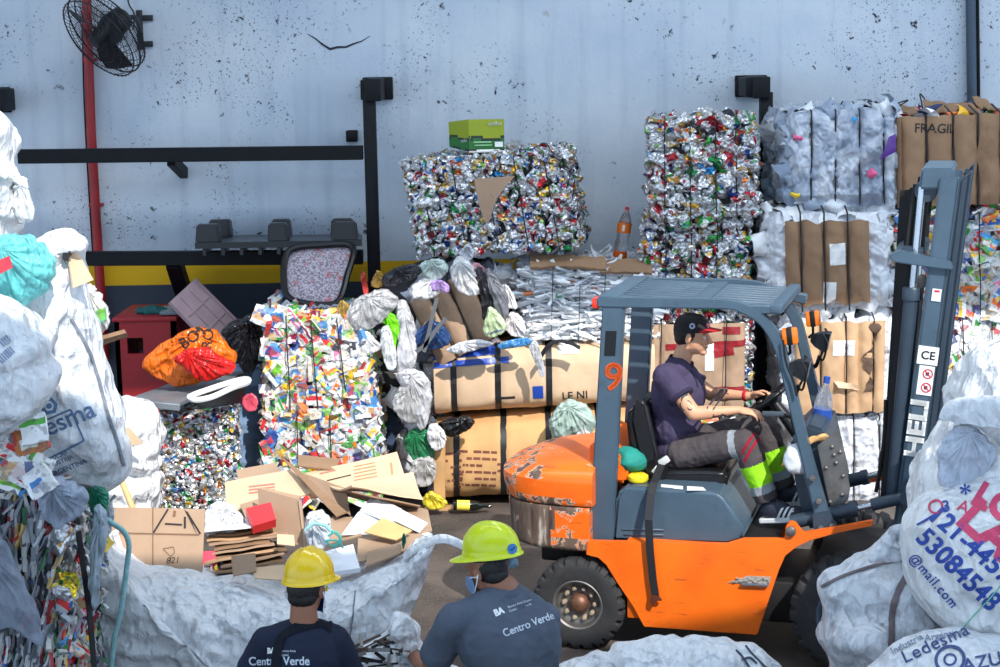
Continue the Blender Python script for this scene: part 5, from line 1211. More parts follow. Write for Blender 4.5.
# ------------------------------------------------------------ the driver
fx, fy = FX, FY
drv = thing('person', 'seated man in a black cap and navy polo shirt driving the forklift', 'person', FW_(690, 475, 0))
def J(px, py, yl): return FW_(px, py, yl)
Hd = rot_to(nrm(fx * 1 - fy * .03 + A([0, 0, -.05])), A([0, 0, 1]) + fx * .02); hc = J(692.5, 335.5, 0); Hd[:3, 3] = hc
b = MB(); hP = head_mb(b, Hd, 1.04)
nb = J(679, 367, 0); cap(b, hP(-.03, 0, -.05), nb, .055, .062)
sh_n, el_n, wr_n = J(667, 378, -.20), J(694, 413.5, -.27), J(738, 410, -.22)
sh_f, el_f, wr_f = J(682, 374, .19), J(711, 394, .24), J(751, 396, .16)
for s, e, w in ((sh_n, el_n, wr_n), (sh_f, el_f, wr_f)):
    cap(b, s, e, .058, .044); cap(b, e, e + (w - e) * .35, .044, .043); cap(b, e + (w - e) * .3, w, .043, .028, sq=.9)
ell(b, J(679, 400, 0), (.11, .14, .2), rot_to(fx, (0, 0, 1))); ell(b, J(679, 444, 0), (.11, .13, .12), rot_to(fx, (0, 0, 1))); cap(b, sh_n, sh_f, .05, .05)
hand_mb(b, wr_n, fx * 1 + A([0, 0, -.10]), A([0, 0, -1]) + fy * .25, fy, (.28, .42, .3)); hand_mb(b, wr_f, fx * .9 + A([0, 0, .32]) - fy * .1, -fy * .5 + A([0, 0, -1]), -fy + A([0, 0, .6]), (.55, .7, .5))
V, F, N = remesh(b, .0048, 3); body = emit(V, F, 'body', M_SKIN, drv); btree = bvh_of(V, F)
eyes(drv, hP, Hd, 1.04)
b = MB(); ell(b, hP(.0905, 0, -.0635), (.006, .018, .0025), Hd, 12, 6); b.build('mouth', M_LIP, drv)
# hair and cap
b = MB(); ell(b, hP(-.026, 0, .018), (.090, .082, .080), Hd); ell(b, hP(-.05, 0, -.02), (.058, .072, .05), Hd)
for s in (1, -1): ell(b, hP(.016, s * .072, .022), (.012, .009, .022), Hd)
V, F, N = remesh(b, .006, 2, wrinkle(.003, 50)); emit(V, F, 'hair', M_HAIR, drv)
Cm = Hd @ rotm(0, .10, 0); b = MB(); nu, nv = 40, 14; V = []
for i in range(nv + 1):
    t = i / nv * PI / 2
    for j in range(nu): a = 2 * PI * j / nu; V.append((-.006 + .112 * math.cos(a) * math.cos(t) ** .75, .091 * math.sin(a) * math.cos(t) ** .75, .046 + .090 * math.sin(t) ** .95))
n0 = len(V)
for j in range(nu): a = 2 * PI * j / nu; V.append((-.006 + .113 * math.cos(a), .092 * math.sin(a), .026 + .012 * max(0, math.cos(a))))
f = [(i * nu + j, i * nu + (j + 1) % nu, (i + 1) * nu + (j + 1) % nu, (i + 1) * nu + j) for i in range(nv) for j in range(nu)] + [(n0 + j, n0 + (j + 1) % nu, (j + 1) % nu, j) for j in range(nu)]
V = A(V) @ Hd[:3, :3].T + hc; b.add(V, f); capo = b.build('cap', M('black_cap', (30, 28, 32), .8, 0, .2, 9, .2, 200), drv, angle=60); ctree = bvh_of(V, f)
def brim(dz, name, mat):
    b = MB(); g = []
    for i in range(9):
        for j in range(15):
            t = j / 14 * 2 - 1; a = t * 1.05; r = .098 + (.085 * (1 - .25 * t * t)) * i / 8; g.append((r * math.cos(a) - .002, (.088 + .0 * i) * math.sin(a) * (1 + .1 * i / 8), .056 - .014 * (t * t) - .010 * (i / 8) + dz))
    g = A(g) @ Hd[:3, :3].T + hc; n = len(g); up = Hd[:3, 2] * .004
    fs = [(i * 15 + j, i * 15 + j + 1, (i + 1) * 15 + j + 1, (i + 1) * 15 + j) for i in range(8) for j in range(14)]; b.add(np.concatenate([g, g + up]), fs + [tuple(q + n for q in x[::-1]) for x in fs]); return b.build(name, mat, capo)
brim(0, 'brim', M('cap_red', (200, 40, 48), .7)); 
v, f = print_on(ctree, rect_bm([circle_pts(0, 0, .017)]), hP(.012, -.1, .070), Hd[:3, 0], Hd[:3, 2], .008, .002, Hd[:3, 1]); b = MB(); b.add(v, f); b.build('round_badge', M('badge_pale', (190, 196, 214), .5), capo, smooth=False)
v, f = print_on(ctree, rect_bm([circle_pts(0, 0, .009)]), hP(.012, -.1, .070), Hd[:3, 0], Hd[:3, 2], .008, .0035, Hd[:3, 1]); b = MB(); b.add(v, f); b.build('badge_centre', M('badge_blue', (60, 76, 130), .5), capo, smooth=False)
v, f = print_on(ctree, rect_bm([[(-.02, -.012), (.0, -.02), (.02, -.008), (.016, .012), (.004, .006), (-.006, .016), (-.018, .008)]]), hP(.11, -.03, .075), nrm(Hd[:3, 0] * .4 + Hd[:3, 1] * .6), Hd[:3, 2], .01, .002, nrm(-Hd[:3, 0] + Hd[:3, 1] * .6)); b = MB(); b.add(v, f); b.build('cap_emblem', M('emblem_pink', (226, 120, 140), .6), capo, smooth=False)
# polo shirt
M_POLO = cloth('navy_polo', (72, 64, 90)); up3 = A([0, 0, 1]); Tm = rot_to(fx + up3 * .12, up3)
b = MB(); ell(b, J(680, 394, 0), (.150, .195, .20), Tm); ell(b, J(676, 425, 0), (.145, .185, .17), Tm); ell(b, J(679, 448, 0), (.150, .185, .105), Tm); cap(b, J(668, 375, -.17), J(681, 372, .17), .070, .070); cap(b, J(677, 371, -.06), J(680, 371, .06), .085, .085); ell(b, J(666, 400, 0), (.09, .17, .17), Tm)
h_n = el_n + (sh_n - el_n) * .44; h_f = el_f + (sh_f - el_f) * .42
cap(b, sh_n, h_n, .082, .080, flat_b=True); cap(b, sh_f, h_f, .074, .066, flat_b=True)
V, F, N = remesh(b, .0065, 3, wrinkle(.010, A([9, 9, 6]), 2)); emit(V, F, 'polo_shirt', M_POLO, drv); stree = bvh_of(V, F)
for e, s in ((h_n, sh_n),):
    ax = nrm(e - s); Q = frame(ax); Q[:3, 3] = e; b = MB(); lathe(b, [(.084, -.02), (.0855, -.004), (.082, .003), (.070, .002)], 28, Q, caps=False); b.build('cuff', cloth('navy_rib', (50, 44, 68)), drv)
Q = frame(nrm(hP(-.03, 0, -.06) - nb)); Q[:3, 3] = nb + nrm(hP(-.03, 0, -.06) - nb) * .012; Q[:3, :3] = Q[:3, :3]
b = MB(); lathe(b, [(.092, -.022), (.083, .012), (.078, .042), (.073, .040), (.080, .0)], 30, Q, caps=False); b.build('collar', cloth('navy_rib', (50, 44, 68)), drv)
v, f = print_on(stree, rect_bm([[(-.012, 0), (.012, 0), (.014, -.09), (-.008, -.09)]]), J(691, 371, -.06), nrm(fx + up3 * -.3), up3, .02, .004, nrm(-fx + fy * .7)); b = MB(); b.add(v, f); b.build('button_placket', cloth('navy_rib', (50, 44, 68)), drv)
# trousers with reflective bands, shoes
hp_n, kn_n, an_n = J(680, 452, -.10), J(746, 443, -.17), J(767, 500, -.17); hp_f, kn_f, an_f = J(688, 444, .10), J(764, 428, .14), J(784, 486, .14)
b = MB(); ell(b, J(677, 455, 0), (.15, .185, .10), rot_to(fx, up3))
for h, k, a in ((hp_n, kn_n, an_n), (hp_f, kn_f, an_f)):
    cap(b, h, k, .105, .082); cap(b, k, k + (a - k) * .5, .082, .080); cap(b, k + (a - k) * .45, a, .080, .066, flat_b=True)
V, F, N = remesh(b, .0065, 3, wrinkle(.010, A([8, 8, 7]), 5))
fc_ = V[A([list(q)[:4] for q in F]).astype(int)].mean(1); col = np.tile(lin(80, 74, 76), (len(F), 1)); rn = RS.rand(len(F))
def along(p, a, c): d = nrm(c - a); return ((p - a) @ d) / np.linalg.norm(c - a)
mid = (kn_n @ FY + kn_f @ FY) / 2; near = fc_ @ FY < mid
LIME, SILV, REDC = lin(150, 224, 40), lin(150, 158, 164), lin(150, 26, 48)
for sel, h, k, a in ((near, hp_n, kn_n, an_n), (~near, hp_f, kn_f, an_f)):
    t = along(fc_, k, a); lowz = sel & (np.linalg.norm(fc_ - (k + (a - k) * np.clip(t, 0, 1)[:, None]), axis=1) < .13); u = along(fc_, h, k)
    col[lowz & (t > .36) & (t < .72) & (u > .72)] = LIME; col[lowz & (t >= .72) & (t < .86) & (u > .72)] = SILV
    if h is hp_n:
        col[sel & (u > .80) & (u < .90) & (t < .22)] = SILV
        w = u * .55 + t * .45
        col[sel & (u > .97) & (((w > .57) & (w < .60)) | ((w > .635) & (w < .665))) & (t < .34)] = REDC
emit(V, F, 'trousers', MC('work_trousers', .85, 0, .25, 200, spec=.2), drv, col)
M_SHOE = M('navy_shoe', (36, 40, 58), .6, 0, .15, 9, .15, 120)
for heel, toe in ((J(766, 516, -.17), J(799, 511, -.2)), (J(781, 500, .14), J(808, 496, .12))):
    d = nrm(toe - heel); d[2] = d[2] * .6; d = nrm(d); s = np.cross([0, 0, 1], d); b = MB(); m = np.eye(4); m[:3, 0] = d; m[:3, 1] = s; m[:3, 2] = np.cross(d, s)
    ell(b, heel + d * .06 + A([0, 0, .035]), (.10, .048, .06), m); ell(b, heel + d * .17 + A([0, 0, .012]), (.10, .05, .042), m); ell(b, heel + d * .03 + A([0, 0, .055]), (.055, .045, .065), m)
    V, F, N = remesh(b, .006, 3); so_ = emit(V, F, 'shoe', M_SHOE, drv); tr = bvh_of(V, F)
    b = MB(); poly = [heel + d * x + s * y for x, y in [(-.045, 0), (-.03, -.04), (.06, -.046), (.17, -.052), (.24, -.035), (.272, 0), (.24, .035), (.17, .052), (.06, .046), (-.03, .04)]]
    prism(b, [p + A([0, 0, -.038]) for p in poly], (0, 0, .03), .006); b.build('sole', M('white_sole', (214, 216, 220), .6), so_)
    for k in range(3):
        v, f = print_on(tr, rect_bm([[(0, 0), (.016, 0), (.046, .062), (.030, .062)]]), heel + d * (.075 + .032 * k) - s * .1 - A([0, 0, .008]), d, A([0, 0, 1]), .01, .002, s); b = MB(); b.add(v, f); b.build('stripe', M_WHITEP, so_, smooth=False)
# bracelet and tattoos
ax = nrm(wr_f - el_f); Q = frame(ax); Q[:3, 3] = wr_f - ax * .035; b = MB(); lathe(b, [(.033, -.012), (.036, -.006), (.036, .006), (.033, .012)], 20, Q, caps=False); b.build('red_bracelet', M('bracelet_red', (196, 30, 44), .5), drv)
def ink(poly, o, xd, yd, nm='tattoo'):
    v, f = print_on(btree, rect_bm(poly), o, xd, yd, .008, .0015, fy); b = MB(); b.add(v, f); b.build(nm, M_TATTOO, drv, smooth=False)
def crescent(cx, cy, r, a0, a1, w):
    t = np.linspace(a0, a1, 12); k = np.sin(np.linspace(0, PI, 12)) * w
    return [[(cx + (r - k[i]) * math.cos(t[i]), cy + (r - k[i]) * math.sin(t[i])), (cx + (r + k[i]) * math.cos(t[i]), cy + (r + k[i]) * math.sin(t[i])), (cx + (r + k[i + 1]) * math.cos(t[i + 1]), cy + (r + k[i + 1]) * math.sin(t[i + 1])), (cx + (r - k[i + 1]) * math.cos(t[i + 1]), cy + (r - k[i + 1]) * math.sin(t[i + 1]))] for i in range(1, 10)]
o = J(686, 402, -.33); ink(crescent(0, 0, .034, .4, 3.6, .008) + crescent(.03, .01, .022, -.5, 2.8, .006) + crescent(-.012, -.030, .03, 2.2, 4.9, .006) + crescent(.02, -.035, .016, 3, 6, .004), o, fx, up3)
o = J(720, 394, .1); ink(crescent(0, .0, .028, -1.2, 2.2, .008) + crescent(.0, -.008, .014, .4, 4.0, .007) + crescent(-.022, .012, .022, 1., 3.8, .005), o, fx, up3)
bm = text_mesh('lucila', .040, .0012, shear=.3); a_ = nrm(wr_n - el_n); v, f = print_on(btree, bm, J(711, 419.5, -.3), nrm(fx + up3 * .08), up3, .01, .0015, fy); b = MB(); b.add(v, f); b.build('tattoo_script', M_TATTOO, drv, smooth=False)
# ------------------------------------------------------------ the two sorters, seen from behind
def sorter(label, hc, hf, hu, joints, shirt, skin, helm, seed, hsc=1.0, prints=None, extra=None):
    jt = {k: W(*v) for k, v in joints.items()}; root = thing('person', label, 'person', A([jt['pel'][0], jt['pel'][1], 0]))
    H = rot_to(hf, hu); H[:3, 3] = hc; b = MB(); P = head_mb(b, H, hsc); cap(b, P(-.03, 0, -.06), jt['neck'], .058, .066)
    side = nrm(jt['shr'] - jt['shl']); upb = nrm(jt['neck'] - jt['pel']); fwd = nrm(np.cross(upb, side)); T = np.eye(4); T[:3, 0] = side; T[:3, 2] = upb; T[:3, 1] = np.cross(upb, side)
    ch = jt['neck'] * .62 + jt['pel'] * .38; hw = np.linalg.norm(jt['shr'] - jt['shl']) / 2
    ell(b, ch, (hw * .8, .10, .22), T); ell(b, jt['pel'], (.15, .11, .13), T)
    for s in 'lr':
        cap(b, jt['sh' + s], jt['el' + s], .056, .043); cap(b, jt['el' + s], jt['wr' + s], .043, .030)
        d = jt['wr' + s] - jt['el' + s]; hand_mb(b, jt['wr' + s], nrm(d), A([0, 0, -1]) + fwd * .1, (side if s == 'l' else -side), (.4, .5, .4))
        hip = jt['pel'] + side * (-.1 if s == 'l' else .1); kn = A([hip[0] + fwd[0] * .12, hip[1] + fwd[1] * .12, .10]); ft = kn - A([fwd[0], fwd[1], 0]) * .42 - A([0, 0, .03])
        cap(b, hip, kn, .075, .055); cap(b, kn, ft, .055, .045)
    V, F, N = remesh(b, .0055, 3); emit(V, F, 'body', skin, root); 
    b = MB(); ell(b, P(-.024, 0, .010), (.088 * hsc, .075 * hsc, .083 * hsc), H); ell(b, P(-.045, 0, -.030), (.058 * hsc, .066 * hsc, .052 * hsc), H)
    V, F, N = remesh(b, .006, 2, wrinkle(.003, 60)); emit(V, F, 'hair', M_HAIR, root)
    # T-shirt
    b = MB(); ell(b, ch + upb * .05, (hw * 1.16, .145, .22), T); ell(b, jt['pel'] * .62 + jt['neck'] * .38, (hw * 1.0, .145, .28), T); ell(b, jt['pel'] * .95 + jt['neck'] * .05, (hw * .88, .13, .16), T)
    cap(b, jt['shl'], jt['neck'] - upb * .035, .072, .08); cap(b, jt['shr'], jt['neck'] - upb * .035, .072, .08); cap(b, jt['neck'] - upb * .06, jt['neck'] - upb * .012, .10, .078, flat_b=True)
    for s in 'lr':
        e = jt['sh' + s] + (jt['el' + s] - jt['sh' + s]) * .72; cap(b, jt['sh' + s], e, .076, .080, flat_b=True)
    V, F, N = remesh(b, .0065, 4, wrinkle(.008, A([6, 6, 5]), seed)); emit(V, F, 't_shirt', shirt, root); tree = bvh_of(V, F)
    Q = frame(upb); Q[:3, 3] = jt['neck'] - upb * .012; b = MB(); lathe(b, [(.084, -.012), (.083, .006), (.076, .010), (.070, .0)], 30, Q, caps=False); b.build('neckband', shirt, root)
    b = MB(); ell(b, jt['pel'] - A([0, 0, .02]), (.17, .13, .13), T)
    for s in 'lr':
        hip = jt['pel'] + side * (-.1 if s == 'l' else .1); kn = A([hip[0] + fwd[0] * .12, hip[1] + fwd[1] * .12, .11]); ft = kn - A([fwd[0], fwd[1], 0]) * .36 - A([0, 0, .02]); cap(b, hip, kn, .095, .075); cap(b, kn, ft, .075, .062, flat_b=True)
    V, F, N = remesh(b, .010, 3, wrinkle(.008, 6, seed)); emit(V, F, 'trousers', cloth('dark_trousers', (44, 46, 54)), root)
    for s in 'lr':
        hip = jt['pel'] + side * (-.1 if s == 'l' else .1); kn = A([hip[0] + fwd[0] * .12, hip[1] + fwd[1] * .12, .10]); ft = kn - A([fwd[0], fwd[1], 0]) * .46 - A([0, 0, .04]); b = MB(); ell(b, ft, (.10, .05, .055), rot_to(A([fwd[0], fwd[1], 0]) + A([0, 0, .5]), (0, 0, 1))); b.build('shoe', M_GREASE, root)
    return root, tree, H, P, jt, side, upb, fwd
# left, in navy with a yellow helmet
h1 = W(306, 589, 7.3)
r1 = sorter('kneeling sorter in a navy shirt and plain yellow hard hat, seen from behind', h1, (.28, 1, -.16), (0, .1, 1), dict(neck=(304, 626, 7.26), shl=(268, 643, 7.27), shr=(334, 641, 7.3), ell=(240, 700, 7.38), elr=(356, 700, 7.42), wrl=(262, 718, 7.62), wrr=(330, 716, 7.66), pel=(300, 757, 7.25)), cloth('navy_tee', (34, 40, 58)), M_SKIND, None, 3)
root, tree, H, P, jt, side, upb, fwd = r1
hm = helmet(root, W(309, 573, 7.3) , nrm(A([.28, 1, -.10])), nrm(A([0, .10, 1])), M('yellow_shell', (238, 196, 6), .25, 0, .05, 5, coat=.3), .97)
def shirt_print(root, tree, px, py, Y, s, size, ang, mat, name='printed_text', bold=.015, spacing=1., sx=.86):
    a = math.radians(ang); xd = A([math.cos(a), 0, math.sin(a)]) * sx; yd = A([-math.sin(a), 0, math.cos(a)]); d = nrm(W(px, py, Y) - CAM)
    v, f = print_on(tree, text_mesh(s, size, bold * size, spacing=spacing), W(px, py, Y), xd, yd, .02, .003, d); b = MB(); b.add(v, f); b.build(name, mat, root, smooth=False)
M_PRW = M('pale_print', (198, 208, 220), .7)
shirt_print(root, tree, 267, 653.5, 7.1, 'BA', .036, -1, M_WHITEP, 'logo_letters', .05); shirt_print(root, tree, 281, 652, 7.1, 'Buenos Aires', .014, -1, M_PRW, 'logo_text'); shirt_print(root, tree, 281, 656, 7.1, 'Ciudad', .014, -1, M_PRW, 'logo_text')
shirt_print(root, tree, 249, 665, 7.1, 'Centro Verde', .054, -1, M_PRW, 'printed_text', .02)
# apron strap crossing the back
b = MB(); pts = [(286, 624), (281, 640), (277, 655), (276, 672), (277, 690)]
ctr = project(A([W(x, y, 7.1) for x, y in pts for _ in (0,)]), tree, (0, 1, -.15), .007)
ctr = smooth_path(ctr, 5); Vv = np.concatenate([ctr - side * .022, ctr + side * .022]); Vv = project(Vv, tree, nrm(A([0, 1, -.25])), .007); n = len(ctr); b.add(Vv, [(k, k + 1, k + 1 + n, k + n) for k in range(n - 1)]); b.build('apron_strap', cloth('black_strap_cloth', (20, 23, 32)), root)
ctr = smooth_path(project(A([W(x, y, 7.1) for x, y in ((279, 640), (292, 632), (306, 628), (318, 627), (326, 632))]), tree, (0, 1, -.25), .008), 5); Vv = project(np.concatenate([ctr - A([0, 0, .022]), ctr + A([0, 0, .022])]), tree, nrm(A([0, 1, -.35])), .008); n = len(ctr); b = MB(); b.add(Vv, [(k, k + 1, k + 1 + n, k + n) for k in range(n - 1)]); b.build('apron_strap', cloth('black_strap_cloth', (20, 23, 32)), root)
M_MASK = M('blue_mask', (52, 84, 158), .8, 0, .1, 9); M_MASKL = M('pale_mask', (120, 148, 190), .8, 0, .1, 9)
def mask(root, P, H, mat, sc=1.):
    b = MB(); g = []
    for i in range(9):
        for j in range(13):
            t = j / 12 * 2 - 1; s = i / 8; a = t * 1.25; z = -.012 - .10 * s; r = .094 + .022 * math.sin(PI * min(1, s * 1.1)) * math.cos(a) ** 2 - .006 * s; g.append(P(r * math.cos(a) * 1.12, .074 * math.sin(a) * (1.05 - .1 * s), z))
    g = A(g); n = len(g); fs = [(i * 13 + j, i * 13 + j + 1, (i + 1) * 13 + j + 1, (i + 1) * 13 + j) for i in range(8) for j in range(12)]; b.add(np.concatenate([g, g - H[:3, 0] * .004]), fs + [tuple(q + n for q in x[::-1]) for x in fs]); m = b.build('face_mask', mat, root)
    for s in (1, -1):
        for z in (-.02, -.09):
            b = MB(); tube(b, smooth_path([P(.045, s * .072, z), P(.02, s * .083, z * .8), P(-.012, s * .092, -.012 + .2 * z), P(-.022, s * .090, -.005)], 5), .0028, 5); b.build('ear_loop', M_WHITEP, m)
mask(root, P, H, M_MASK)
b = MB(); ell(b, P(.03, -.088, .0), (.012, .006, .012), H); b.build('yellow_earplug', M('plug_yellow', (236, 206, 40), .5), root)
# right, in grey with a lime helmet
h2 = W(486, 569, 7.42)
r2 = sorter('sorter in a grey shirt and lime yellow hard hat leaning over the sack, blue mask', h2, (-.80, .60, -.28), (-.10, .08, 1), dict(neck=(505, 589, 7.40), shl=(455, 620, 7.26), shr=(543, 619, 7.54), ell=(428, 672, 7.40), elr=(540, 690, 7.98), wrl=(413, 655, 7.62), wrr=(520, 700, 7.9), pel=(517, 748, 7.36)), cloth('grey_tee', (82, 90, 104)), M_SKIND, None, 6)
root, tree, H, P, jt, side, upb, fwd = r2
hm = helmet(root, W(491, 548, 7.42), nrm(A([-.86, .50, -.16])), nrm(A([-.06, .10, 1])), M('lime_shell', (206, 220, 8), .3, 0, .06, 7, dirt=(150, 160, 20), dirt_amt=.5, coat=.3), 1.0, brim=.06)
hq = W(512, 549, 7.2); d = nrm(W(512, 549, 7.3) - CAM); xd = A([1, 0, 0]); yd = A([0, 0, 1])
for rr, mm, nm, of in ((.0215, M('sticker_blue', (30, 112, 176), .4), 'round_sticker', .003),):
    v, f = print_on(hm.tree, rect_bm([circle_pts(0, 0, rr, 24, rr * 1.15)]), hq, xd, yd, .008, of, d); b = MB(); b.add(v, f); b.build(nm, mm, hm.ob, smooth=False)
v, f = print_on(hm.tree, rect_bm(line_polys([(-.008, .0), (-.002, -.008), (.010, .010)], .0045)), hq, xd, yd, .008, .005, d); b = MB(); b.add(v, f); b.build('sticker_tick', M('sticker_navy', (16, 30, 60), .5), hm.ob, smooth=False)
b = blob3(W(513, 563, 7.33), (.02, .015, .025), 4, .2, 20); b.build('adjuster_knob', M('grey_knob', (96, 116, 132), .5), hm.ob)
mask(root, P, H, M_MASKL)
shirt_print(root, tree, 495, 617, 7.15, 'BA', .042, 22, M_WHITEP, 'logo_letters', .06); shirt_print(root, tree, 508, 608.5, 7.15, 'Buenos Aires |', .015, 20, M_PRW, 'logo_text'); shirt_print(root, tree, 509, 612.5, 7.15, 'Ciudad', .015, 20, M_PRW, 'logo_text'); shirt_print(root, tree, 524, 603, 7.15, 'Centro', .014, 20, M_PRW, 'logo_text'); shirt_print(root, tree, 525, 607, 7.15, 'Verde', .014, 20, M_PRW, 'logo_text')
shirt_print(root, tree, 504, 637, 7.15, 'Centro Verde', .050, 20, M_PRW, 'printed_text', .02)
b = MB(); d = nrm(jt['wrl'] - jt['ell']); hand_mb(b, jt['wrl'] - d * .012, d, A([0, 0, -1]), side, (.4, .5, .4), 1.1); V, F, N = remesh(b, .005, 2); emit(V, F, 'glove', M('grey_glove', (62, 66, 76), .8), root)
# ------------------------------------------------------------------ woven sacks
def sack_mat(name, c=(226, 229, 233), dirt=.45, dsc=2.2):
    if name in MATS: return MATS[name]
    m, nt, b = newmat(name); v = objco(nt); cc = lin(*c)
    o = mix(nt, ramp(nt, tex(nt, 5, 6, v), .3, .7), tuple(x * .93 for x in cc), cc)
    o = mix(nt, math_(nt, 'MULTIPLY', ramp(nt, tex(nt, dsc, 9, v, .72), .52, .74), dirt), o, lin(112, 116, 128))
    sm = tex(nt, 1, 8, stretch(nt, v, (9, 9, 2.5), (0, .5, 0)), .7); o = mix(nt, math_(nt, 'MULTIPLY', ramp(nt, sm, .58, .72), dirt * .8), o, lin(96, 96, 104))
    nt.links.new(o, b.inputs['Base Color']); b.inputs['Roughness'].default_value = .55; b.inputs['Specular IOR Level'].default_value = .35
    h = math_(nt, 'ADD', math_(nt, 'MULTIPLY', tex(nt, 14, 6, v, .6), 1.0), math_(nt, 'MULTIPLY', tex(nt, 1, 5, stretch(nt, v, (30, 30, 6), (.2, .6, .3))), .8))
    h = math_(nt, 'ADD', math_(nt, 'MULTIPLY', h, .5), math_(nt, 'ADD', math_(nt, 'MULTIPLY', facets(nt, v, 7), 1.6), math_(nt, 'MULTIPLY', facets(nt, stretch(nt, v, (20, 20, 7), (.2, .5, .2)), 1.), .7)))
    bump(nt, b, h, 1.0, .035); MATS[name] = m; return m
M_SACK = sack_mat('woven_white'); M_SACKD = sack_mat('woven_soiled', (214, 218, 224), .75, 3.0); M_SACKC = sack_mat('woven_clean', (236, 237, 238), .15)
M_BLUEP = M('blue_sack_print', (40, 70, 158), .7, 0, .15, 30); M_PINKP = M('pink_sack_print', (206, 66, 104), .7, 0, .15, 30); M_FADE = M('faded_blue_print', (84, 112, 148), .7, 0, .25, 40); M_GREYP = M('faint_grey_print', (128, 142, 166), .7, 0, .2, 40)
def sack(label, poly, Y, T, folds, mat=None, name='woven_sack', cat='sack', group=None, seed=1, fine=(.010, 9), lean=0., back=.7, pw=2.6, nr=44, ns=190, part='sack_body', **k):
    folds = [(a_, f_, g_, m_ * 2.0) for a_, f_, g_, m_ in folds]; V, F = pillow(poly, Y, T, ns, nr, back, pw, lean, folds, (fine[0] * 1.5, fine[1]), seed, **k)
    o = thing(name, label, cat, A([V[:, 0].mean(), V[:, 1].mean(), V[:, 2].min()]), 0, group)
    b = MB(); b.add(V, F); b.build(part, mat or M_SACK, o, angle=180); q = Bale(); q.o = o; q.tree = bvh_of(V, F); q.V = V; q.Y = Y - T; return q
def sprint(q, s, px, py, size, ang, mat, name='printed_text', bold=.008, spacing=1., shear=0., cut=.025, shape=None):
    a = math.radians(ang); xd = A([math.cos(a), 0, math.sin(a)]); yd = A([-math.sin(a), 0, math.cos(a)]); d = nrm(W(px, py, q.Y) - CAM)
    bm = shape if shape is not None else text_mesh(s, size, bold * size, spacing=spacing, shear=shear)
    v, f = print_on(q.tree, bm, W(px, py, q.Y), xd, yd, cut, .004, d); b = MB(); b.add(v, f); return b.build(name, mat, q.o, smooth=False)
def seam(q, pts, w, mat, name='seam', off=.006):
    c = smooth_path(A([W(x, y, q.Y) for x, y in pts]), 8); d = nrm(c[len(c) // 2] - CAM); T = np.gradient(c, axis=0); s = np.cross(T, d); s /= np.linalg.norm(s, axis=1)[:, None]
    v = project(np.concatenate([c - s * w, c, c + s * w]), q.tree, d, off); n = len(c); v[n:2 * n] -= d * off; b = MB()
    b.add(v, [(k, k + 1, k + 1 + n, k + n) for k in range(n - 1)] + [(k + n, k + 1 + n, k + 1 + 2 * n, k + 2 * n) for k in range(n - 1)]); return b.build(name, mat, q.o)
def knot(poly, seed):
    P = A(poly); m = P.mean(0); t = P[np.argmin(P[:, 1] + .3 * P[:, 0] * ((seed % 3) - 1))]; return m + (t - m) * .78
def film(label, poly, Y, T, col_, name='plastic_bag', cat='bag', seed=1, alpha=1., group=None, ns=70, nr=18, amp=.03, fr=10, rough=.3, folds=(), lean=0., parent=None, back=.6):
    col = tuple(min(236, c) for c in col_); T = T * .6
    key = 'film_%d_%d_%d_%d' % (*col, int(alpha * 100))
    if key not in MATS:
        m, nt, b = newmat('bag_film'); v = objco(nt); c = lin(*col); o = mix(nt, ramp(nt, tex(nt, 9, 6, v), .3, .7), tuple(x * .8 for x in c), tuple(min(1, x * 1.1) for x in c))
        nt.links.new(o, b.inputs['Base Color']); b.inputs['Roughness'].default_value = rough; b.inputs['Alpha'].default_value = alpha
        bump(nt, b, math_(nt, 'ADD', math_(nt, 'MULTIPLY', facets(nt, v, 11), 1.3), facets(nt, stretch(nt, v, (36, 36, 10), (.3, .5, 0)), 1.)), .8, .02); MATS[key] = m
    V, F = pillow(poly, Y, T, ns, nr, back, 2.2, lean, list(folds) + [(80 + (seed * 37) % 60 - 30, 8, 2.4, amp * .25)], (amp * .25, fr), seed, rag=.05, ctr=knot(poly, seed), radial=min(amp * .75, T * .26), lobes=7 + seed % 5)
    b = MB(); b.add(V, F)
    if parent is not None: return b.build(name, MATS[key], parent, angle=180)
    o = b.build(name, MATS[key], None, origin=A([V[:, 0].mean(), V[:, 1].mean(), V[:, 2].min()]), angle=180); o_ = tag(o, label, cat, group); q = Bale(); q.o = o; q.tree = bvh_of(V, F); q.Y = Y - T; return q
# ---- right hand stack
q = sack('big pale sack at the top of the right heap, leaning against the mast', [(912, 530), (917, 487), (930, 450), (946, 418), (964, 376), (980, 348), (1012, 333), (1050, 330), (1085, 400), (1080, 560), (1000, 575), (930, 560)], 8.45, .48, ((55, 3, 1.2, .020), (120, 5, 1.4, .013)), M_SACKC, seed=3, group=None)
film('', [(938, 452), (950, 432), (968, 424), (985, 436), (996, 455), (985, 474), (960, 486), (940, 484)], q.Y + .02, .07, (206, 216, 232), 'clear_film_patch', alpha=.8, amp=.022, seed=8, parent=q.o)
b = MB(); V, F = pillow([(938, 420), (960, 418), (985, 430), (1010, 450), (1040, 462), (1050, 440), (1020, 405), (980, 395), (950, 402)], q.Y + .02, .10, 90, 18, .5, 2.4, 0, ((30, 6, 2, .02),), (.01, 9), 4); b.add(V, F); b.build('folded_mouth', M_SACK, q.o, angle=180)
q = sack('white sack on the right printed with a blue telephone number and big pink letters', [(903, 560), (906, 530), (918, 508), (942, 492), (972, 482), (1005, 474), (1060, 470), (1080, 560), (1070, 650), (1010, 648), (965, 634), (930, 612), (912, 588)], 8.0, .52, ((-40, 3.5, 1.2, .010), (50, 5, 1.5, .008)), M_SACKC, seed=6, fine=(.006, 9))
sprint(q, '53084548', 914.5, 539, .122, -45, M_BLUEP, bold=.03, spacing=1.02); sprint(q, '121-4457', 926, 517, .122, -42, M_BLUEP, bold=.03, spacing=1.04)
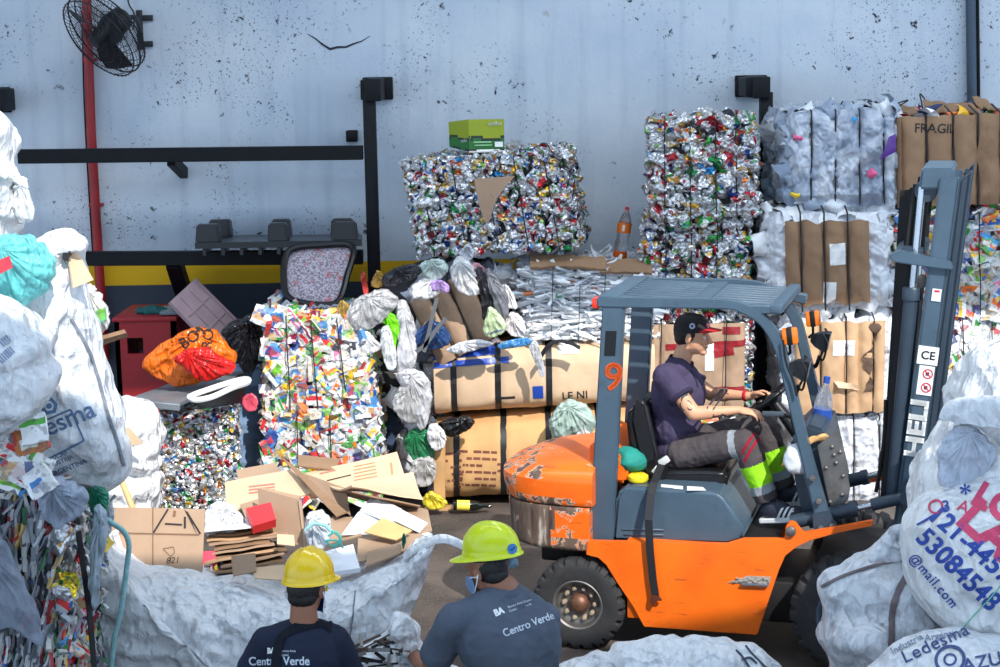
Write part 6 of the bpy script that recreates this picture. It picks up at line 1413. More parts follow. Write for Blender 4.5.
sprint(q, 'LA', 953, 522, .23, -42, M_PINKP, 'pink_letters', bold=.05, spacing=1.1); sprint(q, 'LOC', 968, 503, .17, -30, M_PINKP, 'pink_letters', bold=.05); sprint(q, 'A', 956, 510, .08, -22, M_PINKP, 'pink_letters'); sprint(q, '3', 943, 513, .08, 12, M_BLUEP); sprint(q, '*', 962, 503, .12, 10, M_BLUEP)
sprint(q, '@mail.com', 909, 558, .062, -50, M_BLUEP, bold=.012, spacing=1.15)
sprint(q, '', 936, 507, 1, 18, M_PINKP, 'pink_ring', shape=rect_bm(ring_polys(0, 0, .026, .036, 22)))
sprint(q, '', 918, 526, 1, 30, M_BLUEP, 'blue_rule', shape=rect_bm([[(0, 0), (.16, 0), (.16, .010), (0, .010)]]))
seam(q, [(962, 629), (975, 614), (990, 598), (1002, 584)], .003, M('green_thread', (120, 200, 170), .6), 'green_thread')
q = sack('grubby white sack with a brown seam in front of the forklift front wheel', [(817, 588), (824, 577), (846, 566), (868, 552), (884, 534), (900, 524), (912, 540), (930, 575), (950, 615), (968, 660), (970, 760), (900, 800), (838, 790), (832, 700), (828, 650), (822, 615)], 8.35, .40, ((20, 4, 1.3, .020), (100, 4, 1.2, .018)), M_SACKD, seed=9, fine=(.012, 6))
seam(q, [(906, 552), (908, 572), (899, 590), (893, 610), (891, 636), (890, 660)], .016, M('brown_hem', (110, 98, 100), .8, 0, .3, 14)); seam(q, [(820, 588), (842, 577), (868, 568), (892, 562), (907, 560)], .008, M('brown_hem', (110, 98, 100), .8))
b = MB(); V, F = pillow([(868, 560), (884, 536), (902, 523), (908, 540), (906, 556), (885, 562)], 8.12, .06, 60, 14, .5, 2.4, 0, ((60, 10, 3, .02),), (.01, 9), 4); b.add(V, F); b.build('gathered_neck', M_SACKD, q.o, angle=180)
q = sack('sack lying in the bottom right corner with faint dark blue lettering', [(845, 690), (868, 664), (892, 648), (920, 636), (955, 631), (1000, 637), (1060, 650), (1090, 740), (1060, 860), (900, 860), (850, 800)], 7.5, .45, ((25, 4, 1.0, .012), (110, 4, 1.2, .012)), M_SACK, seed=12, fine=(.008, 8))
M_NAVP = M('navy_sack_print', (56, 70, 122), .7, 0, .25, 40)
sprint(q, 'Ledesma', 905, 664, .085, 25, M_NAVP, bold=.01, spacing=1.1); sprint(q, 'AZUCAR', 963, 673, .09, 12, M_NAVP, bold=.01); sprint(q, 'Industria', 893, 655, .045, 28, M_GREYP); sprint(q, 'Argentina', 925, 642, .045, 10, M_GREYP)
sprint(q, '', 950, 660, 1, 10, M_NAVP, 'printed_ring', shape=rect_bm(ring_polys(0, 0, .055, .070, 24) + ring_polys(0, 0, .02, .03, 18)))
q = sack('flat white sack across the bottom of the picture in front of the forklift', [(540, 690), (565, 664), (600, 652), (640, 641), (690, 638), (738, 642), (768, 654), (790, 680), (800, 760), (700, 800), (560, 790)], 8.3, .34, ((10, 5, 1.0, .016), (70, 4, 2.0, .012)), M_SACK, seed=15, fine=(.010, 8))
b = MB()
for k, pth in enumerate((((735, 650), (741, 656), (747, 664), (752, 672)), ((746, 646), (752, 654), (760, 662), (770, 672)), ((742, 660), (750, 658), (757, 664)))):
    b = MB(); tube(b, smooth_path(project(A([W(x, y, q.Y) for x, y in pth]), q.tree, nrm(W(745, 660, 8) - CAM), .004)), .006, 6); b.build('loose_thread', M('dark_thread', (70, 76, 92), .8), q.o)
# ---- left hand stack
q = sack('dazzling white sack at the top of the left stack below the black bracket', [(-50, 120), (-20, 112), (2, 116), (12, 135), (17, 160), (20, 185), (27, 205), (28, 222), (15, 238), (-20, 246), (-60, 240)], 8.35, .42, ((80, 6, 1.5, .025), (40, 4, 1.5, .015)), M_SACKC, seed=21, ns=150, nr=34)
film('', [(16, 178), (24, 180), (30, 196), (34, 210), (33, 220), (24, 224), (15, 218), (13, 198)], 8.15, .07, (232, 234, 236), 'film_knot', alpha=.95, amp=.02, seed=9, parent=q.o)
q = sack('tall white sack with a blue boxed word on the left, mouth open at the top', [(26, 262), (34, 240), (58, 229), (80, 236), (85, 252), (80, 266), (84, 290), (92, 312), (103, 345), (114, 385), (124, 420), (131, 455), (129, 478), (112, 490), (92, 497), (70, 495), (40, 488), (18, 440), (14, 380), (20, 310)], 8.2, .34, ((62, 4, .9, .012), (115, 5, 1.2, .008)), M_SACK, seed=24, fine=(.007, 7))
sprint(q, 'ledesma', 19, 448.5, .125, 22, M_FADE, bold=.012, spacing=1.0)
sprint(q, '', 36, 455, 1, 22, M_FADE, 'printed_frame', shape=rect_bm(line_polys([(-.05, -.045), (.24, -.025), (.245, .135), (-.05, .135)], .009)))
sprint(q, '', 49, 406, 1, 10, M_FADE, 'printed_hexagon', shape=rect_bm(ring_polys(0, 0, .026, .044, 6) + ring_polys(0, 0, .0, .014, 12)))
sprint(q, 'INDUSTRIA', 45, 470, .030, 22, M_FADE); sprint(q, 'ARGENTINA', 51, 477.5, .034, 22, M_FADE, bold=.02); sprint(q, 'AZUCAR', 46, 463, .03, 22, M_FADE)
seam(q, [(70, 318), (88, 350), (98, 380), (106, 410), (116, 440), (124, 468)], .007, M('stitch_grey', (120, 124, 136), .8, 0, .3, 60), 'stitched_seam')
b = MB(); V, F = pillow([(30, 250), (50, 232), (72, 229), (84, 240), (84, 250), (75, 243), (66, 252), (58, 270), (44, 285), (34, 280)], 8.0, .05, 90, 16, .6, 2.2, 0, ((50, 8, 2, .012),), (.006, 12), 3); b.add(V, F); b.build('rolled_mouth', M_SACKC, q.o, angle=180)
cb = thing('cardboard_piece', 'light cardboard piece with a black print sticking out of the open white sack', 'cardboard', W(78, 287, 8.0))
sc4 = [W(66, 243, 8.0), W(80, 256, 8.05), W(93, 280, 7.98), W(73, 288, 7.95)]; b = MB(); slab(b, sc4, .008, 8, 8, .006, 4, 2); b.build('board', M_CBL, cb); d = nrm(np.cross(sc4[1] - sc4[0], sc4[3] - sc4[0])); d = d if d[1] < 0 else -d
tt = A([W(x, y, 7.97) for x, y in ((64, 252), (70, 249), (73, 254), (70, 257), (69, 261), (66, 260), (67, 264), (63, 257))]); b = MB(); prism(b, tt - [0, .02, 0], (0, .003, 0)); b.build('black_print', M_INKK, cb)
q = sack('slumped white sack with pale blue stamp at the left edge of the stack', [(-60, 300), (-30, 284), (2, 290), (28, 308), (44, 332), (54, 360), (57, 384), (48, 402), (26, 420), (4, 434), (-40, 450), (-70, 400)], 7.55, .36, ((50, 4, 1.0, .020), (110, 5, 1.3, .014)), M_SACK, seed=27, fine=(.010, 8), ns=150)
for k, (x, y, s) in enumerate(((3, 348, 'IIII'), (9, 358, 'III'), (1, 365, 'IIIII'))): sprint(q, s, x, y, .05, 38, M_GREYP, bold=.03)
q = film('cyan see-through bag of rubbish on the left stack between two white sacks', [(-40, 262), (-20, 242), (10, 237), (34, 243), (50, 258), (54, 274), (44, 292), (28, 303), (2, 306), (-30, 300)], 7.75, .24, (110, 206, 206), seed=31, alpha=.9, amp=.02, ns=100, nr=24, folds=((40, 4, 1, .02),))
b = MB(); slab(b, [W(-6, 262, 7.5), W(9, 256, 7.5), W(12, 268, 7.5), W(-4, 276, 7.5)], .004, 6, 6, .01, 6, 2); tag(b.build('red_wrapper', M('wrapper_red', (206, 60, 74), .4)), 'red wrapper pressed against the cyan bag at the left edge', 'wrapper')
q = film('white film bag spilling cartons behind the tall sack, by the red cabinet', [(80, 288), (90, 285), (102, 300), (110, 316), (108, 328), (98, 336), (92, 326), (85, 306)], 8.48, .10, (226, 224, 218), seed=33, amp=.02)
b = MB(); slab(b, [W(94, 312, 8.38), W(104, 308, 8.38), (W(105, 320, 8.38)), W(98, 326, 8.38)], .03, 6, 6, .01, 6, 2, col=lin(90, 190, 120)); tag(b.build('drink_carton', M_CARTON), 'green and white carton poking out of the film bag by the red cabinet', 'carton')
b = MB(); slab(b, [W(84, 345, 8.35), W(126, 333, 8.5), W(128, 337, 8.7), W(90, 350, 8.55)], .02, 8, 4, .004, 3, 2); tag(b.build('wooden_board', M('weathered_wood', (140, 108, 80), .8, 0, .3, 12)), 'short brown board jutting from the left stack toward the red cabinet', 'board')
# the foreground bale on the left
q = bale('tall bale of cans and cartons at the lower left edge, seen from its layered side', [(-60, 474), (56, 494), (60, 800), (-60, 800)], 7.75, .85, cat='bale')
core(q, M_CORE, .05); b = MB(); L_ = lambda fc, s0, s1, t0, t1: (lerp2(fc, s0, t0), lerp2(fc, s1, t0), lerp2(fc, s1, t1), lerp2(fc, s0, t1))
P_LAY = pal(((206, 208, 210), 26), ((150, 156, 166), 20), ((96, 100, 110), 14), ((52, 54, 60), 12), ((170, 50, 54), 5), ((60, 120, 80), 4), ((200, 170, 110), 5), ((60, 100, 160), 4))
scatter(b, q.fr, 'strip', .019, .85, 71, P_LAY, P_LAY, q.N, .6, .35, .02, 4., PI / 2); scatter(b, L_(q.right, .45, 1, 0, 1), 'strip', .018, .75, 72, P_LAY, P_LAY, (1, 0, 0), .6, .4, .02, 5., PI / 2); scatter(b, q.top, 'carton', .09, .9, 75, P_CARTON, P_ACC, (0, 0, 1), .5, .5, .02)
scatter(b, L_(q.right, 0, .5, .3, .9), 'carton', .06, .7, 79, P_CARTON, P_ACC, (1, 0, 0), .5, .5, .03); scatter(b, L_(q.right, .4, 1, .3, .6), 'carton', .07, .7, 80, P_CARTON, P_ACC, (1, 0, 0), .5, .5, .03)
stuff(b.build('pressed_layers', MC('layered_packaging', .5, 0, .2, 60), q.o, angle=50))
sg = []; scatter(None, L_(q.right, .0, .6, .0, .36), 'can', .075, 1.3, 73, P_CAN, None, (1, 0, 0), .5, .5, .02, single=sg)
for v, f, c in sg: MB().add(v, f, c).build('crushed_can', M_CAN, q.o, angle=60)
b = MB(); e = W(66, 582, 7.8); V, f_, r_ = TPL['can'][3]; R3 = rotm(.3, .4, .2)[:3, :3]; b.add((V * 1.7) @ R3.T + e + [0, -.02, .0], f_, np.array([lin(232, 204, 30), lin(200, 200, 204), lin(232, 204, 30)])[r_]); b.build('yellow_can', M_CAN, q.o, angle=60)
b = MB(); pts = [W(x, y, 7.9) + A([.03, 0, 0]) for x, y in ((64, 482), (69, 510), (74, 545), (79, 580), (84, 620), (89, 680))]; pts = smooth_path(pts, 5)
for i in range(len(pts) - 1): bar(b, pts[i], pts[i + 1] + (pts[i + 1] - pts[i]) * .05, .035, .006, up=(1, -.5, 0), bev=0)
b.build('strap', M_STRAP, q.o)
film('sheet of grey see-through film hanging over the lower left bale', [(-30, 520), (-5, 530), (10, 552), (28, 590), (40, 620), (42, 645), (30, 640), (10, 628), (-30, 632)], 7.5, .06, (150, 160, 178), seed=41, alpha=.6, amp=.03, name='film_sheet', cat='film', ns=90)
film('clear plastic bag stuck between the tall sack and the lower left bale', [(36, 486), (54, 478), (78, 486), (87, 497), (82, 515), (68, 522), (58, 530), (46, 520), (38, 505)], 7.55, .10, (170, 182, 202), seed=42, alpha=.85, amp=.03)
film('pale film hanging down the right side of the lower left bale', [(94, 510), (102, 505), (108, 520), (106, 545), (99, 580), (97, 610), (91, 600), (90, 560)], 7.9, .06, (176, 192, 204), seed=43, alpha=.85, amp=.025, name='film_sheet', cat='film')
film('small green film scrap under the bottom of the tall sack', [(84, 492), (100, 486), (109, 494), (106, 512), (96, 520), (90, 508)], 8.0, .06, (40, 138, 108), seed=44, amp=.02)
# cartons wedged under the slumped sack
car = [((2, 446), (-6, 430), 20, (238, 236, 232), (206, 60, 40)), ((18, 450), (0, 0), -25, (240, 240, 240), (220, 40, 50)), ((30, 440), (0, 0), 15, (196, 120, 66), (230, 230, 220)), ((36, 462), (0, 0), -30, (240, 240, 238), (90, 180, 60)), ((20, 470), (0, 0), -28, (242, 242, 242), (220, 44, 50)), ((8, 480), (0, 0), -20, (236, 238, 240), (120, 190, 60)), ((33, 428), (0, 0), 10, (90, 180, 70), (240, 240, 240)), ((38, 482), (0, 0), 30, (236, 238, 240), (60, 130, 200))]
lab = ['orange and white carton at the left edge under the slumped sack', 'white carton with a red corner under the slumped sack, upper middle', 'brown carton wedged under the slumped sack beside the hexagon', 'white carton with a green edge under the slumped sack, right side', 'big white carton with red blocks under the slumped sack', 'white carton with a lime stripe lowest at the left edge', 'small green carton against the tall sack', 'white carton with a blue block above the clear bag']
for k, ((x, y), _, an, c0, c1) in enumerate(car):
    V, f, r_ = tpl_carton(100 + k); r_ = r_.copy(); Rm_ = rotm(PI / 2 - .25, 0, 0)[:3, :3] @ rotm(.2 * math.sin(k * 3), .2 * math.cos(k * 5), math.radians(an))[:3, :3]
    p = W(x, y, 7.52 - .015 * k); v = (V * (1.15 if k != 4 else 1.5)) @ Rm_.T + p; b = MB(); b.add(v, f, np.array([lin(c0), lin(c1), lin(c1)])[r_]); tag(b.build('drink_carton', M_CARTON, None, origin=p), lab[k], 'carton', 'cartons wedged under the slumped sack')
# sack and stick behind
q = sack('clean white sack standing beside the low bale of small cans', [(118, 404), (130, 399), (146, 401), (156, 420), (161, 450), (159, 480), (155, 520), (130, 530), (106, 520), (104, 480), (108, 440)], 11.9, .32, ((75, 5, 1.2, .022), (40, 5, 1.5, .012)), M_SACKC, seed=51, ns=110, nr=26)
b = MB(); slab(b, [W(124, 427, 11.4), W(130, 428, 11.4), W(143, 444, 11.4), W(124, 446, 11.4)], .01, 6, 6, .006, 4, 5); tag(b.build('cardboard_piece', M_CBL), 'triangular cardboard scrap on the clean white sack', 'cardboard')
b = MB(); tube(b, [W(118, 472, 10.5), W(135, 514, 10.3)], .020, 10); tag(b.build('wooden_stick', M('stick_wood', (206, 170, 116), .7, 0, .15, 20)), 'pale round stick slanting behind the flattened box', 'stick')
# ------------------------------------------------------------------ things along the wall at left
M_REDC = M('red_cabinet_paint', (152, 24, 32), .5, 0, .15, 3, dirt=(90, 24, 28), dirt_amt=.6)
cab = thing('metal_cabinet', 'red metal box cabinet with a square hole, under the rack by the wall', 'cabinet', W(148, 440, 14.2) * [1, 1, 0])
a, c = W(114, 320, 13.9), W(178, 384, 13.9); b = MB(); dpt = .75
x0, x1, z1 = a[0], c[0], a[2]; hx0, hx1 = W(127, 340, 13.9)[0], W(143, 340, 13.9)[0]; hz1, hz0 = W(130, 338, 13.9)[2], W(130, 354, 13.9)[2]
for (xa, xb, za, zb_) in ((x0, hx0, .0, z1), (hx1, x1, .0, z1), (hx0, hx1, hz1, z1), (hx0, hx1, 0, hz0)): box(b, ((xa + xb) / 2, 13.92, (za + zb_) / 2), (xb - xa, .04, zb_ - za))
box(b, (x0 + .02, 13.9 + dpt / 2, z1 / 2), (.04, dpt, z1)); box(b, (x1 - .02, 13.9 + dpt / 2, z1 / 2), (.04, dpt, z1)); box(b, ((x0 + x1) / 2, 13.9 + dpt / 2, z1), (x1 - x0 + .03, dpt + .03, .035), None, .008); b.build('cabinet_body', M_REDC, cab, angle=30)
b = MB(); box(b, ((hx0 + hx1) / 2, 14.3, (hz0 + hz1) / 2 - .03), (.12, .05, .16), None, .01); b.build('inner_board', M('weathered_wood', (140, 108, 80)), cab)
b = MB(); box(b, ((x0 + x1) / 2, 13.93, W(150, 374, 13.9)[2]), (x1 - x0 - .1, .05, .012)); b.build('panel_groove', M_DGLASS, cab)
b = blob3(W(152, 311, 14.1), (.12, .06, .04), 4, .2, 12); tag(b.build('cloth', M('dark_teal_cloth', (20, 84, 84), .8)), 'dark teal cloth lying on top of the red cabinet', 'cloth')
b = MB(); slab(b, [W(160, 316, 13.95), W(178, 314, 13.95), W(180, 308, 14.2), W(163, 308, 14.2)], .02, 6, 6, .01, 6, 3); tag(b.build('clear_tray', M('grey_clear', (110, 130, 140), .2)), 'greyish clear tray on top of the red cabinet', 'tray')
pn_ = thing('ribbed_sheet', 'pinkish ribbed plastic sheet leaning against the wall behind the orange bag', 'sheet', W(200, 345, 13.9))
c4 = [W(170, 302, 13.55), W(195, 279, 13.9), W(240, 324, 14.0), W(216, 350, 13.6)]; b = MB(); slab(b, c4, .03, 4, 4); b.build('sheet', M('pink_grey_plastic', (176, 150, 156), .5, 0, .1, 6), pn_)
Np = nrm(np.cross(A(c4[1]) - c4[0], A(c4[3]) - c4[0])); Np = Np if Np[1] < 0 else -Np
def pq(s, t): return (A(c4[0]) * (1 - s) + A(c4[1]) * s) * (1 - t) + (A(c4[3]) * (1 - s) + A(c4[2]) * s) * t + Np * .006
for s0, t0, s1, t1 in ((.02, .0, .02, 1), (.98, 0, .98, 1), (.3, 0.05, .3, .95), (.65, .05, .65, .95), (.1, .35, .9, .35), (.1, .7, .9, .7)):
    b = MB(); bar(b, pq(s0, t0), pq(s1, t1), .03 if s0 in (.02, .98) else .012, .016, up=Np, bev=.003); b.build('rib', M('pink_grey_plastic', (176, 150, 156)), pn_)
gs = thing('metal_sheet', 'grey folded metal sheet lying over the low can bale, bags on top', 'sheet', W(190, 400, 12.8))
b = MB(); slab(b, [W(131, 401, 12.35), W(180, 406, 12.3), W(254, 371, 13.5), W(182, 382, 13.6)], .025, 8, 6, .006, 2, 1); b.build('sheet', M('grey_sheet', (126, 134, 142), .45, .3, .15, 4), gs)
b = MB(); bar(b, W(131, 402.5, 12.33), W(180, 407.5, 12.28), .03, .05); b.build('folded_edge', M('grey_sheet', (126, 134, 142)), gs)
tr = thing('plastic_tray', 'white rimmed black tray under the grey sheet beside the carton bale', 'tray', W(220, 400, 12.6))
b = MB(); tube(b, smooth_path([W(189, 397, 12.3), W(200, 392.5, 12.3), W(232, 382, 12.45), W(247, 379, 12.8), W(247, 383, 12.7), W(232, 388, 12.35), W(212, 397, 12.25), W(196, 400, 12.25), W(189, 397, 12.3)], 5), .022, 8); b.build('rim', M_WHITEP, tr)
b = MB(); V = [W(192, 399, 12.3), W(246, 381, 12.7), W(243, 402, 12.7), W(205, 408, 12.35)]; slab(b, V, .05, 4, 4); b.build('tray_body', M_BLKP, tr)
q = film('shiny orange printed plastic bag lying on the grey metal sheet', [(143, 366), (150, 352), (168, 339), (186, 330), (202, 327), (219, 334), (231, 348), (236, 362), (222, 372), (200, 382), (178, 386), (163, 381), (150, 374)], 12.75, .20, (246, 112, 20), seed=61, amp=.022, ns=110, nr=26, rough=.2, folds=((120, 6, 1.5, .025),))
def film_text(q, s, px, py, size, ang, mat, bold=.02):
    a = math.radians(ang); d = nrm(W(px, py, q.Y) - CAM); v, f = print_on(q.tree, text_mesh(s, size, .01 * size), W(px, py, q.Y), (math.cos(a), 0, math.sin(a)), (-math.sin(a), 0, math.cos(a)), .02, .004, d); b = MB(); b.add(v, f); o = b.build('printed_text', mat, None, smooth=False); o.parent = q.o; o.location = -q.o.location; return o
film_text(q, 'BOTA', 184, 350, .12, 35, M_INKK); film_text(q, 'RO', 211, 350, .11, 80, M_INKK)
film('red plastic bag on top of the orange bag', [(174, 359), (186, 349), (204, 348), (220, 355), (236, 367), (224, 376), (209, 381), (196, 379), (183, 368)], 12.5, .13, (222, 34, 30), seed=62, amp=.02, ns=90, nr=22, rough=.2)
film('black bin bag between the orange bag and the carton bale', [(223, 330), (238, 319), (256, 314), (262, 335), (258, 365), (246, 373), (236, 360), (228, 345)], 13.1, .16, (24, 25, 30), seed=63, amp=.035, rough=.25)
film('pink patterned wrapper hanging on the left side of the carton bale', [(243, 397), (252, 393), (258, 400), (256, 410), (247, 411), (242, 404)], 12.7, .04, (226, 90, 110), seed=64, amp=.012, name='wrapper', cat='wrapper')
M_BLUEB = M('pale_blue_plastic', (128, 158, 196), .4, 0, .12, 4); M_BLUEBD = M('dark_blue_plastic', (70, 84, 108), .45, 0, .2, 4)
def barrel(label, px, py0, py1, wpx, Y, mat):
    c = W(px, py1, Y); r = wpx / 2 * Y / F_PX; zt = W(px, py0, Y)[2]; t = thing('plastic_barrel', label, 'barrel', (c[0], Y, 0), 0, 'blue plastic barrels'); Q = np.array(Matrix.Translation(Vector((c[0], Y, 0))))
    prof = [(0, 0), (r * .9, 0), (r * .97, .04)]
    for k in range(6): z = .05 + (zt - .15) * k / 6; prof += [(r * .96, z), (r * .96, z + (zt - .15) / 9), (r, z + (zt - .15) / 8), (r, z + (zt - .15) / 6.6)]
    prof += [(r * .93, zt - .06), (r * .8, zt - .01), (0, zt)]; b = MB(); lathe(b, prof, 36, Q); b.build('barrel_body', mat, t, angle=50)
    b = MB(); lathe(b, [(r * .78, zt - .02), (r * .8, zt + .02), (r * .74, zt + .02), (r * .72, zt)], 36, Q, caps=False); b.build('rim', mat, t); return t
barrel('pale blue plastic barrel between the low can bale and the carton bales', 250, 368, 500, 40, 13.6, M_BLUEB)
barrel('dark blue plastic barrel right of the carton bales behind hanging film', 408, 378, 500, 62, 13.85, M_BLUEBD)
# black pallet upside down on the lower beam
pal_ = thing('plastic_pallet', 'black plastic pallet upside down on the lower beam, feet pointing up', 'pallet', W(280, 250, 14.2))
c4 = [W(195, 249, 13.7), W(362, 246, 13.7), W(362, 240, 14.75), W(203, 241, 14.75)]
pa, pb, pd = A(c4[0]), A(c4[1]), A(c4[3]); pu = nrm(np.cross(pb - pa, pd - pa)); pu = pu if pu[2] > 0 else -pu
b = MB(); slab(b, c4, .05, 16, 8, .0); b.build('deck', M_BLKP, pal_, angle=30)
for k in range(9):
    b = MB(); s = (k + .5) / 9; bar(b, pa + (pb - pa) * s - pu * .03, pd + (A(c4[2]) - pd) * s - pu * .03, .03, .05, up=pu, bev=0); b.build('rib', M_BLKP, pal_)
for (s, t, w) in ((.08, .12, .20), (.5, .12, .17), (.90, .12, .21), (.12, .85, .2), (.5, .85, .17), (.88, .85, .2)):
    p = (pa * (1 - s) + pb * s) * (1 - t) + (pd * (1 - s) + A(c4[2]) * s) * t; m = np.eye(4); m[:3, 0] = nrm(pb - pa); m[:3, 2] = pu; m[:3, 1] = np.cross(pu, m[:3, 0])
    bm = bmesh.new(); bmesh.ops.create_cube(bm, size=1)
    for v in bm.verts: k_ = .86 if v.co.z > 0 else 1; v.co = Vector((v.co.x * w * k_, v.co.y * .18 * k_, v.co.z * .15))
    bmesh.ops.bevel(bm, geom=list(bm.edges), offset=.012, segments=2, affect='EDGES'); m[:3, 3] = p + pu * .12; b = MB(); bm_add(b, bm, Mx=m); b.build('foot', M_BLKP, pal_)
st_ = thing('chair_seat', 'black framed chair seat with speckled cover hanging under the black pallet', 'seat', W(312, 306, 13.4))
oz = [(284, 256), (282, 285), (289, 299), (308, 304), (330, 305), (340, 299), (345, 280), (349, 252), (318, 250)]
ps = polysmooth(oz, 60); b = MB(); P = A([W(x, y, 13.35) + [0, (306 - y) * .006, 0] for x, y in ps]); tube(b, np.concatenate([P, P[:2]]), .028, 8); b.build('frame', M_BLKP, st_)
cv = ps.mean(0) + (ps - ps.mean(0)) * .96; P = A([W(x, y, 13.38) + [0, (306 - y) * .006, 0] for x, y in cv]); b = MB(); prism(b, P, (0, .04, 0), 0)
mm, nt, bb = newmat('speckled_fabric'); v_ = objco(nt); o_ = mix(nt, ramp(nt, tex(nt, 60, 5, v_), .4, .6), lin(196, 186, 196), lin(120, 110, 124)); o_ = mix(nt, ramp(nt, tex(nt, 16, 6, v_), .58, .68), o_, lin(186, 96, 100)); nt.links.new(o_, bb.inputs['Base Color']); bb.inputs['Roughness'].default_value = .95
b.build('fabric_cover', mm, st_, angle=30)
# ------------------------------------------------------------------ rubbish heap in the middle
q = bale('tilted brown cardboard bale half buried in plastic bags left of the forklift', [(410, 302), (466, 270), (494, 336), (440, 366)], 13.2, .9)
core(q, M_CBD, .05); sf = cb_panel(q, (.0, .0, 1, 1), (0, .34, .66), M_CBG, .04, .03, 14, ragged=.03); wires(q, (.34, .66), r=.01, out=.05, nm='strap', mat=M_STRAP)
V, F = pillow([(352, 372), (362, 312), (385, 285), (420, 262), (470, 256), (510, 268), (530, 300), (532, 345), (500, 352), (440, 358), (432, 420), (430, 500), (392, 500), (390, 420)], 13.9, .35, 120, 20, .9, 2.6, 0, (), (.05, 4), 5)
b = MB(); b.add(V, F); hp = b.build('rubbish_mound', M('dark_rubbish', (58, 56, 58), .9, 0, .5, 7, .4, 16), None, origin=(V[:, 0].mean(), V[:, 1].mean(), 0)); tag(hp, 'dark mound of compacted rubbish under the plastic bags left of the forklift', 'rubbish heap'); stuff(hp)
b = MB()
for k in range(120):
    s, t = RS.rand(), RS.rand(); px, py = (360 + 165 * s, 262 + 90 * t) if k < 70 else (396 + 40 * s, 340 + 160 * t)
    if k < 70 and py < 330 - (px - 355) * .9: continue
    V, f, r_ = tpl_film(200 + k % 20, .24, .05); a3 = rotm(PI / 2 + RS.normal() * .5, RS.normal() * .5, RS.normal() * .5)[:3, :3]; cc = pick(P_WHITE + pal(((90, 96, 110), 14), ((40, 44, 52), 14), ((160, 150, 160), 8), ((196, 170, 130), 6)), RS)
    b.add((V * RS.uniform(.5, 1)) @ a3.T + W(px, py, 13.5 - .12 * RS.rand()), f, np.tile(cc, (len(f), 1)))
o = b.build('loose_plastic_film', M_FILMW, None, origin=W(440, 500, 13.4) * [1, 1, 0], angle=50); tag(o, 'loose scraps of plastic film covering the mound left of the forklift', 'plastic scraps'); stuff(o)
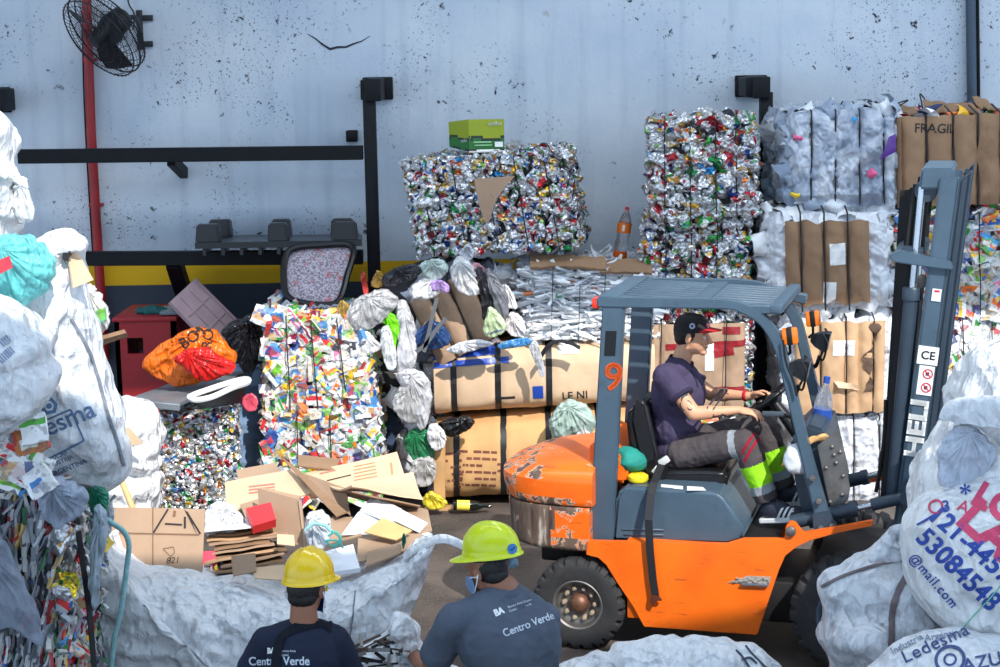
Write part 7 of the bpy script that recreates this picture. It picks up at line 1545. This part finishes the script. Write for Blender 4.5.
bags = [
 ('long pale grey bag draped down the heap beside the lime bag', [(396, 306), (404, 300), (413, 318), (417, 340), (415, 368), (405, 377), (396, 368), (398, 340)], .08, (206, 206, 210), .95),
 ('lime green plastic bag on the heap', [(374, 319), (385, 306), (393, 314), (401, 323), (398, 337), (394, 349), (388, 338), (390, 327)], .06, (120, 216, 30), 1),
 ('white sheet of film hanging over the edge of the carton bale', [(346, 363), (352, 348), (358, 336), (367, 331), (376, 340), (382, 348), (369, 355), (355, 364)], .06, (244, 244, 246), 1),
 ('white bag just under the lime bag', [(381, 330), (389, 326), (394, 345), (396, 366), (388, 370), (382, 352)], .06, (230, 234, 240), 1),
 ('rumpled grey see-through film above the carton bale corner', [(345, 320), (352, 302), (368, 293), (386, 290), (398, 300), (390, 314), (376, 326), (360, 332)], .10, (190, 190, 192), .9),
 ('white bag spread on top of the tilted cardboard bale', [(410, 290), (420, 280), (434, 276), (444, 288), (436, 296), (424, 300), (414, 298)], .07, (240, 242, 246), 1),
 ('clear bag with a green tint at the top of the heap', [(420, 268), (430, 259), (443, 260), (448, 270), (440, 279), (427, 278)], .08, (206, 224, 216), .9),
 ('dark grey bag lying along the top edge of the heap', [(382, 277), (396, 268), (412, 264), (424, 270), (415, 278), (400, 284), (386, 286)], .07, (44, 46, 54), 1),
 ('lilac film loop beside the white bag on the tilted bale', [(430, 283), (440, 280), (449, 286), (447, 293), (440, 290), (432, 291)], .04, (170, 140, 196), 1),
 ('navy blue cloth bag strapped on the tilted cardboard bale', [(414, 336), (422, 326), (432, 320), (444, 326), (451, 336), (446, 346), (430, 350), (418, 347)], .08, (40, 70, 120), 1),
 ('gold wrapper on the heap beside the rack post', [(371, 284), (377, 271), (383, 275), (383, 285), (377, 288)], .04, (196, 150, 70), 1),
 ('red and white wrapper hanging by the rack post', [(361, 275), (365, 272), (367, 284), (368, 293), (364, 294), (362, 285)], .03, (196, 60, 50), 1),
 ('gold and green wrappers clumped on the carton bale top', [(337, 306), (343, 300), (351, 308), (355, 320), (349, 325), (340, 318)], .05, (170, 140, 70), 1),
 ('small round white bag under the tilted can bale', [(460, 254), (467, 244), (474, 250), (473, 258), (465, 262)], .07, (220, 224, 230), 1),
 ('white knotted bag below the tilted can bale corner', [(450, 270), (458, 256), (470, 262), (480, 278), (483, 292), (470, 296), (456, 288)], .10, (240, 242, 246), 1),
 ('dusty pink plastic strip across the dark bags', [(470, 266), (478, 263), (486, 270), (491, 278), (486, 281), (477, 276)], .04, (206, 150, 160), 1),
 ('long black bag sliding down the right of the heap', [(474, 272), (482, 268), (490, 285), (494, 305), (488, 322), (482, 316), (480, 295)], .07, (36, 36, 42), 1),
 ('grey see-through bag at the right shoulder of the heap', [(486, 268), (496, 275), (506, 292), (509, 312), (500, 322), (493, 305), (488, 285)], .07, (120, 122, 130), .92),
 ('white stiff bag at the right edge of the heap near the dark gap', [(500, 290), (506, 284), (514, 296), (517, 308), (508, 308), (501, 302)], .05, (244, 246, 248), 1),
 ('white packet deep in the dark gap left of the paper bale', [(514, 279), (524, 278), (527, 286), (520, 291), (515, 287)], .03, (214, 218, 224), 1),
 ('white and red packets above the blue taped bale', [(504, 326), (512, 312), (522, 318), (526, 332), (514, 337)], .06, (236, 230, 230), 1),
 ('blue and white packet flattened on the blue taped bale', [(498, 345), (510, 340), (528, 338), (530, 344), (514, 348), (502, 349)], .03, (70, 140, 200), 1),
 ('white crumpled film along the top of the blue taped bale', [(446, 350), (462, 342), (480, 340), (494, 344), (478, 349), (458, 354)], .05, (226, 228, 232), 1),
 ('strip of clear film hanging over the blue taped bale front', [(529, 346), (536, 340), (542, 356), (545, 374), (540, 376), (534, 360)], .03, (200, 204, 210), .8),
 ('clear bag with a yellow mark hanging left of the blue taped bale', [(392, 404), (400, 388), (412, 382), (422, 392), (424, 412), (414, 424), (400, 418)], .10, (190, 190, 190), .92),
 ('grey white film hanging above the green bag', [(396, 376), (410, 368), (426, 374), (432, 392), (428, 420), (420, 430), (412, 415), (404, 392)], .09, (200, 200, 204), .9),
 ('white bag hanging left of the gap between the two long bales', [(429, 426), (437, 424), (446, 436), (443, 448), (434, 450), (428, 440)], .06, (236, 236, 236), 1),
 ('green see-through bag hanging on the left of the ochre bale', [(404, 440), (414, 428), (426, 430), (435, 446), (432, 460), (422, 466), (410, 456)], .09, (40, 130, 84), .92),
 ('clear grey bag lowest in the hanging column left of the ochre bale', [(409, 474), (414, 460), (426, 455), (436, 462), (434, 482), (422, 487), (412, 484)], .08, (190, 188, 186), .92),
 ('yellow and clear bag on the floor left of the ochre bale', [(422, 500), (430, 492), (440, 497), (448, 503), (440, 509), (427, 508)], .06, (226, 206, 60), 1),
 ('shiny black bag squeezed between the two long cardboard bales', [(438, 424), (452, 418), (470, 417), (474, 424), (464, 432), (450, 437), (441, 432)], .09, (22, 22, 25), 1),
 ('clear and green bag wedged between the long bales by the pillar', [(549, 425), (556, 408), (568, 400), (584, 404), (594, 416), (592, 432), (572, 438), (555, 438)], .11, (176, 200, 190), .92),
 ('white bag in front of the green film by the forklift pillar', [(572, 420), (580, 412), (588, 424), (590, 438), (578, 440)], .07, (240, 242, 244), 1)]
for k, (lb, pl, T, c, al) in enumerate(bags):
    film(lb, pl, 12.95 - .012 * (k % 9) if k not in (19,) else 13.6, T, c, seed=100 + k, alpha=al, amp=.022 if T > .05 else .012, name='wrapper' if 'wrapper' in lb else ('packet' if 'packet' in lb else ('film_strip' if 'strip' in lb else 'plastic_bag')), cat='wrapper' if 'wrapper' in lb else ('packet' if 'packet' in lb else 'bag'), group='plastic bags on the heap', ns=64, nr=16)
q = film('pale green shop bag printed in blue on the heap above the taped bale', [(483, 330), (486, 318), (489, 307), (497, 311), (505, 322), (504, 332), (490, 338)], 12.75, .07, (196, 216, 170), seed=140, amp=.010, group='plastic bags on the heap')
film_text(q, 'Carrefour', 488, 334.5, .030, 14, M_BLUEP)
for pth in (((436, 300), (428, 322), (424, 345), (414, 362)), ((420, 296), (426, 316), (440, 352), (447, 366)), ((424, 356), (432, 340), (436, 312)), ((500, 352), (508, 345), (524, 340), (540, 341))):
    pass
st4 = thing('loose_strap', 'grey strap ends sticking up over the navy cloth bag', 'strap', W(430, 350, 12.8))
for pth in (((437, 298), (432, 318), (428, 336), (424, 352)), ((416, 352), (426, 344), (436, 330), (446, 318))):
    b = MB(); p_ = smooth_path([W(x, y, 12.72) for x, y in pth], 5)
    for i in range(len(p_) - 1): bar(b, p_[i], p_[i + 1], .03, .006, up=(0, -1, 0), bev=0)
    b.build('strap', M('grey_strap', (92, 94, 98), .6), st4)
b = MB(); p_ = smooth_path([W(x, y, 12.95) for x, y in ((541, 356), (549, 345), (558, 341), (570, 343), (580, 348))], 6)
for i in range(len(p_) - 1): bar(b, p_[i], p_[i + 1], .05, .006, up=(0, -.3, 1), bev=0)
tag(b.build('loose_strap', M_STRAP, None, origin=p_[0]), 'black strap end curling above the paper label on the taped bale', 'strap')
# bottles and carton
bt = thing('soda_bottle', 'large clear bottle with orange label and drink left, on the paper bale', 'bottle', W(621, 266, 13.8))
Q = np.array(Matrix.Translation(Vector(tuple(W(619.5, 258, 13.75)))) @ Matrix.Rotation(.16, 4, 'Y'))
b = MB(); lathe(b, [(0, 0), (.05, 0), (.056, .015), (.056, .13), (.050, .16), (.056, .19), (.056, .27), (.05, .31), (.03, .36), (.016, .39), (.015, .41), (0, .41)], 26, Q, (.82, .80, .86)); b.build('bottle_body', M_PET, bt)
b = MB(); lathe(b, [(0, .004), (.0568, .004), (.0572, .06), (0, .062)], 26, Q); b.build('orange_drink', M('orange_soda', (226, 96, 20), .15), bt)
b = MB(); lathe(b, [(.0575, .21), (.0585, .24), (.0575, .29)], 26, Q, caps=False); b.build('orange_label', M('label_orange', (240, 120, 20), .4), bt)
b = MB(); box(b, (Q @ A([-.01, -.058, .25, 1]))[:3], (.022, .004, .05), Q * 1.0); b.build('label_mark', M_WHITEP, bt)
b = MB(); lathe(b, [(.018, .395), (.018, .42), (0, .42)], 14, Q); b.build('bottle_cap', M('wrapper_red', (206, 60, 74)), bt)
wt = thing('wine_bottle', 'dark bottle with a yellow label lying on the floor by the ochre bale', 'bottle', G(465, 507))
p0, p1 = W(453, 505, 12.98), W(488, 506, 13.0); Q = frame(p1 - p0); Q[:3, 3] = p0
b = MB(); lathe(b, [(0, 0), (.038, 0), (.04, .02), (.04, .17), (.03, .21), (.014, .24), (.014, .30), (0, .30)], 22, Q); b.build('bottle_body', M('dark_glass', (18, 24, 18), .08), wt)
b = MB(); lathe(b, [(.0408, .03), (.0408, .13)], 22, Q, caps=False); b.build('yellow_label', M('label_yellow', (236, 216, 80), .5), wt)
b = MB(); slab(b, [G(424, 510), G(450, 511), G(452, 506), G(430, 505)], .012, 8, 4, .01, 4, 3); tag(b.build('cardboard_piece', M_CBO), 'cardboard scrap flat on the floor by the dark bottle', 'cardboard')
gb = thing('green_carton', 'green and yellow printed carton standing on the tilted can bale', 'box', W(476, 152, 13.6))
A_, B_, C_ = W(448.5, 122, 13.75), W(468.5, 119.5, 13.45), W(504, 119, 13.62); A0, B0, C0 = W(449.5, 147, 13.75), W(469.5, 152, 13.45), W(504.5, 151.5, 13.62); D_, D0 = A_ + C_ - B_, A0 + C0 - B0
def gface(p, q_, q0, p0, nm):
    b = MB(); slab(b, [p, q_, q0, p0], .012, 18, 12); V = b.arr(); fcn = A([V[list(f)].mean(0) for f in b.f]); t = ((p[2] + q_[2]) / 2 - fcn[:, 2]) / ((p[2] + q_[2]) / 2 - (p0[2] + q0[2]) / 2); s = ((fcn - A(p)) @ nrm(A(q_) - A(p))) / np.linalg.norm(A(q_) - A(p))
    t2 = t + .04 * np.sin(s * 7); c = np.where((t2 < .55)[:, None], lin(150, 162, 16), np.where((t2 < .64)[:, None], lin(34, 44, 36), np.where((t2 < .95)[:, None], lin(40, 112, 44), lin(30, 40, 50)))); b.c = [c]; return b.build(nm, MC('green_carton_board', .45, var=.08), gb, smooth=False)
gface(B_, C_, C0, B0, 'front_panel'); gface(A_, B_, B0, A0, 'side_panel'); gface(C_, D_, D0, C0, 'side_panel'); gface(D_, A_, A0, D0, 'back_panel')
b = MB(); b.add([A0, B0, C0, D0], [(0, 1, 2, 3)]); slab(b, [A0, B0, C0, D0], .01, 2, 2); b.build('bottom_panel', M_CBG, gb)
fx_ = nrm(C_ - B_); fz_ = nrm(B_ - B0)
bm = text_mesh('organic', .045, .0004); v = A([tuple(x.co) for x in bm.verts]); bm.verts.index_update(); f = [tuple(x.index for x in q_.verts) for q_ in bm.faces]; bm.free()
b = MB(); b.add(C_ - fx_ * .02 - fz_ * .055 - fx_ * v[:, :1] - fz_ * (v[:, 1:2] - .03) + A([0, -.016, 0]), f); b.build('printed_text', M_WHITEP, gb, smooth=False)
sx_ = nrm(B_ - A_); b = MB(); b.add(B0 + fz_ * .07 - sx_ * .01 - sx_ * v[:, :1] * .8 - fz_ * (v[:, 1:2] * .8 - .03) + A([-.012, -.016, 0]), f); b.build('printed_text', M_WHITEP, gb, smooth=False)
for (s0, t0, s1, t1, nm, mt) in ((.72, .70, .95, .86, 'white_label', M_LBL), (.2, .93, .86, 1.04, 'barcode_label', M_LBL), (.12, .68, .62, .72, 'printed_line', M('mint_print', (150, 200, 150))), (.15, .78, .64, .81, 'printed_line', M('mint_print', (150, 200, 150)))):
    P = [B_ + (C_ - B_) * s - (B_ - B0) * t + A([0, -.016, 0]) for s, t in ((s0, t0), (s1, t0), (s1, t1), (s0, t1))]; b = MB(); prism(b, P, (0, .003, 0)); b.build(nm, mt, gb, smooth=False)
b = MB(); slab(b, [W(469, 152.5, 13.4), W(506, 152, 13.5), W(504, 150, 13.8), W(468, 151, 13.8)], .008, 4, 4); tag(b.build('cardboard_piece', M_LBL), 'thin white card lying under the green carton', 'cardboard')
# ------------------------------------------------------------------ open big bag of cardboard
q = sack('open white big bag heaped with flattened cardboard behind the sorters', [(103, 540), (110, 546), (124, 556), (146, 568), (180, 573), (215, 577), (250, 578), (283, 584), (320, 578), (345, 577), (375, 568), (402, 553), (420, 543), (434, 540), (428, 566), (420, 590), (410, 615), (401, 650), (394, 700), (388, 760), (380, 780), (250, 800), (110, 790), (96, 740), (92, 670), (96, 600)], 8.95, .42, ((3, 4, .8, .014), (85, 6, .9, .012)), M_SACK, name='big_bag', seed=71, fine=(.012, 8), back=1.6, ns=260, nr=50, pw=3.4)
seam(q, [(356, 590), (352, 620), (347, 650)], .004, M('stitch_grey', (120, 124, 136)), 'stitched_seam')
b = MB(); pr_ = smooth_path([W(x, y, 8.85) for x, y in ((404, 556), (420, 545), (440, 538), (455, 541), (470, 549), (478, 557))], 6); V = []
for i, p in enumerate(pr_): V += [p + [0, .0, .022], p + [0, -.03, -.02]]
b.add(A(V), [(2 * i, 2 * i + 1, 2 * i + 3, 2 * i + 2) for i in range(len(pr_) - 1)]); lp = b.build('lifting_loop', M_SACKC, q.o); so_m = lp.modifiers.new('t', 'SOLIDIFY'); so_m.thickness = .01
M_CYR = M('cyan_rope', (146, 196, 198), .7, 0, .2, 40, .4, 200)
b = MB(); tube(b, smooth_path([W(x, y, 8.45) for x, y in ((104, 518), (112, 523), (124, 532), (129, 545), (127, 565), (124, 590), (120, 615), (114, 640), (110, 680))], 8), .014, 10); tag(b.build('rope', M_CYR, None, origin=W(110, 680, 8.45)), 'pale cyan rope hanging down the left end of the big bag', 'rope')
film('clear film knot at the left corner of the big bag', [(98, 500), (108, 497), (114, 510), (112, 528), (104, 540), (96, 530)], 8.6, .06, (196, 206, 216), seed=150, alpha=.9, amp=.02)
def sheet(label, c4, mat, th=.008, bend=.006, fr=3., name='cardboard_sheet', cat='cardboard', group='flattened cardboard in the big bag', parts=(), curl=0., nx=12, ny=8, seed=0):
    P = [W(*c) for c in c4]; o = thing(name, label, cat, (sum(P) / 4) * [1, 1, 0] + [0, 0, min(p[2] for p in P)], 0, group); b = MB(); slab(b, P, th, nx, ny, bend, fr, len(label) + seed, curl=curl); V = b.arr(); F = b.f; b.build('board', mat, o); q = Bale(); q.o = o; q.tree = bvh_of(V, F); q.Y = min(c[2] for c in c4) - .2; q.P = P; return q
s_ = sheet('flattened tan box with black lines and a wine glass cut, left in the bag', [(108, 507, 9.25), (205, 509, 9.22), (202, 572, 9.0), (108, 574, 9.0)], M_CBG, .012, .004)
M_CBS = M('cardboard_crease', (120, 92, 70), .9)
def sl(q, pts, w, mat, nm, cut=.03): return sprint(q, '', pts[0][0], pts[0][1], 1, 0, mat, nm, shape=rect_bm(line_polys([tuple((W(x, y, q.Y) - W(pts[0][0], pts[0][1], q.Y))[[0, 2]]) for x, y in pts], w)), cut=cut)
sl(s_, [(153, 534), (169, 508)], .010, M_INKK, 'black_line'); sl(s_, [(185, 509), (201, 535)], .010, M_INKK, 'black_line'); sl(s_, [(108, 533), (203, 535)], .008, M_CBS, 'fold_crease'); sl(s_, [(153, 508), (153, 572)], .006, M_CBS, 'fold_crease')
sl(s_, [(185, 517), (185, 529)], .012, M_INKK, 'printed_bar'); sl(s_, [(165, 524), (183, 525)], .010, M_INKK, 'printed_bar'); sl(s_, [(175, 511), (174, 517)], .016, M_CBS, 'printed_bar')
sl(s_, [(163, 549), (174, 547), (175, 553), (171, 557), (163, 549)], .005, M_CBS, 'glass_outline'); sl(s_, [(171, 557), (171, 562)], .005, M_CBS, 'glass_outline')
sprint(s_, '821', 166, 564, .05, 4, M_INKK, 'scribbled_number', bold=0.0, shear=.3)
pk = thing('paper_packet', 'pink cardboard packet with a white square emblem at the rim of the big bag', 'box', W(210, 576, 8.98)); P = [W(200, 552, 9.2), W(216, 551, 9.2), W(221, 580, 9.15), W(200, 581, 9.15)]; b = MB(); slab(b, P, -.05, 4, 4); b.build('packet_body', M('pink_board', (232, 70, 96), .5), pk)
b = MB()
for pg in line_polys([(-.018, -.02), (.016, -.022), (.020, .016), (-.014, .018), (-.018, -.02)], .006) + line_polys([(-.006, .008), (-.008, -.012), (.010, -.014), (.012, .007)], .005) + line_polys([(-.0, .007), (-.0, -.012)], .004): b.add([W(208.5, 568, 9.10) + A([x, 0, y]) for x, y in pg], [(0, 1, 2, 3)])
b.build('white_emblem', M_WHITEP, pk, smooth=False); b = MB(); prism(b, [W(x, y, 9.1) for x, y in ((214, 567), (217, 564), (218, 571), (215, 572))], (0, .003, 0)); b.build('gold_mark', M('label_yellow', (236, 216, 80)), pk)
rb = thing('paper_packet', 'small red carton with gold print lying on the cardboard pile', 'box', W(262, 532, 9.3)); P = [W(246, 516, 9.3), W(271, 510, 9.35), W(276, 527, 9.25), W(253, 534, 9.2)]; b = MB(); slab(b, P, -.07, 4, 4); b.build('packet_body', M('red_board', (206, 36, 44), .45), rb); b = MB(); slab(b, [P[0], P[1], W(264, 505, 9.5), W(250, 508, 9.5)], .004, 4, 4, .008); b.build('open_flap', M('lilac_board', (206, 170, 206), .5), rb)
sl2 = Bale(); sl2.o = rb; sl2.tree = bvh_of(A([p - [0, .012, 0] for p in P]), [(0, 1, 2, 3)]); sl2.Y = 9.15
for pts in (((255, 522), (262, 519)), ((256, 526), (266, 523)), ((268, 514), (272, 513))): sl(sl2, pts, .010, M('label_yellow', (236, 216, 80)), 'gold_print')
s_ = sheet('long pale cardboard panel with red print lying across the back of the pile', [(225, 482, 9.85), (298, 468, 9.95), (310, 494, 9.7), (226, 512, 9.6)], M_CBL, .008, .006)
for k in range(3): sl(s_, [(249, 487 + k * 3.2), (276, 484 + k * 3.0)], .008, M('red_print', (196, 120, 106)), 'red_print')
sheet('folded tan cardboard standing on edge in the middle of the pile', [(257, 488, 9.5), (300, 500, 9.3), (305, 547, 9.15), (262, 535, 9.35)], M_CBG, .010, .006); sheet('narrow side of the folded tan cardboard standing on edge', [(300, 500, 9.29), (301, 497, 9.6), (307, 540, 9.5), (306, 547, 9.14)], M_CBG, .010, .004); sheet('back flap of the folded tan cardboard', [(261, 487, 9.6), (301, 496, 9.62), (303, 520, 9.5), (262, 510, 9.5)], M_CBG, .008, .004)
sheet('long dark cardboard flap slanting down across the pile to the right', [(280, 456, 10.0), (291, 463, 9.9), (347, 512, 9.35), (336, 516, 9.3)], M_CBD, .010, .01); sheet('tan flap beside the long dark flap', [(295, 470, 9.9), (345, 488, 9.6), (350, 515, 9.5), (306, 486, 9.75)], M_CBG, .008, .006)
s_ = sheet('big pale carton panel with a printed block at the top of the pile', [(300, 474, 9.95), (397, 452, 10.05), (406, 480, 9.85), (312, 498, 9.75)], M_CBL, .008, .006)
for k in range(6): sl(s_, [(354, 467 + 3.4 * k), (376 + k * .6, 462.5 + 3.4 * k)], .005, M('tan_print', (180, 134, 90)), 'printed_rows')
sl(s_, [(327, 481), (352, 475)], .006, M_INKK, 'printed_bar'); sl(s_, [(391, 463), (392.5, 475)], .010, M('tan_print', (180, 134, 90)), 'printed_rows'); sl(s_, [(320, 474), (336, 470)], .008, M('red_print', (196, 120, 106)), 'red_print')
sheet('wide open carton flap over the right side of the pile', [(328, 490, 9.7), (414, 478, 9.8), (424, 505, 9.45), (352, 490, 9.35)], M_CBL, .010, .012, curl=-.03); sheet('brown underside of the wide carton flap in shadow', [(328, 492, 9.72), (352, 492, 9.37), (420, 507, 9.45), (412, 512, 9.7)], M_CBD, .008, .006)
M_WCARD = M('white_card', (226, 228, 234), .6, 0, .05, 5)
sheet('white coated box side at the right of the pile, left face', [(358, 512, 9.35), (379, 497, 9.5), (386, 532, 9.2), (342, 534, 9.1)], M_WCARD, .008, .003); sheet('white coated box side at the right of the pile, middle face', [(373, 495, 9.55), (402, 509, 9.4), (396, 524, 9.2), (360, 510, 9.35)], M_WCARD, .008, .003)
sheet('white coated box side at the right of the pile, right face', [(402, 510, 9.4), (428, 523, 9.3), (420, 532, 9.15), (394, 519, 9.2)], M_WCARD, .008, .003); sheet('yellowish cardboard piece in front of the white box', [(383, 517, 9.15), (412, 530, 9.05), (396, 540, 8.98), (364, 532, 9.05)], M('yellowish_card', (196, 166, 110), .8, 0, .1, 9), .008, .005)
sheet('tan box side with a torn edge at the right rim of the bag', [(358, 538, 9.1), (422, 533, 9.1), (418, 548, 8.98), (357, 562, 8.9)], M_CBG, .010, .006); sheet('small tan box front inside the right rim of the bag', [(367, 552, 8.95), (401, 542, 8.95), (400, 553, 8.88), (366, 566, 8.85)], M_CBG, .012, .003)
sheet('stack of white papers beside the yellow helmet', [(322, 552, 9.0), (353, 544, 9.05), (360, 568, 8.85), (330, 572, 8.85)], M_WCARD, .03, .003, name='paper_stack', cat='papers'); sheet('tan cardboard lying under the white plastic bundle', [(310, 520, 9.3), (352, 516, 9.4), (362, 535, 9.1), (322, 545, 9.1)], M_CBG, .010, .008)
film('white plastic bundle tied with cyan cord on the cardboard pile', [(306, 520), (312, 511), (324, 512), (331, 524), (330, 540), (322, 549), (310, 546), (305, 534)], 9.05, .09, (226, 230, 238), seed=160, amp=.02)
cdt = thing('cyan_cord', 'tangled cyan cord around the white plastic bundle', 'cord', W(325, 548, 8.9))
for k, pth in enumerate((((306, 530), (313, 524), (324, 525), (331, 531)), ((331, 530), (340, 538), (334, 546), (326, 541), (338, 541), (343, 548)), ((328, 536), (336, 532), (341, 541), (333, 548)))):
    b = MB(); tube(b, smooth_path([W(x, y, 8.92) for x, y in pth], 7), .011 if k == 0 else .006, 8); b.build('cord_loop', M_CYR if k == 0 else M('teal_cord', (70, 170, 160), .6), cdt)
film('green film scrap inside the right rim of the bag', [(402, 540), (404, 533), (406, 541), (403, 549)], 8.85, .02, (20, 120, 100), seed=161, amp=.006, name='film_scrap', cat='film scrap')
film('white plastic sheet crumpled behind the flattened tan box', [(203, 528), (206, 512), (216, 502), (232, 505), (246, 522), (240, 530), (222, 534), (208, 536)], 9.35, .06, (230, 232, 236), seed=162, amp=.02, name='plastic_sheet', cat='film')
r = random.Random(5); mats_ = [M_CBD, M_CBG, M_CB, M_CBD, M_CBG]; words_ = ['lowest', 'second', 'third', 'fourth', 'fifth', 'sixth', 'seventh', 'eighth', 'ninth', 'tenth']
for k in range(10):
    y = 574 - k * 4.6; x0, x1 = 204 + r.uniform(0, 18), 278 + r.uniform(-8, 12); yy = 9.0 + k * .035
    sheet(f'flat brown cardboard stacked left of the yellow helmet, {words_[k]} from below', [(x0, y, yy), (x1, y - r.uniform(6, 14), yy + .02), (x1 - 8, y - 18, yy + .5), (x0 + 6, y - 12, yy + .5)], mats_[k % 5], .012, .012, 3, seed=k)
sheet('white card lying on the brown stack left of the yellow helmet', [(203, 533, 9.2), (262, 526, 9.2), (258, 519, 9.5), (210, 523, 9.5)], M_WCARD, .010, .006); sheet('small tan corrugated strip with printed marks left of the yellow helmet', [(277, 534, 9.05), (294, 535, 9.05), (295, 546, 9.0), (277, 544, 9.0)], M_CBL, .012, .002)
sheet('little folded tan box at the rim left of the yellow helmet', [(231, 556, 8.92), (255, 553, 8.92), (256, 571, 8.85), (233, 576, 8.85)], M_CBG, .014, .003); sheet('pale card flap below the little folded box', [(250, 568, 8.9), (284, 564, 8.9), (284, 580, 8.82), (255, 578, 8.82)], M_CBL, .008, .006)
sheet('grey brown cardboard leaning behind the red carton', [(240, 505, 9.6), (272, 494, 9.7), (280, 520, 9.5), (250, 528, 9.4)], M_CBG, .008, .006); sheet('pale cardboard top with torn edge above the red carton', [(236, 470, 10.0), (275, 462, 10.1), (284, 480, 9.9), (240, 486, 9.9)], M_CBG, .008, .006)
sheet('brown corrugated cardboard at the back of the pile below the carton bale', [(298, 455, 10.1), (340, 459, 10.1), (336, 470, 9.95), (298, 466, 9.95)], M_CBD, .010, .006)
sheet('tan board filling the back right corner of the bag', [(395, 500, 9.7), (428, 510, 9.5), (432, 530, 9.2), (404, 540, 9.1)], M_CBG, .010, .005)
# small open sack of scrap between the two sorters
q = sack('small open white sack of metal strips between the two sorters', [(338, 690), (350, 660), (372, 642), (388, 628), (396, 615), (408, 618), (416, 632), (424, 655), (446, 662), (470, 680), (474, 760), (400, 790), (330, 770)], 7.85, .22, ((60, 6, 1.5, .016), (120, 5, 1.5, .010)), M_SACK, seed=81, fine=(.010, 9), ns=150, nr=34)
b = MB(); V, F = pillow([(384, 646), (394, 622), (402, 614), (412, 622), (418, 640), (414, 652), (404, 656), (405, 640), (398, 640)], 7.62, .05, 80, 16, .6, 2.2, 0, ((70, 12, 3, .012),), (.006, 14), 5); b.add(V, F); b.build('raised_flap', M_SACKC, q.o, angle=180)
r = random.Random(9)
for k in range(26):
    x, y = r.uniform(350, 404), r.uniform(640, 666); b = MB(); p = W(x, y, 7.55 + r.uniform(0, .08)); d = A([r.uniform(-.1, .1), r.uniform(-.05, .05), r.uniform(-.02, .05)]); bar(b, p - d, p + d, r.uniform(.008, .02), .004, up=(r.uniform(-.5, .5), -1, .5), bev=0)
    tag(b.build('metal_strip', [M_STEELB, M_GREASE, M('brown_strip', (96, 76, 62), .6)][k % 3], None, origin=p), 'thin metal strip in the small open sack between the sorters', 'strip', 'metal strips in the small open sack')
bpy.context.view_layer.update()
